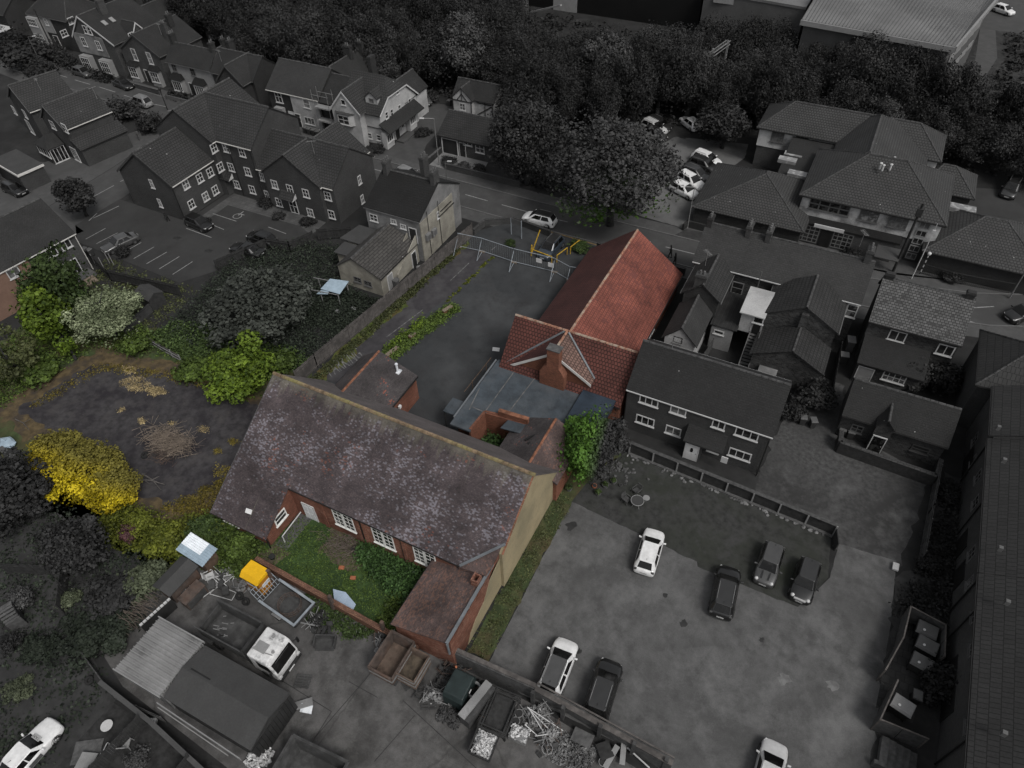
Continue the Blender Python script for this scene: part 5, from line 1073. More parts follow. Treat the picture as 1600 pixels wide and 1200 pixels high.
# ---- house with worn slates ----
b = B('slate_house', 9, 61, 'brick house with a worn pale slate roof, rear offshoot and flat-roofed extension', 'house')
gable(b, 6.0, 59.9, 14.0, 66.4, 5, 7.5, 'x', 'brick_mottle', 'slate_old', rpos=64, gut='gutter_dark')
for p, w in (((1402, 525), 1.5), ((1477, 547), 1.4)): win(b, 'S', 60.18, p, w=w, h=1.2, ny=1)
b.add(MB().slab([(6.2, 56.6, 2.6), (12.0, 56.6, 2.6), (12.0, 60.1, 3.4), (6.2, 60.1, 3.4)], .14), 'extension_roof', MT['roof_house']); b.add(MB().box(6.3, 56.9, 0, 11.8, 60.1, 2.45), 'extension_wall', MT['brick_mottle'])
win(b, 'S', 56.9, (1397, 590), w=2, h=1.1, nx=4); door(b, 'S', 56.9, 7.2, 1.3, 2, 'frame_dim'); chimney(b, 13.4, 64, 7, 8.1, .7, .5, 0); chimney(b, 6.5, 64, 7, 8.0, .8, .5, 0)
# ---- coach house ----
b = B('coach_house', 10, 50, 'low stone cottage with a plain dark roof, tiny dormer porch and small yard wall', 'cottage')
gable(b, 6.0, 49.0, 14.5, 54.2, 2.8, 5, 'x', 'brick_mottle', 'roof_house', rpos=51.6, gut='gutter_dark')
gable(b, 8.7, 48.5, 10.2, 51, 3.3, 4.2, 'y', 'brick_mottle', 'roof_house', gut=None, ov=.1, rname='dormer_roof'); door(b, 'S', 48.63, 9.45, 1, 2.0, 'glass'); win(b, 'S', 49.28, 7.6, z=1.5, w=1, h=.9, m='frame_grey'); win(b, 'S', 49.28, 12.8, z=1.4, w=1.4, h=.8, nx=1, m='frame_dark')
wallrun('yard_wall', [(6.5, 48.6), (6.6, 47.3), (14.3, 47.0), (14.5, 49)], 1.3, .3, 'wood_dark', 'dark low yard wall in front of the stone cottage', cap=.08, capm='coping_dark')
# ---- long building on the right edge ----
b = B('apartment_building', 20, 35, 'very long dark brick block running down the right edge with a stepped tiled roof', 'apartments')
for y0, y1, dz in ((48.6, 54.6, .35), (35.5, 48.6, .0), (2, 35.5, -.05)):
    gable(b, 16.3 - dz * .0, y0, 29, y1, 5.5 + dz, 8.6 + dz, 'y', 'brick_mid', 'roof_right', rpos=22.6, gut='gutter_dark', vg=.02, ov=.3)
for i, p in enumerate(((1524, 687), (1521, 722), (1529, 745), (1525, 785), (1519, 865), (1516, 912), (1525, 960), (1522, 1012), (1516, 1132))): win(b, 'W', 16.62, p, w=1.0, h=1.2, m='frame_grey')
for y in (50, 41.0, 38, 30, 27.7): b.add(MB().box(16.55, y - .9, .05, 16.64, y + .9, 2.2), 'opening', MT['black_plastic'])
for px, py in ((1561, 667), (1570, 718), (1564, 856), (1575, 940), (1570, 1145)): q = P(px, py, 6.9); b.add(MB().box(q[0] - .13, q[1] - .12, 6.6, q[0] + .13, q[1] + .12, 7.0), 'roof_vent', MT['frame_grey'])
for y in (48.5, 42.5, 35.4, 33, 24): b.add(MB().tube((16.5, y, 0), (16.5, y, 5.3), .06, 6), 'downpipe', MT['black_plastic'])
gable(b, 15.2, 54.8, 24, 62.6, 5.3, 8.0, 'x', 'brick_mid', 'roof_right', rpos=58.6, h0=3.6, gut='gutter_dark')
# ---- medical centre ----
b = B('medical_centre', 0, 84, 'sprawling two-storey centre with many hipped tiled roofs and pale upper walls', 'medical centre')
def hiproof(x0, y0, x1, y1, e, r, h, ax, base=0, wall='brick_mid', **k): return gable(b, x0, y0, x1, y1, e, r, ax, wall, 'roof_med', h0=h[0], h1=h[1], ov=k.pop('ov', .4), base=base, gut=k.pop('gut', 'gutter_dark'), **k)
hiproof(-4.3, 78.8, 11.2, 90.5, 5.5, 9, (5.8, 5.8), 'x', 2.9, 'render_med'); b.add(MB().box(-3.8, 79.3, 0, 10.7, 89.9, 2.89), 'wall', MT['brick_mid'])
hiproof(-2.5, 84, 8.0, 100, 5.5, 9, (1, 5), 'y', 2.9, 'render_med', rpos=1.4)
hiproof(-12.6, 93.1, 9.6, 100.3, 5.5, 8.1, (3.6, 3.6), 'x', 2.9, 'render_med'); b.add(MB().box(-12.1, 93.6, 0, 9.1, 99.8, 2.89), 'wall', MT['brick_mid'])
hiproof(-15.6, 75.6, -2.4, 87, 2.8, 6, (5.4, 5.4), 'y', 0, 'brick_dark', rpos=-8.6)
hiproof(9.8, 77.5, 22, 88, 2.8, 5.4, (5, 5), 'x', 0, 'brick_dark'); hiproof(8, 91, 14.4, 97, 2.8, 4.9, (2, 3), 'x', 0, 'brick_mid')
b.add(MB().box(-7.9, 86, .0, -2.8, 93, 3.6), 'link_wall', MT['brick_mid']); b.add(MB().slab([(-7.9, 85.6, 3.6), (-2.6, 85.6, 3.6), (-2.6, 93.3, 5.1), (-7.9, 93.3, 5.1)], .15), 'link_roof', MT['roof_plain'])
for p in ((1245, 274), (1239, 244), (1230, 252)): q = P(*p, 4.1); b.add(MB().box(q[0] - 1.1, q[1] - .55, 4, q[0] + 1.1, q[1] + .55, 4.45), 'roof_light', MT['skylight'])
q = P(1502, 328, 4); b.add(MB().box(q[0] - 1.4, q[1] - .6, 3.9, q[0] + 1.4, q[1] + .6, 4.4), 'roof_light', MT['skylight'])
for p in ((1215, 214), (1252, 221)): win(b, 'S', 93.48, p, w=1.6, h=1.4, m='frame_grey', nx=3)
win(b, 'S', 79.18, (1296, 323), w=4.4, h=1.4, nx=4, m='frame_grey', bar=.16); win(b, 'S', 79.18, (1358, 337), w=2, h=1.5, nx=2, m='frame_grey', glass='pane_curtain'); win(b, 'S', 79.18, (1404, 347), w=1.9, h=1.5, nx=3, m='frame_grey', bar=.12)
win(b, 'S', 93.48, (1431, 256), w=1.5, h=1.1, m='frame_grey', nx=2)
b.add(MB().slab([(-3.8, 78.0, 2.7), (7.6, 78.0, 2.7), (7.6, 79.4, 3.0), (-3.8, 79.4, 3.0)], .25), 'canopy_roof', MT['roof_dark']); b.add(MB().box(-3.4, 78.1, 0, 7.2, 79.4, 2.44), 'lobby_wall', MT['brick_mid'])
for x in (-2.0, 1.7): win(b, 'S', 78.1, x, z=1.3, w=2.2, h=2.1, nx=4, ny=4, m='lattice', bar=.1, sill=False)
b.add(MB().box(-.75, 78.04, .02, .5, 78.12, 2.2), 'entrance', MT['black_plastic']); b.add(MB().box(-1.7, 77.85, 2.45, 1.6, 77.99, 2.85), 'sign', MT['frame'])
for i in range(5): win(b, 'S', 79.18, 9.2, z=.8 + i * 1.0, w=1.1, h=.8, nx=2, ny=1, m='frame_dim', sill=False)
b.add(MB().slab([(5.4, 76.0, 1.7), (7.9, 76.0, 1.7), (7.9, 77.4, 2.4), (5.4, 77.4, 2.4)], .1), 'ramp_roof', MT['felt_grey'])
for p in ((1377, 256), (1381, 259), (1393, 258), (1398, 247)): q = P(*p, 8.9); b.add(MB().tube((q[0], q[1], 8.3), (q[0], q[1], 8.95), .1, 8).ball((q[0], q[1], 8.98), .18, .18, .08, 8, 4), 'roof_cowl', MT['frame'])
wallrun('low_wall', [(-15.9, 74.5), (-15.7, 75.5), (-3, 75.3)], .9, .25, 'brick_dark', 'low dark brick wall along the pavement below the hipped roof')
# ---- warehouses at the top ----
b = B('warehouse', 0, 135, 'large warehouse with a pale ribbed metal roof and curved eaves at the top right', 'warehouse')
wr = MB().solid([(-13.4, 120.4, 10), (7.7, 118, 10), (12.5, 141, 11.2), (14.5, 165, 10), (-14, 165, 10), (-13, 141, 11.2)], [(-13.4, 120.4, 9.6), (7.7, 118, 9.6), (12.5, 141, 10.8), (14.5, 165, 9.6), (-14, 165, 9.6), (-13, 141, 10.8)])
b.add(wr, 'roof', MT['ware_roof']); g = MB()
for i in range(44): u = i / 43; g.bar((-13.4 + 21.1 * u, 120.4 - 2.4 * u, 10.03), (-13 + 25.5 * u, 141, 11.23), .08, .06)
b.add(g, 'seams', MT['ware_wall']); b.add(MB().bar((-13.5, 120.3, 9.6), (7.8, 117.9, 9.6), .35, .7).bar((7.8, 117.9, 9.7), (12.7, 141, 10.9), .35, .7), 'eaves_trim', MT['frame_dim'])
b.add(MB().solid([(-13, 121, 9.5), (7.2, 119, 9.5), (11.6, 141, 9.5), (12, 164, 9.5), (-13, 164, 9.5)], [(-13, 121, 0), (7.2, 119, 0), (11.6, 141, 0), (12, 164, 0), (-13, 164, 0)]), 'wall', MT['ware_wall'])
for i in range(5):
    for j in range(2): u = .15 + i * .16; x, y = 7.35 + 4.3 * u, 119.4 + 22 * u; b.add(MB().obox((x + .12, y, 4 + j * 3), (.3, 1.3, 0), (.05, -.01, 0), (0, 0, .5)), 'window', MT['frame_dim'])
b = B('warehouse', -30, 150, 'pale grey lower warehouse behind the ribbed roof', 'warehouse'); flat(b, [(-32, 134), (-14.5, 132), (-14.5, 175), (-32, 175)], 8, .4, 'ware_wall', 'ware_roof'); b.add(MB().box(-30, 133.5, 6.4, -16, 133.9, 7.4), 'band', MT['frame_dim'])
b = B('warehouse', -60, 160, 'black clad warehouse wall along the top edge', 'warehouse'); b.add(MB().box(-75, 137.5, 0, -33, 175, 13), 'wall', MT['ware_black']); b.add(MB().box(-75.3, 137.3, 13.001, -32.7, 175.3, 13.3), 'roof', MT['felt_dark']); b.add(MB().box(-62, 137.35, 0, -57, 137.49, 3.4), 'loading_door', MT['frame_dim'])

# aerials and dishes on the roofs
HS = [o for o in COL.objects if o.parent is None and o.get('category') in ('house', 'cottages', 'terrace', 'apartments')]
def aerial(px, py, z, lab):
    x, y, _ = P(px, py, z); best = min(HS, key=lambda o: (o.location.x - x) ** 2 + (o.location.y - y) ** 2)
    m = MB().tube((0, 0, -.4), (0, 0, 1.3), .025, 5).tube((-.5, 0, 1.2), (.6, .1, 1.2), .02, 4)
    for k in range(6): m.tube((-.45 + k * .18, -.22, 1.2), (-.45 + k * .18, .22, 1.22), .012, 3)
    o = link('tv_aerial', m.mesh('tv_aerial'), MT['steel']); bpy.context.view_layer.update(); o.parent = best; o.matrix_parent_inverse = best.matrix_world.inverted(); o.location = (x, y, z); o.rotation_euler = (0, 0, px * .7)
for q in ((62, 137, 7.6), (150, 150, 7.6), (251, 50, 8.8), (345, 92, 7.6), (1103, 410, 7), (1345, 380, 8.6), (1050, 545, 8), (275, 186, 9.5), (490, 235, 8.3)): aerial(*q, '')
# ================= TREES =================
def at(px, py, z): p = P(px, py, z); return p[0], p[1]
x, y = at(960, 272, 7.0); tree(x, y, 13.8, 7.9, 'lf_bigg', 'largest dense broadleaf tree on the roadside behind the red roof, low sprouts green', kind='dome', seed=1, n=36000, size=.026, low=.12, rot=0)
x, y = at(822, 222, 6); tree(x, y, 12, 5.6, 'lf_big', 'tall dense broadleaf tree beside the bungalow, left of the largest roadside tree', kind='dome', seed=2, n=28000, size=.03, low=.1)
x, y = at(1135, 196, 3.4); tree(x, y, 6.4, 3.6, 'lf_hedge', 'rounded dark tree on the island of the medical car park', seed=3, n=9000, size=.06, low=.22)
x, y = at(120, 308, 2.8); tree(x, y, 5.2, 2.6, 'lf_wood', 'small round dark tree at the corner of the flats car park', seed=4, n=6000, size=.07, low=.2)
x, y = at(722, 75, 6.5); tree(x, y, 12, 5.0, 'lf_pale', 'pale leaved tree in the wood above the timbered building', kind='tall', seed=5, n=14000, size=.036, zc=6)
x, y = at(942, 108, 6.5); tree(x, y, 12.5, 4.6, 'lf_pale', 'pale feathery tree in the wood above the largest roadside tree', kind='tall', seed=6, n=14000, size=.036)
x, y = at(857, 134, 1.8); tree(x, y, 3.6, 1.4, 'lf_pale', 'small pale blossoming tree by the railway fence', kind='loose', seed=7, n=900, size=.1)
x, y = at(467, 78, 2.2); bush(x, y, 2.8, 4.4, 'lf_white', 'white blossoming bush behind the slate-roofed house', name='blossom_bush', n=2400, size=.07, seed=3)
x, y = at(905, 165, 4); tree(x, y, 7.5, 3.8, 'lf_wood2', 'dark round tree between the two great roadside trees and the railway', seed=8, n=7000, size=.06)
x, y = at(405, 478, 3.4); tree(x, y, 6.8, 5.9, 'lf_grey', 'broad grey-leaved tree spreading over the scrub left of the long board fence', kind='dome', seed=9, n=20000, size=.036, low=.02)
x, y = at(85, 452, 4.6); tree(x, y, 9.0, 3.5, 'lf_dgreen', 'dark green tree in front of the house with patio doors', seed=10, n=9000, size=.05, low=.1)
x, y = at(72, 500, 3.6); tree(x, y, 7.2, 2.7, 'lf_bright', 'brighter green tree clump left of the white blossoming tree', seed=11, n=5000, size=.07, low=.2)
x, y = at(163, 492, 2.9); tree(x, y, 6.0, 4.0, 'lf_blossom', 'white flowered hawthorn tree by the pale fence panels', name='blossom_tree', kind='round', seed=12, n=18000, size=.03, low=.08)
x, y = at(103, 538, 2.2); tree(x, y, 3.6, 1.0, 'lf_bright', 'small bright lime-green sapling under the blossoming tree', kind='loose', seed=13, n=1300, size=.11, low=.25)
x, y = at(15, 560, 3.2); tree(x, y, 6.4, 3.2, 'lf_olive', 'thin olive-green birch at the left edge above the site', kind='loose', seed=14, n=4500, size=.05, low=.1)
x, y = at(55, 575, 1.2); bush(x, y, 2.6, 2.4, 'lf_green', 'green bush on the verge at the left of the dark site', n=3500, seed=2)
x, y = at(373, 578, 2.5); tree(x, y, 5.0, 3.5, 'lf_bright', 'bright yellow-green maple bush between the site and the hall roof', name='maple_tree', seed=15, n=12000, size=.048, low=.0, kind='round')
x, y = at(300, 575, 1.2); bush(x, y, 2.0, 2.3, 'lf_green', 'green bush left of the bright maple', n=3500, seed=4)
x, y = at(435, 560, 1.5); bush(x, y, 1.8, 2.6, 'lf_green', 'green bush at the top corner of the hall roof', n=3000, seed=5)
x, y = at(215, 535, 1.0); bush(x, y, 1.9, 2.0, 'lf_green', 'green bush below the blossoming tree by the pale fence', n=3000, seed=6)
# yellow hedge-like conifer: two lobes
x, y = at(135, 738, 1.9); t_ = tree(x, y, 4.3, 3.6, 'lf_yellow', 'vivid golden-yellow conifer between the dark site and the gardens', name='golden_conifer', kind='dome', seed=16, n=26000, size=.036, low=.0, ry=3.2, rot=0)
x, y = at(88, 715, 1.7); tree(x, y, 4.1, 2.6, 'lf_yellow', 'left shoulder of the golden conifer hedge, taller and greener at the tip', name='golden_conifer', kind='dome', seed=17, n=16000, size=.045, low=0, rot=0)
x, y = at(180, 768, 1.5); tree(x, y, 3.6, 2.4, 'lf_yellow', 'lower right lump of the golden conifer hedge above the lime bushes', name='golden_conifer', kind='dome', seed=18, n=14000, size=.045, low=0, rot=0)
x, y = at(22, 772, 2.6); tree(x, y, 5.4, 3.2, 'lf_hedge', 'dark dense round shrub tree at the left edge below the golden conifer', seed=19, n=12000, size=.05, low=0, kind='round')
x, y = at(118, 855, 2.4); tree(x, y, 5.0, 2.7, 'lf_hedge', 'black-green dense tree in the garden below the golden conifer', seed=20, n=12000, size=.05, low=0)
for i, (px, py, z, r, h, mt, lb) in enumerate([
    (218, 815, .9, 1.4, 1.8, 'lf_lime', 'lime-green bush under the right end of the golden conifer'), (255, 840, .9, 1.8, 2.2, 'lf_lime', 'wide lime bush left of the white-roofed shed'),
    (200, 832, .8, 1.0, 1.6, 'lf_purple', 'small dark purple bush below the lime-green bushes'), (320, 825, .8, 1.5, 1.8, 'lf_dgreen', 'dark green bush at the low eave corner of the hall'),
    (372, 858, .9, 1.5, 2.0, 'lf_green', 'green bush in front of the low hall eave'), (385, 885, .7, 1.0, 1.6, 'lf_green', 'small green bush beside the yellow clothes bank'),
    (225, 905, .9, 2.0, 2.0, 'lf_greygreen', 'grey-green bush beside the dark sloping shed'), (175, 930, .9, 2.4, 2.0, 'lf_wood', 'sprawling dark bush in the garden left of the shed'),
    (290, 870, .4, .9, 1.2, 'lf_green', 'creeper on the white-roofed shed corner')]):
    x, y = at(px, py, z); bush(x, y, r, h, mt, lb, n=4200, size=.065, seed=i)
for i, (px, py, z, r, h, mt, lb) in enumerate([
    (30, 935, .8, 1.1, 1.8, 'lf_pale', 'pale flowering shrub above the wooden arbour seat'), (105, 935, .6, .9, 1.2, 'lf_greygreen', 'small pale shrub in the middle of the dark garden'),
    (125, 1000, .7, 2.4, 1.6, 'lf_scrub', 'low scrub bush in the dark garden left of the ribbed shed'), (60, 1010, .6, 1.5, 1.2, 'lf_scrub', 'low dark shrub below the arbour seat'),
    (180, 985, .7, 1.9, 1.6, 'lf_scrub', 'dark shrub under the bare climber by the ribbed shed'), (15, 1005, .6, 1.1, 1.3, 'lf_hedge', 'dark shrub at the lower left edge of the gardens'), (215, 1190, .3, 1.0, .9, 'lf_pale', 'pale flowers at the bottom edge near the garden chairs'),
    (30, 1075, .3, 1.2, .8, 'lf_greygreen', 'low pale shrub above the white taxi')]):
    x, y = at(px, py, z); bush(x, y, r, h, mt, lb, n=2600, size=.07, seed=i + 20)
x, y = at(920, 700, 2.9); tree(x, y, 6.4, 3.0, 'lf_split', 'large shrub tree half bright green half dark beside the cream hall end', seed=21, n=19000, size=.042, low=.02, rot=0, ry=3.2)
for i, (px, py, z, r, h, mt, lb) in enumerate([
    (1275, 615, 1.3, 2.1, 2.8, 'lf_wood', 'dark bush behind the right end of the dark semi-detached house'), (1240, 640, .9, 1.3, 2.0, 'lf_wood', 'lower bush at the corner of the dark semi-detached house'),
    (1265, 585, 1.2, 1.6, 2.6, 'lf_hedge', 'dark bush against the brick end of the slate terrace'),
    (1475, 1065, 1.3, 1.7, 2.8, 'lf_wood', 'feathery dark bush beside the row of large bins'), (1455, 880, .6, 1.1, 1.4, 'lf_wood2', 'dark shrub below the broken fence on the right'), (1480, 775, .5, 1.0, 1.2, 'lf_wood2', 'low shrub between the fence and the long brick block'),
    (185, 170, 1.6, 3.0, 3.4, 'lf_hedge', 'dark bush on the corner of the side street and main road'), (232, 190, 1.6, 2.2, 3.2, 'lf_wood2', 'dark bush beside the gable of the brick flats'),
    (35, 85, 2.2, 4.6, 4.5, 'lf_wood', 'big grey bush at the left edge by the main road'), (65, 112, 1.5, 2.8, 3.2, 'lf_wood', 'bush beside the road left of the centre line'), (15, 62, 2.2, 4, 4, 'lf_wood2', 'dark bush at the top left corner'),
    (700, 250, .5, 1.3, 1.1, 'lf_wood', 'low shrub in the bed before the bungalow drive'), (725, 258, .5, 1.0, 1.1, 'lf_pale', 'pale low shrub before the bungalow'), (748, 262, .6, 1.1, 1.3, 'lf_hedge', 'dark low shrub beside the bungalow wall'),
    (660, 205, .5, 1.4, 1.0, 'lf_hedge', 'round dark shrub by the villa porch'), (586, 232, .4, 2.0, .9, 'lf_wood', 'low planting under the white villa wall'), (225, 97, 1.2, 1.3, 2.6, 'lf_hedge', 'dark shrub between the two pale bays'),
    (415, 316, .5, 1.4, 1.2, 'lf_wood2', 'low hedge plant at the foot of the flats'), (480, 345, .5, 1.1, 1.1, 'lf_wood2', 'clipped shrub beside the white door of the flats'), (436, 336, .4, .9, .9, 'lf_wood', 'small shrub left of the white flats door'),
    (1330, 395, .5, 1.2, 1.3, 'lf_wood2', 'dark shrub in front of the medical entrance'), (1395, 392, .5, 1.2, 1.3, 'lf_wood2', 'dark shrub right of the medical ramp'), (1545, 415, .6, 1.8, 1.4, 'lf_wood', 'spiky planting behind the railings'), (1490, 430, .5, 1.5, 1.2, 'lf_hedge', 'low planting behind the railings, left end'),
    (660, 60 + 90, .9, 2.4, 2.0, 'lf_wood', 'bush beside the villa drive'), (650, 105, 2.2, 4.0, 4.6, 'lf_wood', 'rounded bush at the wood edge above the villa drive'),
    (193, 395, .4, 1.0, 1.4, 'lf_wood2', 'garden shrub by the fence post near the patio'), (797, 378, .5, .7, .9, 'lf_dgreen', 'small dark weed bush under the grey sign frame'), (1430, 588, 1.3, 2.0, 3.4, 'lf_wood', 'leafy bush rising behind the stone cottage roof'), (1475, 592, 1.3, 1.9, 3.2, 'lf_wood2', 'dark leafy bush right of the flat-roofed extension'),
    (905, 386, .4, 1.4, 1.2, 'lf_dgreen', 'green bush beside the left slope of the red roof'), (320, 345, .3, .8, .7, 'lf_hedge', 'low shrub by the path of the flats')]):
    x, y = at(px, py, z); bush(x, y, r, h, mt, lb, n=3000, size=.075, seed=i + 40)
# wood behind: individual trees, kinds chosen by position
rn = random.Random(11); spots = []
def okw(x, y):
    if y < 88.5: 
        if not (-80 < x < -68 and y > 93): return False
    if -95 < x < -67 and y < 91: return False
    if -30 < x < -12 and y < 101: return False
    if -15 < x < 34 and y < 102: return False
    if -64 < x < -48 and y < 99: return False
    if x < -100 and y < 95: return False
    if -70 < x < -58 and y < 92: return False
    if x > -30 and y > 119 - .1 * (x + 14): return x < -16 and y < 131
    if x > 8 and y > 108 and x < 20: return y < 112
    if -76 < x < -32 and y > 138: return False
    return True
tries = 0
while len(spots) < 285 and tries < 20000:
    tries += 1; px, py = rn.uniform(-40, 1640), rn.uniform(-60, 300); x, y = at(px, py, 5)
    if y > 185 or not okw(x, y): continue
    hh = 8.0; c_ = CR.T @ (np.array([x, y, hh]) - CC); tx_, ty_ = 800 + FPX * c_[0] / c_[2], 600 + FPX * c_[1] / c_[2]
    lim = 40 if 800 < tx_ < 1110 else 20 if 1110 <= tx_ < 1250 else 34 + (tx_ - 1250) * .18 if 1250 <= tx_ < 1500 else 95 if tx_ >= 1500 else -999
    if ty_ < lim: continue
    d = 3.3 + .012 * max(0, y - 90)
    if all((x - a) ** 2 + (y - c) ** 2 > d ** 2 for a, c, s_ in spots): spots.append((x, y, lim))
WL = [('lf_wood', 'mid grey-green woodland tree beyond the houses', 'round'), ('lf_wood2', 'darkest woodland tree beyond the houses', 'round'), ('lf_wood3', 'paler grey feathery woodland tree beyond the houses', 'tall'), ('lf_wood', 'tall upright woodland tree with a narrow crown', 'tall')]
for i, (x, y, lim) in enumerate(spots):
    k = rn.choices([0, 1, 2, 3], [4, 3, 2.2, 2])[0]; mt, lb, kd = WL[k]
    h = rn.uniform(7.5, 12.5); r = rn.uniform(3.0, 4.6) * (.8 if k == 3 else 1)
    if x > -12 and y < 106: h *= .75
    while h > 7.0:
        c_ = CR.T @ (np.array([x, y, h]) - CC)
        if 600 + FPX * c_[1] / c_[2] >= lim: break
        h -= .3
    tree(x, y, h, r, mt, lb, name='woodland_tree', kind=kd, seed=i % 3, n=16000, size=.031, group='trees of the wood: ' + ('mid', 'dark', 'pale', 'tall')[k], low=.1, cat='tree')
cover('undergrowth', [(-130, 97), (-100, 92), (-66, 93), (-47, 96), (-40, 82), (-27, 88), (-25, 99), (-14, 102), (12, 103), (30, 106), (20, 116), (-14, 119), (-30, 128), (-70, 136), (-150, 150)], 26000, 2.2, .28, 'lf_wood2', 'dark undergrowth filling the gaps under the wood', 'undergrowth', 5, 1.1)
cover('undergrowth', [(14, 119), (40, 119), (50, 155), (17, 156), (17.5, 145)], 9000, 1.6, .3, 'lf_wood2', 'dark scrub on the bank beside the warehouse at the top right', 'undergrowth', 41, 1.2)
cover('undergrowth', [(-45, 82), (-38, 76), (-28, 76), (-24, 84), (-28, 92), (-44, 92)], 5000, 1.0, .22, 'lf_wood2', 'dark planting under the great roadside trees', 'undergrowth', 6, .9)
# ---- ground growth ----
for pts, i, r_ in DG:
    cover('dry_grass', pts, int((1100 if i < 3 else 520) * r_), .1, .06, 'lf_straw' if i < 7 else 'lf_moss', 'dry straw-coloured grass on the dark demolition site' if i < 7 else 'mossy yellow grass near the hall on the dark site', 'grass', 50 + i, .3)
cover('dry_grass', [(-43.5, 16.3), (-38.2, 17.5), (-38, 25), (-39.8, 25), (-40.6, 21)], 5500, .2, .08, 'lf_moss', 'yellow-brown moss along the low hall eave side of the site', 'grass', 70, .4)
cover('dry_grass', [(-64, 19), (-62.6, 26.8), (-55.5, 28.8), (-49, 29.8), (-48, 29), (-56, 27.8), (-61.6, 26), (-62.8, 20.5)], 3500, .15, .07, 'lf_moss', 'mossy dry fringe round the top of the demolition site', 'grass', 71, .5)
cover('scrub', [(-60, 32.5), (-48, 33), (-42, 36), (-42.3, 44), (-44, 47), (-49, 49), (-51, 54), (-57.5, 53), (-62.5, 44.5), (-61, 40)], 32000, 1.5, .09, 'lf_scrub', 'tangled dark scrub between the flats and the board fence', 'scrub', 8, .8)
cover('bramble', [(-61, 30.5), (-55, 31.2), (-46, 31.5), (-42.5, 35), (-44, 37), (-60, 35)], 12000, 1.3, .12, 'lf_dgreen', 'green bramble bank behind the pale fence panels', 'bramble', 9, .7)
cover('weeds', [(-76, 16), (-66.5, 17), (-65, 28.5), (-56, 30.6), (-49, 31), (-42, 33), (-58, 33), (-73, 32)], 15000, .6, .10, 'lf_green', 'green weeds round the edge of the demolition site', 'weeds', 10, .7)
cover('weeds', [(-45, 12), (-37.5, 13.5), (-36.5, 17.3), (-39, 17.5), (-42, 15.6), (-49, 15.6)], 7000, 1.5, .11, 'lf_lime', 'yellow-green weeds along the lower edge of the site', 'weeds', 11, .7)
cover('weeds', [(-38.6, 14), (-33, 14.3), (-32.5, 17.3), (-37.4, 17.5), (-38.6, 18)], 8000, 1.7, .11, 'lf_green', 'green weeds and nettles under the low hall eave', 'weeds', 12, .6)
cover('weeds', [(-36.9, 39.9), (-35.4, 39.4), (-34.5, 44), (-33.2, 50), (-34.4, 50.4), (-35.8, 45)], 8000, 1.0, .09, 'lf_green', 'green plants filling the long low planter in the yard', 'plants', 13, .4)
cover('weeds', [(-36.9, 41), (-36, 41), (-35, 46), (-35.9, 47)], 1500, 1.6, .10, 'lf_bright', 'bright green shrub growing in the middle of the planter', 'plants', 14, .4)
cover('weeds', [(-41.2, 33.5), (-40.4, 34.5), (-39.3, 46), (-38.6, 58), (-38.9, 61.5), (-39.6, 56)], 7000, .5, .09, 'lf_olive', 'mossy green weeds along the foot of the long board fence', 'weeds', 15, .35)
cover('weeds', [(-35.3, 50.5), (-35.0, 50.5), (-34.2, 60), (-34.6, 60)], 900, .2, .09, 'lf_lime', 'thin line of weeds along the joint in the yard asphalt', 'weeds', 16, .15)
cover('grass', [(-32.8, 16.5), (-19.2, 16.2), (-19.2, 21.2), (-32, 21.2)], 16000, .2, .055, 'lf_lawn', 'rough green grass of the walled lawn beside the hall', 'grass', 17, .6)
cover('bramble', [(-25.5, 20), (-22, 18.9), (-19.2, 18.0), (-19.2, 21.3), (-25.5, 21.3)], 8000, 1.4, .10, 'lf_deep', 'dark green brambles climbing under the hall windows', 'bramble', 18, .6)
cover('bramble', [(-20.6, 16.3), (-19.2, 16.2), (-19.2, 19), (-21, 19)], 2200, .8, .10, 'lf_green', 'brighter green brambles by the low wing roof edge', 'bramble', 19, .5)
cover('grass', [(-13.7, 17.3), (-12.3, 17.3), (-12.3, 32), (-13.6, 34)], 4000, .15, .07, 'lf_olive', 'grass strip between the cream end wall and the car park', 'grass', 20, .4)
cover('bramble', [(-27, 13.9), (-21.5, 14.3), (-20.5, 15.5), (-27, 15.7)], 2600, .5, .09, 'lf_dgreen', 'green weeds along the yard side of the low brick wall', 'weeds', 21, .3)
cover('weeds', [(12.9, 33.5), (14.3, 38), (15.2, 48), (16.6, 48), (16.8, 30), (14, 33)], 5000, .6, .11, 'lf_wood', 'dark weeds between the broken fence and the long block', 'weeds', 22, .6)
cover('rough_grass', [(-70, -10), (-34.5, -8), (-34.5, 3), (-38.6, 5), (-38.6, 13), (-50, 13), (-68, 12)], 18000, .45, .12, 'lf_scrub', 'rough dark grass and weeds of the lower left gardens', 'grass', 23, .8)
cover('rough_grass', [(-75, 33), (-61, 33), (-62, 40), (-66, 40), (-76.5, 40)], 5000, .18, .10, 'lf_olive', 'patchy garden grass behind the patio house', 'grass', 24, .6)
cover('climber', [(-26, -1), (-17, -2), (-20, 2.6), (-25, 3)], 2500, .5, .1, 'lf_hedge', 'dark ground plants in the garden below the dark shed', 'plants', 25, .5)
cover('weeds', [(-49.5, 41.5), (-42.3, 41), (-42.2, 47.3), (-46.5, 47.6), (-49.5, 47)], 7000, 1.0, .10, 'lf_scrub', 'ivy and weeds round the broken glasshouse by the cream annex', 'weeds', 26, .5)
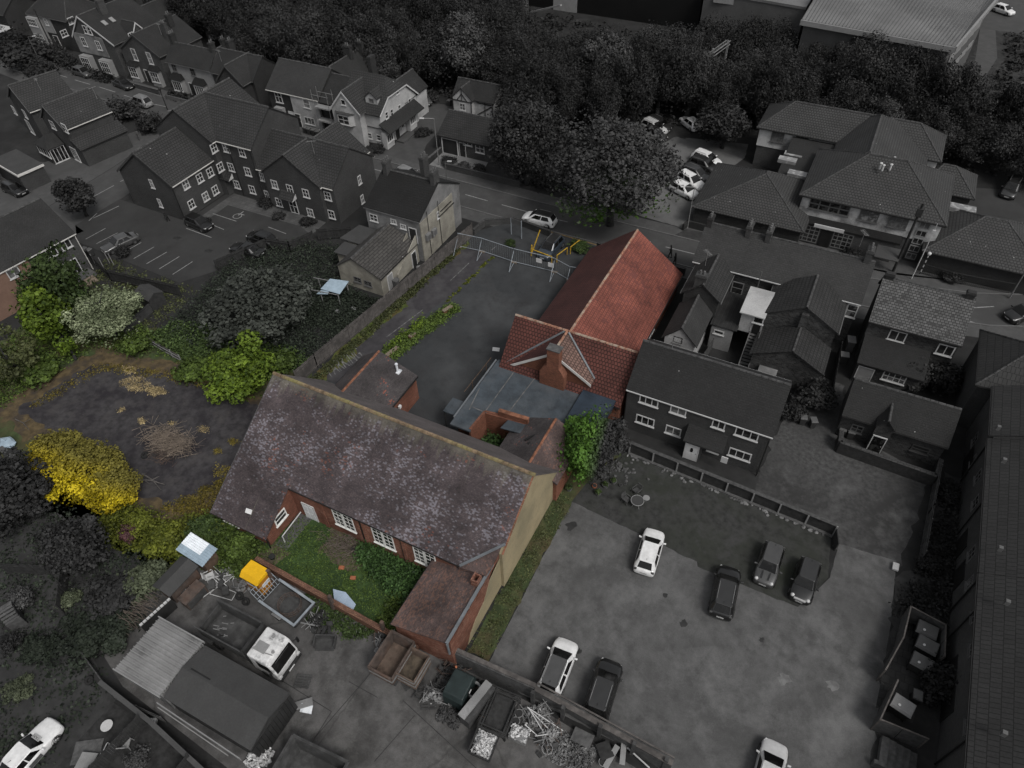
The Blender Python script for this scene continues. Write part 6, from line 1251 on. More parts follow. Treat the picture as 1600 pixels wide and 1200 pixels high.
for nm, pts, h, mt, lb, n_ in (('hedge', [(-138, 83.2), (-132, 80.6), (-127.5, 79), (-127, 77.5), (-133, 78.5), (-139, 81)], 2.6, 'lf_hedge', 'thick dark clipped hedge in front of the hipped-roof house', 9000),
        ('hedge', [(-127, 78.3), (-117.5, 77.5), (-117.5, 76.6), (-127, 77.2)], 1.6, 'lf_hedge', 'dark clipped hedge below the large gabled house', 6000), ('hedge', [(-103.5, 77.4), (-94.5, 77.2), (-94.5, 76.3), (-103.5, 76.5)], 1.3, 'lf_wood2', 'low black hedge in front of the whitewashed cottages', 5000)):
    cover(nm, pts, n_, h, .16, mt, lb, 'hedge', 30 + n_ % 7, .7)
# ================= CARS =================
PK = 'cars parked in view'
CL = [
 ((1025, 826), (1004, 899), 'hatch', 'p_white', None, 'white hatchback parked nose-up at the edge of the lawn'),
 ((1141, 884), (1124, 968), 'suv', 'p_black', 'p_dark', 'black car parked alone between the white hatchback and the two minis'),
 ((1190, 918), (1212, 848), 'mini', 'p_grey', 'p_grey', 'grey round-lamped small car with bonnet stripes, left of a pair'),
 ((1247, 944), (1268, 873), 'mini', 'p_black', 'p_dark', 'black round-lamped small car with a pale grille, right of a pair'),
 ((888, 1001), (853, 1090), 'suv', 'p_white', 'p_roofblack', 'white crossover with a black roof beside the timber fence'),
 ((955, 1037), (928, 1122), 'suv', 'p_black', 'p_dark', 'black estate with silver bonnet glare beside the timber fence'),
 ((1212, 1163), (1190, 1255), 'hatch', 'p_offwhite', None, 'pale car cut by the bottom edge'),
 ((86, 1130), (-2, 1228), 'saloon', 'p_white', None, 'white taxi saloon in the bottom left corner'),
 ((818, 337), (868, 349), 'suv', 'p_white', 'p_dark', 'white coupe-like car with black roof driving on the road'),
 ((849, 400), (872, 375), 'suv', 'p_navy', 'p_dark', 'dark car parked behind the mesh fencing and yellow barriers'),
 ((1068, 185), (1089, 201), 'hatch', 'p_white', None, 'white hatchback alone at the top of the medical car park'),
 ((1039, 208), (1004, 192), 'suv', 'p_offwhite', None, 'white car half hidden by the great tree'),
 ((1045, 204), (1012, 187), 'suv', 'p_dark', None, 'dark car behind the white one near the railway fence'),
 ((1038, 218), (1010, 202), 'hatch', 'p_dark', None, 'dark hatchback in front of the half hidden white car'),
 ((1121, 257), (1086, 243), 'suv', 'p_white', None, 'white car at the top of the row beside the medical roof'),
 ((1118, 266), (1080, 252), 'suv', 'p_dark', None, 'dark car second in the row beside the medical roof'),
 ((1104, 280), (1068, 266), 'suv', 'p_dark', None, 'dark car third in the row beside the medical roof'),
 ((1095, 293), (1062, 275), 'suv', 'p_white', None, 'white car fourth in the row beside the medical roof'),
 ((1086, 306), (1052, 289), 'hatch', 'p_white', None, 'white car nearest the street in the medical row'),
 ((329, 356), (293, 341), 'hatch', 'p_black', None, 'black hatchback parked against the flats wall'),
 ((169, 388), (206, 371), 'saloon', 'p_grey', None, 'grey saloon in the numbered bays of the flats'),
 ((368, 386), (405, 396), 'saloon', 'p_black', None, 'black saloon in the lower right bays of the flats'),
 ((394, 367), (424, 378), 'hatch', 'p_black', None, 'black hatchback with white plate above the black saloon'),
 ((143, 117), (116, 109), 'hatch', 'p_grey', None, 'grey car farthest up the main road'),
 ((209, 138), (177, 125), 'saloon', 'p_black', None, 'black saloon behind the silver people carrier on the main road'),
 ((204, 154), (237, 165), 'mpv', 'p_silver', None, 'silver people carrier on the main road'),
 ((68, 100), (47, 89), 'hatch', 'p_silver', None, 'silver car tucked behind the grey bush at the road edge'),
 ((38, 302), (8, 289), 'hatch', 'p_black', None, 'black car by the garages at the left edge'),
 ((668, 162), (652, 148), 'suv', 'p_grey', None, 'grey car parked beside the villa drive'),
 ((650, 278), (627, 268), 'hatch', 'p_silver', None, 'silver car on the road partly hidden by the shop roof'),
 ((1586, 493), (1612, 486), 'hatch', 'p_black', None, 'black car on the road at the right edge'),
 ((1580, 20), (1556, 12), 'hatch', 'p_white', None, 'white car by the warehouse in the top right corner'),
 ((1574, 305), (1585, 285), 'mpv', 'p_dark', None, 'dark car behind the medical centre at the right edge')]
for f, r_, k, mt, rm, lb in CL: car(f, r_, k, mt, lb, roofmat=rm)
# ================= FENCES, WALLS, POSTS =================
fence('board_fence', [(-41.9, 33.2), (-41.7, 36), (-38.6, 62.6)], 1.9, 'wood_grey', 'long weathered grey board fence beside the weedy tarmac strip', seed=1)
wallrun('brick_wall', [(-38.6, 62.9), (-38.4, 65.4), (-35.6, 67.2)], .8, .25, 'brick_mid', 'low red brick wall at the corner of the yard by the road', cap=.08, capm='coping_dark')
wallrun('road_wall', [(-35.4, 67.4), (-30, 66.6)], .8, .25, 'brick_dark', 'low black wall between the yard and the road', cap=.08, capm='coping_dark')
wallrun('road_wall', [(-23.9, 66.6), (-21.3, 66.2), (-13, 66)], .9, .25, 'brick_dark', 'dark low wall at the foot of the road behind the red roof', cap=.08, capm='coping_dark')
fence('pale_fence', [(-59.9, 31.2), (-57.6, 30.9), (-54.9, 30.6)], 1.0, 'wood_grey', 'three short pale fence panels above the demolition site', post=1.7, pmat='frame_dim', seed=2)
fence('closeboard_fence', [(-77.9, 39.0), (-72.5, 37.2), (-62.8, 38.6)], 1.6, 'wood_dark', 'dark board fence between the garden and the flats car park', seed=3)
fence('closeboard_fence', [(-62.5, 44), (-60.0, 50), (-57, 50.6), (-55.8, 53.6)], 1.5, 'wood_dark', 'dark fence at the right end of the flats car park', seed=4)
fence('closeboard_fence', [(-55.4, 54), (-52, 56.2)], 1.6, 'wood_dark', 'short dark fence between the flats and the rendered shop', seed=5)
wallrun('garden_wall', [(-63.5, 31.2), (-64, 36.5)], 1.0, .2, 'brick_mid', 'low wall at the end of the patio house garden', cap=.06, capm='coping_dark')
# panels with pale posts below the dark house
b = B('garden_fence', -9.7, 39.3, 'dark fence with evenly spaced pale posts and pale gravel boards below the dark house', 'fence')
for i in range(9):
    x = -9.7 + i * 2.19; y = 39.35 - i * .11; b.add(MB().box(x - .06, y - .17, 0, x + .06, y - .05, 1.35), 'post', MT['frame_dim'])
    if i < 8: b.add(MB().bar((x, y, .65), (x + 2.19, y - .11, .65), .05, 1.2), 'panel', MT['wood_dark'])
b.add(MB().bar((-9.7, 39.38, 1.33), (7.8, 38.5, 1.33), .32, .07), 'capping', MT['wood_dim']); b.add(MB().bar((-9.7, 39.15, .08), (7.8, 38.27, .08), .25, .14), 'gravel_board', MT['stone'])
b.add(MB().bar((7.8, 38.5, .6), (8.2, 37.0, .6), .06, 1.1), 'panel', MT['wood_dark'])
fence('broken_fence', [(14.5, 48), (14.3, 43.6), (14.1, 38.8)], 1.7, 'wood_dim', 'leaning grey panel fence on the right of the gravel drive', post=1.8, seed=6, gapf=.03)
# walls and posts of the scrap yard
b = wallrun('yard_wall', [(-32.1, 16.05), (-20, 15.6), (-16.8, 15.5)], .9, .3, 'brick_wall_top', 'low crumbling orange brick wall between the green lawn and the scrap yard', cap=.08, capm='brick_wall_top')
for q in ((425, 905), (520, 945), (600, 985)):
    x, y, _ = P(q[0], q[1], .8); b.add(MB().bar((x - .1, y, 0), (x + .05, y, 2.2), .24), 'post', MT['rust'])
b = B('boundary_wall', -14, 15.5, 'tall stained wall topped with timber rails between the scrap yard and the front car park', 'wall')
m1 = MB().bar((-14.6, 16.2, .85), (-5.7, 16.6, .85), .25, 1.7).bar((-5.7, 16.6, .8), (1.6, 16.1, .8), .25, 1.6); b.add(m1, 'wall_face', MT['wood_dim'])
b.add(MB().bar((-14.6, 16.35, 1.76), (-8, 16.6, 1.76), .3, .1).bar((-8.0, 16.45, 1.7), (1.6, 16.1, 1.7), .35, .12).bar((-8.0, 16.75, 1.95), (1.6, 16.4, 1.85), .1, .1), 'rails', MT['wood_grey'])
for x in (-14.4, -8.0, -5.8, -3.2, -.9, 1.2): b.add(MB().box(x - .12, 15.95, 0, x + .12, 16.2, 2.0), 'post', MT['rust_grey'])
fence('timber_wall', [(-38.3, 4.6), (-33.9, 3.5), (-29.8, 3.9)], .9, 'wood_dim', 'low timber edge left of the ribbed shed', seed=7)
wallrun('garden_wall', [(-35.2, 3.7), (-30, 3.35), (-24, 2.6), (-18, 0.6)], 1.2, .22, 'stone', 'long low garden wall running under the dark shed', cap=.06, capm='pavement')
fence('closeboard_fence', [(-30.8, 3.2), (-31.6, -4.5)], 1.7, 'wood_dark', 'dark board fence between the taxi drive and the small garden', seed=8)
fence('closeboard_fence', [(-26.1, 2.9), (-26.2, -3)], 1.7, 'wood_dark', 'dark board fence at the bottom near the dark shed', seed=9)
fence('closeboard_fence', [(-49.6, 6.6), (-45, 8.6), (-42.6, 6.2)], 1.5, 'wood_dark', 'dark fence among the shrubs of the lower left garden', seed=10)
# mesh site fencing
b = B('mesh_fence', -33, 60, 'line of galvanised mesh site fencing across the yard entrance', 'fence')
HP = [(-39.0, 60.0), (-36.0, 60.3), (-31.6, 60.0), (-26.6, 60.3), (-24.4, 59.6), (-21.6, 60.2)]
mt_ = MT['galv']
for i, (p, q) in enumerate(zip(HP[:-1], HP[1:])):
    f = MB()
    for z in (.18, 2.0): f.tube((p[0], p[1], z), (q[0], q[1], z), .035, 6)
    for e_ in (p, q): f.tube((e_[0], e_[1], .05), (e_[0], e_[1], 2.05), .035, 6)
    b.add(f, 'frame', mt_); w = MB(); L = math.hypot(q[0] - p[0], q[1] - p[1]); n = int(L / .28)
    for k in range(1, n): u = k / n; w.tube((p[0] + (q[0] - p[0]) * u, p[1] + (q[1] - p[1]) * u, .18), (p[0] + (q[0] - p[0]) * u, p[1] + (q[1] - p[1]) * u, 2), .004, 3)
    b.add(w, 'mesh', mt_)
    b.add(MB().tube((p[0], p[1], 1.7), (p[0] + .3, p[1] - 1.9, .08), .035, 6).tube((p[0] + .3, p[1] - 1.9, .08), (p[0], p[1], .1), .03, 5), 'brace', mt_)
    b.add(MB().box(p[0] - .35, p[1] - .15, .03, p[0] + .35, p[1] + .15, .16), 'foot', MT['wood_pale'])
for x, dz in ((-28.4, 1.3), (-26.9, 1.15)):
    b.add(MB().box(x - .35, 60.0, dz - .28, x + .35, 60.03, dz + .28), 'notice', MT['label_white'])
def rail(pts, label, h=1.0):
    b = B('barrier', pts[0][0], pts[0][1], label, 'barrier'); m = MB()
    for p, q in zip(pts[:-1], pts[1:]): m.tube((*p, h), (*q, h), .06, 6)
    for p in pts: m.tube((*p, 0), (*p, h), .06, 6)
    b.add(m, 'rail', MT['yellow_rail'])
rail([P(830, 400)[:2], P(862, 412)[:2]], 'yellow tube barrier left of the parked dark car'); rail([P(870, 410)[:2], P(886, 398)[:2]], 'yellow hoop barrier right of the parked dark car'); rail([P(891, 397)[:2], P(905, 386)[:2]], 'yellow hoop barrier nearest the red roof')
x, y, _ = P(831, 395); b = B('barrier_post', x, y, 'tall yellow leaning post at the yard entrance', 'post'); b.add(MB().tube((x, y, 0), (x + .5, y + 1.2, 2.6), .07, 6), 'pole', MT['yellow_rail']); b.add(MB().tube((x, y, 0), (x, y, 1.1), .09, 6), 'sleeve', MT['yellow_rail'])
b = B('sign_board_frame', -31.8, 64.3, 'grey two-post sign frame beside the road wall', 'sign'); p0, p1 = P(799, 366), P(815, 373); b.add(MB().tube(p0, (p0[0], p0[1], 2.3), .07, 6).tube(p1, (p1[0], p1[1], 2.5), .07, 6), 'posts', MT['galv']); b.add(MB().bar((p0[0], p0[1], 2.0), (p1[0], p1[1], 2.1), .06, .7), 'board', MT['frame_grey'])
# street lamps and poles
x, y = P(686, 258)[:2]; lamp(x, y, 6.8, 'tall street lamp between the villa and the bungalow', 215, 1.6, 'steel')
x, y = P(1074, 356)[:2]; lamp(x, y, 5.6, 'street lamp on the verge before the medical centre', 210, 1.4, 'steel')
x, y = P(67, 105)[:2]; lamp(x, y, 5.2, 'street lamp with a short arm at the upper left of the road', 20, 1.2, 'frame_grey')
x, y = P(408, 160)[:2]; lamp(x, y, 6.5, 'street lamp standing behind the flats ridge', 200, 1.0, 'steel')
x, y = P(700, 298)[:2]; lamp(x, y, 4.2, 'thin lamp post beside the shop chimneys', 10, .6, 'frame_grey')
x, y = P(262, 172)[:2]; b = B('sign_post', x, y, 'dark post with a round finial by the road near the flats gable', 'post'); b.add(MB().tube((x, y, 0), (x, y, 3.2), .08, 8), 'pole', MT['iron']); b.add(MB().ball((x, y, 3.4), .25, .25, .3, 8, 6), 'finial', MT['iron'])
x, y = P(1395, 425)[:2]; b = B('telegraph_pole', x, y, 'tall black telegraph pole in front of the medical centre', 'pole'); b.add(MB().tube((x, y, 0), (x, y, 8.8), .16, 8, .12), 'pole', MT['iron']); b.add(MB().box(x - .3, y - .2, 7.3, x + .3, y + .2, 8.2), 'transformer', MT['iron'])
x, y = P(90, 92)[:2]; b = B('telegraph_pole', x, y, 'black telegraph pole before the clipped hedge at upper left', 'pole'); b.add(MB().tube((x, y, 0), (x, y, 8.5), .14, 8, .1), 'pole', MT['iron']); b.add(MB().bar((x - .5, y, 8.1), (x + .5, y, 8.1), .1), 'crossarm', MT['iron'])
x, y = P(1424, 436)[:2]; b = B('flagpole', x, y, 'slim white pole beside the medical centre ramp', 'pole'); b.add(MB().tube((x, y, 0), (x, y, 7.2), .06, 8, .03), 'pole', MT['frame']); b.add(MB().box(x - .15, y - .1, 6.1, x + .15, y + .1, 6.4), 'camera', MT['frame'])
x, y = P(1437, 428)[:2]; b = B('beacon', x, y, 'striped crossing beacon with a pale globe', 'beacon')
for k in range(8): b.add(MB().tube((x, y, k * .32), (x, y, k * .32 + .32), .06, 8), 'band', MT['frame' if k % 2 else 'iron'])
b.add(MB().ball((x, y, 2.75), .22, .22, .22, 12, 8), 'globe', MT['lamp'])
x, y = P(1577, 466)[:2]; lamp(x, y, 4.0, 'street lamp before the railings at the right edge', 250, .4, 'steel')
b = B('railings', 14, 76, 'black upright railings curving along the pavement at the right', 'railing'); m = MB(); PL = [P(1440, 428)[:2], P(1480, 440)[:2], P(1530, 450)[:2], P(1575, 458)[:2], P(1603, 450)[:2]]
for p, q in zip(PL[:-1], PL[1:]):
    for z in (.2, 1.3): m.tube((*p, z), (*q, z), .03, 4)
    L = math.hypot(q[0] - p[0], q[1] - p[1]); n = int(L / .17)
    for k in range(n): u = k / n; m.tube((p[0] + (q[0] - p[0]) * u, p[1] + (q[1] - p[1]) * u, 0), (p[0] + (q[0] - p[0]) * u, p[1] + (q[1] - p[1]) * u, 1.45), .02, 4)
b.add(m, 'bars', MT['iron'])
# railway bits
b = B('rail_gantry', -18, 112, 'overhead railway gantry of pale lattice steel rising from the wood', 'gantry'); p, q = P(1112, 85, 8), P(1138, 66, 9); m = MB()
for d in (-.3, .3):
    for z in (-.25, .25): m.bar((p[0] + d, p[1], p[2] + z), (q[0] + d, q[1], q[2] + z), .09)
for k in range(8): u = k / 8; v_ = (k + .5) / 8; m.bar((p[0] + (q[0] - p[0]) * u, p[1] + (q[1] - p[1]) * u, 7.9 + u), (p[0] + (q[0] - p[0]) * v_, p[1] + (q[1] - p[1]) * v_, 8.6 + u), .05)
b.add(m, 'boom', MT['steel']); b.add(MB().bar((q[0], q[1], 0), (q[0], q[1], 9.2), .25).bar((q[0] - 1.6, q[1] - 2, 0), (q[0] - 1.6, q[1] - 2, 8.6), .25), 'masts', MT['steel'])
b = B('rail_gantry', -52, 118, 'lattice mast and pale cabinet by the railway at the top', 'gantry'); p = P(822, 40, 0); m = MB()
for d in ((-.3, -.3), (.3, -.3), (.3, .3), (-.3, .3)): m.bar((p[0] + d[0], p[1] + d[1], 0), (p[0] + d[0], p[1] + d[1], 9), .08)
for k in range(9): m.bar((p[0] - .3, p[1] - .3, k), (p[0] + .3, p[1] + .3, k + 1), .05)
b.add(m, 'mast', MT['steel']); b.add(MB().bar((p[0] + 1, p[1], 2.5), (p[0] + 8, p[1] - 2, 5.2), .5, .25), 'boom', MT['frame_dim'])
b = B('post_and_rail_fence', -42, 98, 'pale post and rail fence along the railway behind the trees', 'fence'); a_, c_ = P(836, 146, .8), P(992, 172, .8); m = MB()
for z in (.3, .65, 1.0): m.bar((a_[0], a_[1], z), (c_[0], c_[1], z), .06, .1)
for k in range(13): u = k / 12; x, y = a_[0] + (c_[0] - a_[0]) * u, a_[1] + (c_[1] - a_[1]) * u; m.box(x - .06, y - .06, 0, x + .06, y + .06, 1.15)
b.add(m, 'rails', MT['frame_grey'])
# ================= PEOPLE =================
def person(x, y, h, head, label, top, leg, lean=.06, step=.3, z=0, seat=False):
    """one continuous skinned figure, walking"""
    s = h / 1.75; V = []; E_ = []; Rr = []
    def v(p, r): V.append((p[0] * s, p[1] * s, p[2] * s)); Rr.append(r * s); return len(V) - 1
    pel = v((0, 0, .93), .15); sp = v((lean * .5, 0, 1.15), .14); chst = v((lean, 0, 1.35), .165); nk = v((lean * 1.2, 0, 1.5), .06); hd = v((lean * 1.3 + .01, 0, 1.6), .09); tp = v((lean * 1.3 + .01, 0, 1.7), .085)
    E_ += [(pel, sp), (sp, chst), (chst, nk), (nk, hd), (hd, tp)]
    for sg in (-1, 1):
        f = sg * step / 2
        hip = v((0, sg * .1, .88), .1); kn = v((f * .7 + .05, sg * .1, .5), .07); an = v((f - .04 * (sg < 0), sg * .1, .09), .045); to_ = v((f + .16, sg * .11, .04), .04)
        sh = v((lean, sg * .2, 1.41), .07); el = v((lean - f * .6, sg * .25, 1.13), .048); wr_ = v((lean - f * .9 + .1, sg * .23, .9), .034); ha = v((lean - f + .14, sg * .22, .82), .035)
        E_ += [(pel, hip), (hip, kn), (kn, an), (an, to_), (chst, sh), (sh, el), (el, wr_), (wr_, ha)]
    me = bpy.data.meshes.new('person'); me.from_pydata(V, E_, []); o = link('person', me, None, None, (x, y, z), head)
    sk = o.modifiers.new('skin', 'SKIN'); 
    for i, d in enumerate(me.skin_vertices[0].data if me.skin_vertices else []): d.radius = (Rr[i], Rr[i])
    if not me.skin_vertices:
        bm = bmesh.new(); bm.from_mesh(me); L = bm.verts.layers.skin.verify()
        for i, w in enumerate(bm.verts): w[L].radius = (Rr[i], Rr[i]); w[L].use_root = (i == 0)
        bm.to_mesh(me); bm.free()
    ss = o.modifiers.new('sub', 'SUBSURF'); ss.levels = 1; ss.render_levels = 2; me.materials.append(MT[top]); tag(o, label, 'person')
    hm = MB().ball((lean * 1.3 * s, 0, 1.7 * s), .105 * s, .1 * s, .1 * s, 10, 6); hh = link('hair', hm.mesh('hair', smooth=True), MT[leg], o)
    return o
x, y, _ = P(1047, 403); person(x, y, 1.75, R(175), 'person in dark clothes walking on the pavement behind the red roof, farther one', 'clothes_dark', 'clothes_dark')
x, y, _ = P(1054, 414); person(x, y, 1.65, R(175), 'person in dark clothes on the pavement, nearer the corner of the red roof', 'clothes_dark', 'iron', step=.2)
x, y, _ = P(218, 219); person(x, y, 1.6, R(100), 'person in grey clothes on the path by the side street', 'stone', 'clothes_dark', step=.25)
x, y, _ = P(264, 346); person(x, y, 1.35, R(200), 'crouching dark figure at the corner of the flats', 'clothes_dark', 'plastic_bin', lean=.3, step=.35)
# ================= SCRAP YARD =================
b = B('clothes_bank', -30.7, 14.7, 'bright yellow clothes bank with orange sides and a pale label', 'clothes bank', rot=-2)
b.add(MB().solid([(-.85, -.6, 1.75), (.85, -.6, 1.75), (.85, .75, 1.75), (-.85, .75, 1.75)], [(-.8, -.55, 0), (.8, -.55, 0), (.8, .7, 0), (-.8, .7, 0)]), 'body', MT['orange_bin'], bevel=.03)
b.add(MB().solid([(-.9, -.35, 2.15), (.9, -.35, 2.15), (.9, .7, 2.1), (-.9, .7, 2.1)], [(-.9, -.75, 1.76), (.9, -.75, 1.76), (.9, .78, 1.76), (-.9, .78, 1.76)]), 'lid', MT['yellow_bin'], bevel=.04)
b.add(MB().box(.855, -.35, .9, .875, .4, 1.3), 'label', MT['label_white']); b.add(MB().box(-.5, -.64, .9, .5, -.6, 1.3), 'label', MT['label_white']); b.add(MB().box(-.6, -.7, 1.45, .6, -.6, 1.7), 'chute', MT['iron'])
b = B('sheet_roofed_shed', -36.1, 14.3, 'small shed with a white and pale blue ribbed sheet roof', 'shed', rot=-4)
b.add(MB().box(-1.2, -.6, 0, 1.3, .6, 1.75), 'wall', MT['wood_brown'])
def corr(x0, y0, z0, x1, y1, z1, n, t=.03, ax='x'):
    m = MB(); pr = []
    for i in range(2 * n + 1):
        u = i / (2 * n); h = .05 * (i % 2)
        pr.append((x0 + (x1 - x0) * u, z0 + (z1 - z0) * u + h) if ax == 'x' else (y0 + (y1 - y0) * u, z0 + (z1 - z0) * u + h))
    for (a, za), (c, zc_) in zip(pr[:-1], pr[1:]):
        if ax == 'x': m.slab([(a, y0, za), (c, y0, zc_), (c, y1, zc_), (a, y1, za)], t)
        else: m.slab([(x0, a, za), (x1, a, za), (x1, c, zc_), (x0, c, zc_)], t)
    return m
b.add(corr(-1.5, -.25, 1.95, .6, .8, 2.1, 6, ax='y'), 'roof', MT['sheet_white']); b.add(corr(.6, -.85, 1.85, 1.5, .8, 2.1, 8, ax='y'), 'roof', MT['sheet_blue'], label='bluish part of the sheet roof'); b.add(corr(-1.5, -.85, 1.85, .6, -.25, 1.95, 3, ax='y'), 'roof', MT['sheet_blue'])
b = B('dark_lean_to', -36.2, 12.0, 'dark felt lean-to shed below the white-roofed shed', 'shed', rot=88)
b.add(MB().box(-1.3, -.75, 0, 1.2, .75, 1.4), 'wall', MT['rust']); b.add(MB().slab([(-1.5, -.9, 1.5), (1.4, -.9, 1.5), (1.4, 0, 1.9), (-1.5, 0, 1.9)], .08).slab([(-1.5, 0, 1.9), (1.4, 0, 1.9), (1.4, .9, 1.6), (-1.5, .9, 1.6)], .08), 'roof', MT['felt_grey'])
b = B('rusty_cabinet', -34.5, 11.6, 'low rusty cabinet beside the dark lean-to', 'cabinet', rot=85); b.add(MB().box(-.9, -.45, 0, .9, .45, 1.0), 'body', MT['rust'], bevel=.02); b.add(MB().box(-.95, -.5, 1.001, .95, .5, 1.05), 'top', MT['rust']); b.add(MB().box(-.8, -.48, .1, .8, -.45, .9), 'door', MT['rust_grey'])
def tyre(x, y, label, tilt=0, z=.12, r=.34, m='tyre', g=None):
    o = link('tyre', MB().torus((0, 0, 0), r - .11, .115, 20, 8).mesh('tyre', smooth=True), MT[m], None, (x, y, z)); o.rotation_euler = (tilt, tilt * .4, 0); return tag(o, label, 'tyre', g)
for q, lb, tl, z in (((338, 882), 'upper tyre of two behind the plastic chair', .1, .35), ((346, 891), 'lower larger tyre of two behind the plastic chair', .15, .4), ((226, 711), 'single tyre lying by the brushwood on the site', .2, .15), ((316, 920), 'wheel leaning on the rusty cabinet', 1.0, .35), ((226, 1120), 'pale tyre on the path in the small garden', .1, .1), ((139, 1063), 'pale ring tyre lying on the dark lawn', .3, .1), ((374, 931), 'round black wheel below the heap of white containers', .6, .3), ((384, 940), 'small black wheel at the foot of the heap', .9, .2)):
    x, y, _ = P(*q, z); tyre(x, y, lb, tl, z)
# plastic garden chair
def pchair(px, py, label, m='plastic_pale', rot=0, s=1.0):
    x, y, _ = P(px, py, .4); b = B('garden_chair', x, y, label, 'chair', rot=rot or .5)
    b.add(MB().slab([(-.24 * s, -.24 * s, .43), (.24 * s, -.24 * s, .43), (.24 * s, .24 * s, .41), (-.24 * s, .24 * s, .41)], .04), 'seat', MT[m], bevel=.015)
    bk = MB(); 
    for k in range(5): xx = -.2 + k * .1; bk.bar((xx * s, .24 * s, .42), (xx * s, .36 * s, .88), .07, .025)
    bk.bar((-.24 * s, .36 * s, .88), (.24 * s, .36 * s, .88), .06, .04); b.add(bk, 'backrest', MT[m])
    for a in (-1, 1):
        b.add(MB().bar((a * .27 * s, -.2 * s, .62), (a * .27 * s, .3 * s, .64), .06, .03), 'armrest', MT[m])
        for c in (-1, 1): b.add(MB().bar((a * .25 * s, c * .22 * s, .62 if c < 0 else .42), (a * .27 * s, c * .27 * s, 0), .045), 'leg', MT[m])
    return b
pchair(328, 900, 'white plastic garden chair among the scrap', 'frame', 150, 1.3)
pchair(174, 1170, 'white garden chair, left of two in the small garden', 'frame', 200, 1.25); pchair(196, 1162, 'slatted white chair, right of two in the small garden', 'frame_dim', 210, 1.2)
for q, lb, c_, r_, n, L in (((350, 905), 'tangle of white metal window frames', 'frame', 1.2, 12, 1.5), ((376, 915), 'heap of white plastic cans and pipes', 'plastic_pale', .7, 14, .6), ((600, 1000 - 0), 'bundle of poles and bags by the rusty skip', 'frame_dim', .7, 16, 1.1), ((500, 975), 'tow bar scrap beside the galvanised trailer', 'iron', .8, 12, .9), ((755 - 40, 1095), 'broken machine parts at the foot of the green cab', 'iron', 1.1, 26, .7), ((690, 1070), 'battery boxes and metal scrap in front of the skips', 'rust_grey', .9, 20, .6), ((830, 1125), 'fan of long pale poles against the wall', 'frame_dim', .4, 2, .5), ((700, 1040), 'scrap heaped between the small skip and the green cab', 'rust', .9, 24, .7), ((655, 1080), 'rusty fragments below the small skip', 'rust_grey', .8, 12, .5), ((850, 1155), 'tangle of tubes and a basket at the pile end', 'steel', .9, 26, .8)):
    x, y, _ = P(*q, .3); rn = random.Random(q[0]); b = B('scrap_heap', x, y, lb, 'scrap'); m = MB(); m2 = MB()
    for k in range(n):
        a = rn.uniform(0, 6.28); px, py = x + rn.gauss(0, r_ * .4), y + rn.gauss(0, r_ * .4); z0 = rn.uniform(.05, .6); dx, dy = math.cos(a) * L * .5, math.sin(a) * L * .5
        if k % 3: m.bar((px - dx, py - dy, z0), (px + dx, py + dy, max(.05, z0 + rn.uniform(-.3, .4))), .05, .05)
        else: m2.obox((px, py, z0), (dx * .45, dy * .45, .05), (-dy * .3, dx * .3, .04), (0, 0, .07 + .1 * rn.random()))
    b.add(m, 'bars', MT[c_]); b.add(m2, 'pieces', MT['rust_grey' if c_ != 'plastic_pale' else c_])
b = B('metal_frame', -31.5, 11.8, 'white tubular frame lying flat on the concrete', 'frame'); p = [P(*q, .05) for q in ((328, 928), (362, 938), (369, 926), (338, 913))]; m = MB()
for a, c in zip(p, p[1:] + p[:1]): m.tube(a, c, .03, 5)
p = [P(*q, .3) for q in ((338, 913), (346, 915), (377, 890), (367, 886))]
for a, c in zip(p, p[1:] + p[:1]): m.tube(a, c, .03, 5)
b.add(m, 'tubes', MT['frame'])
# galvanised trailer with hoop
b = B('trailer', -27.6, 14.2, 'galvanised open trailer with a round wire cage inside and a mesh tailgate', 'trailer', rot=-6)
m = MB().box(-1.7, -1.0, .45, 1.9, 1.0, .5)
for a in ((-1.7, -1.02, 1.9, -.96), (-1.7, .96, 1.9, 1.02), (1.84, -1.0, 1.9, 1.0)): m.box(a[0], a[1], .45, a[2], a[3], .95)
b.add(m, 'body', MT['rust_grey']); b.add(MB().box(-1.75, -1.12, .95, 1.98, -.94, 1.0).box(-1.75, .94, .95, 1.98, 1.12, 1.0).box(1.82, -.94, .95, 1.98, .94, 1.0), 'rim', MT['galv'])
g = MB()
for k in range(9): g.bar((-1.75, -1 + k * .25, .5), (-2.5, -1 + k * .25, 1.5), .03)
for k in range(4): u = k / 3; g.bar((-1.75 - .75 * u, -1, .5 + u), (-1.75 - .75 * u, 1, .5 + u), .04)
b.add(g, 'tailgate', MT['galv']); h = MB()
for z in (.6, .85, 1.1): h.torus((.4, 0, z), .85, .02, 22, 4)
for k in range(14): a = k * .449; h.bar((.4 + .85 * math.cos(a), .85 * math.sin(a), .52), (.4 + .85 * math.cos(a), .85 * math.sin(a), 1.15), .03)
b.add(h, 'wire_cage', MT['rust']); b.add(MB().bar((1.9, -.5, .45), (3.2, 0, .45), .08).bar((1.9, .5, .45), (3.2, 0, .45), .08), 'drawbar', MT['steel'])
for s_ in (-1, 1): w = link('wheel', MB().torus((0, 0, 0), .2, .09, 16, 6, 'y').mesh('wheel', smooth=True), MT['tyre'], b.e, (.1, s_ * 1.12, .3)); b.add(MB().box(-.35, s_ * 1.0, .62, .55, s_ * 1.25, .66), 'mudguard', MT['steel'])
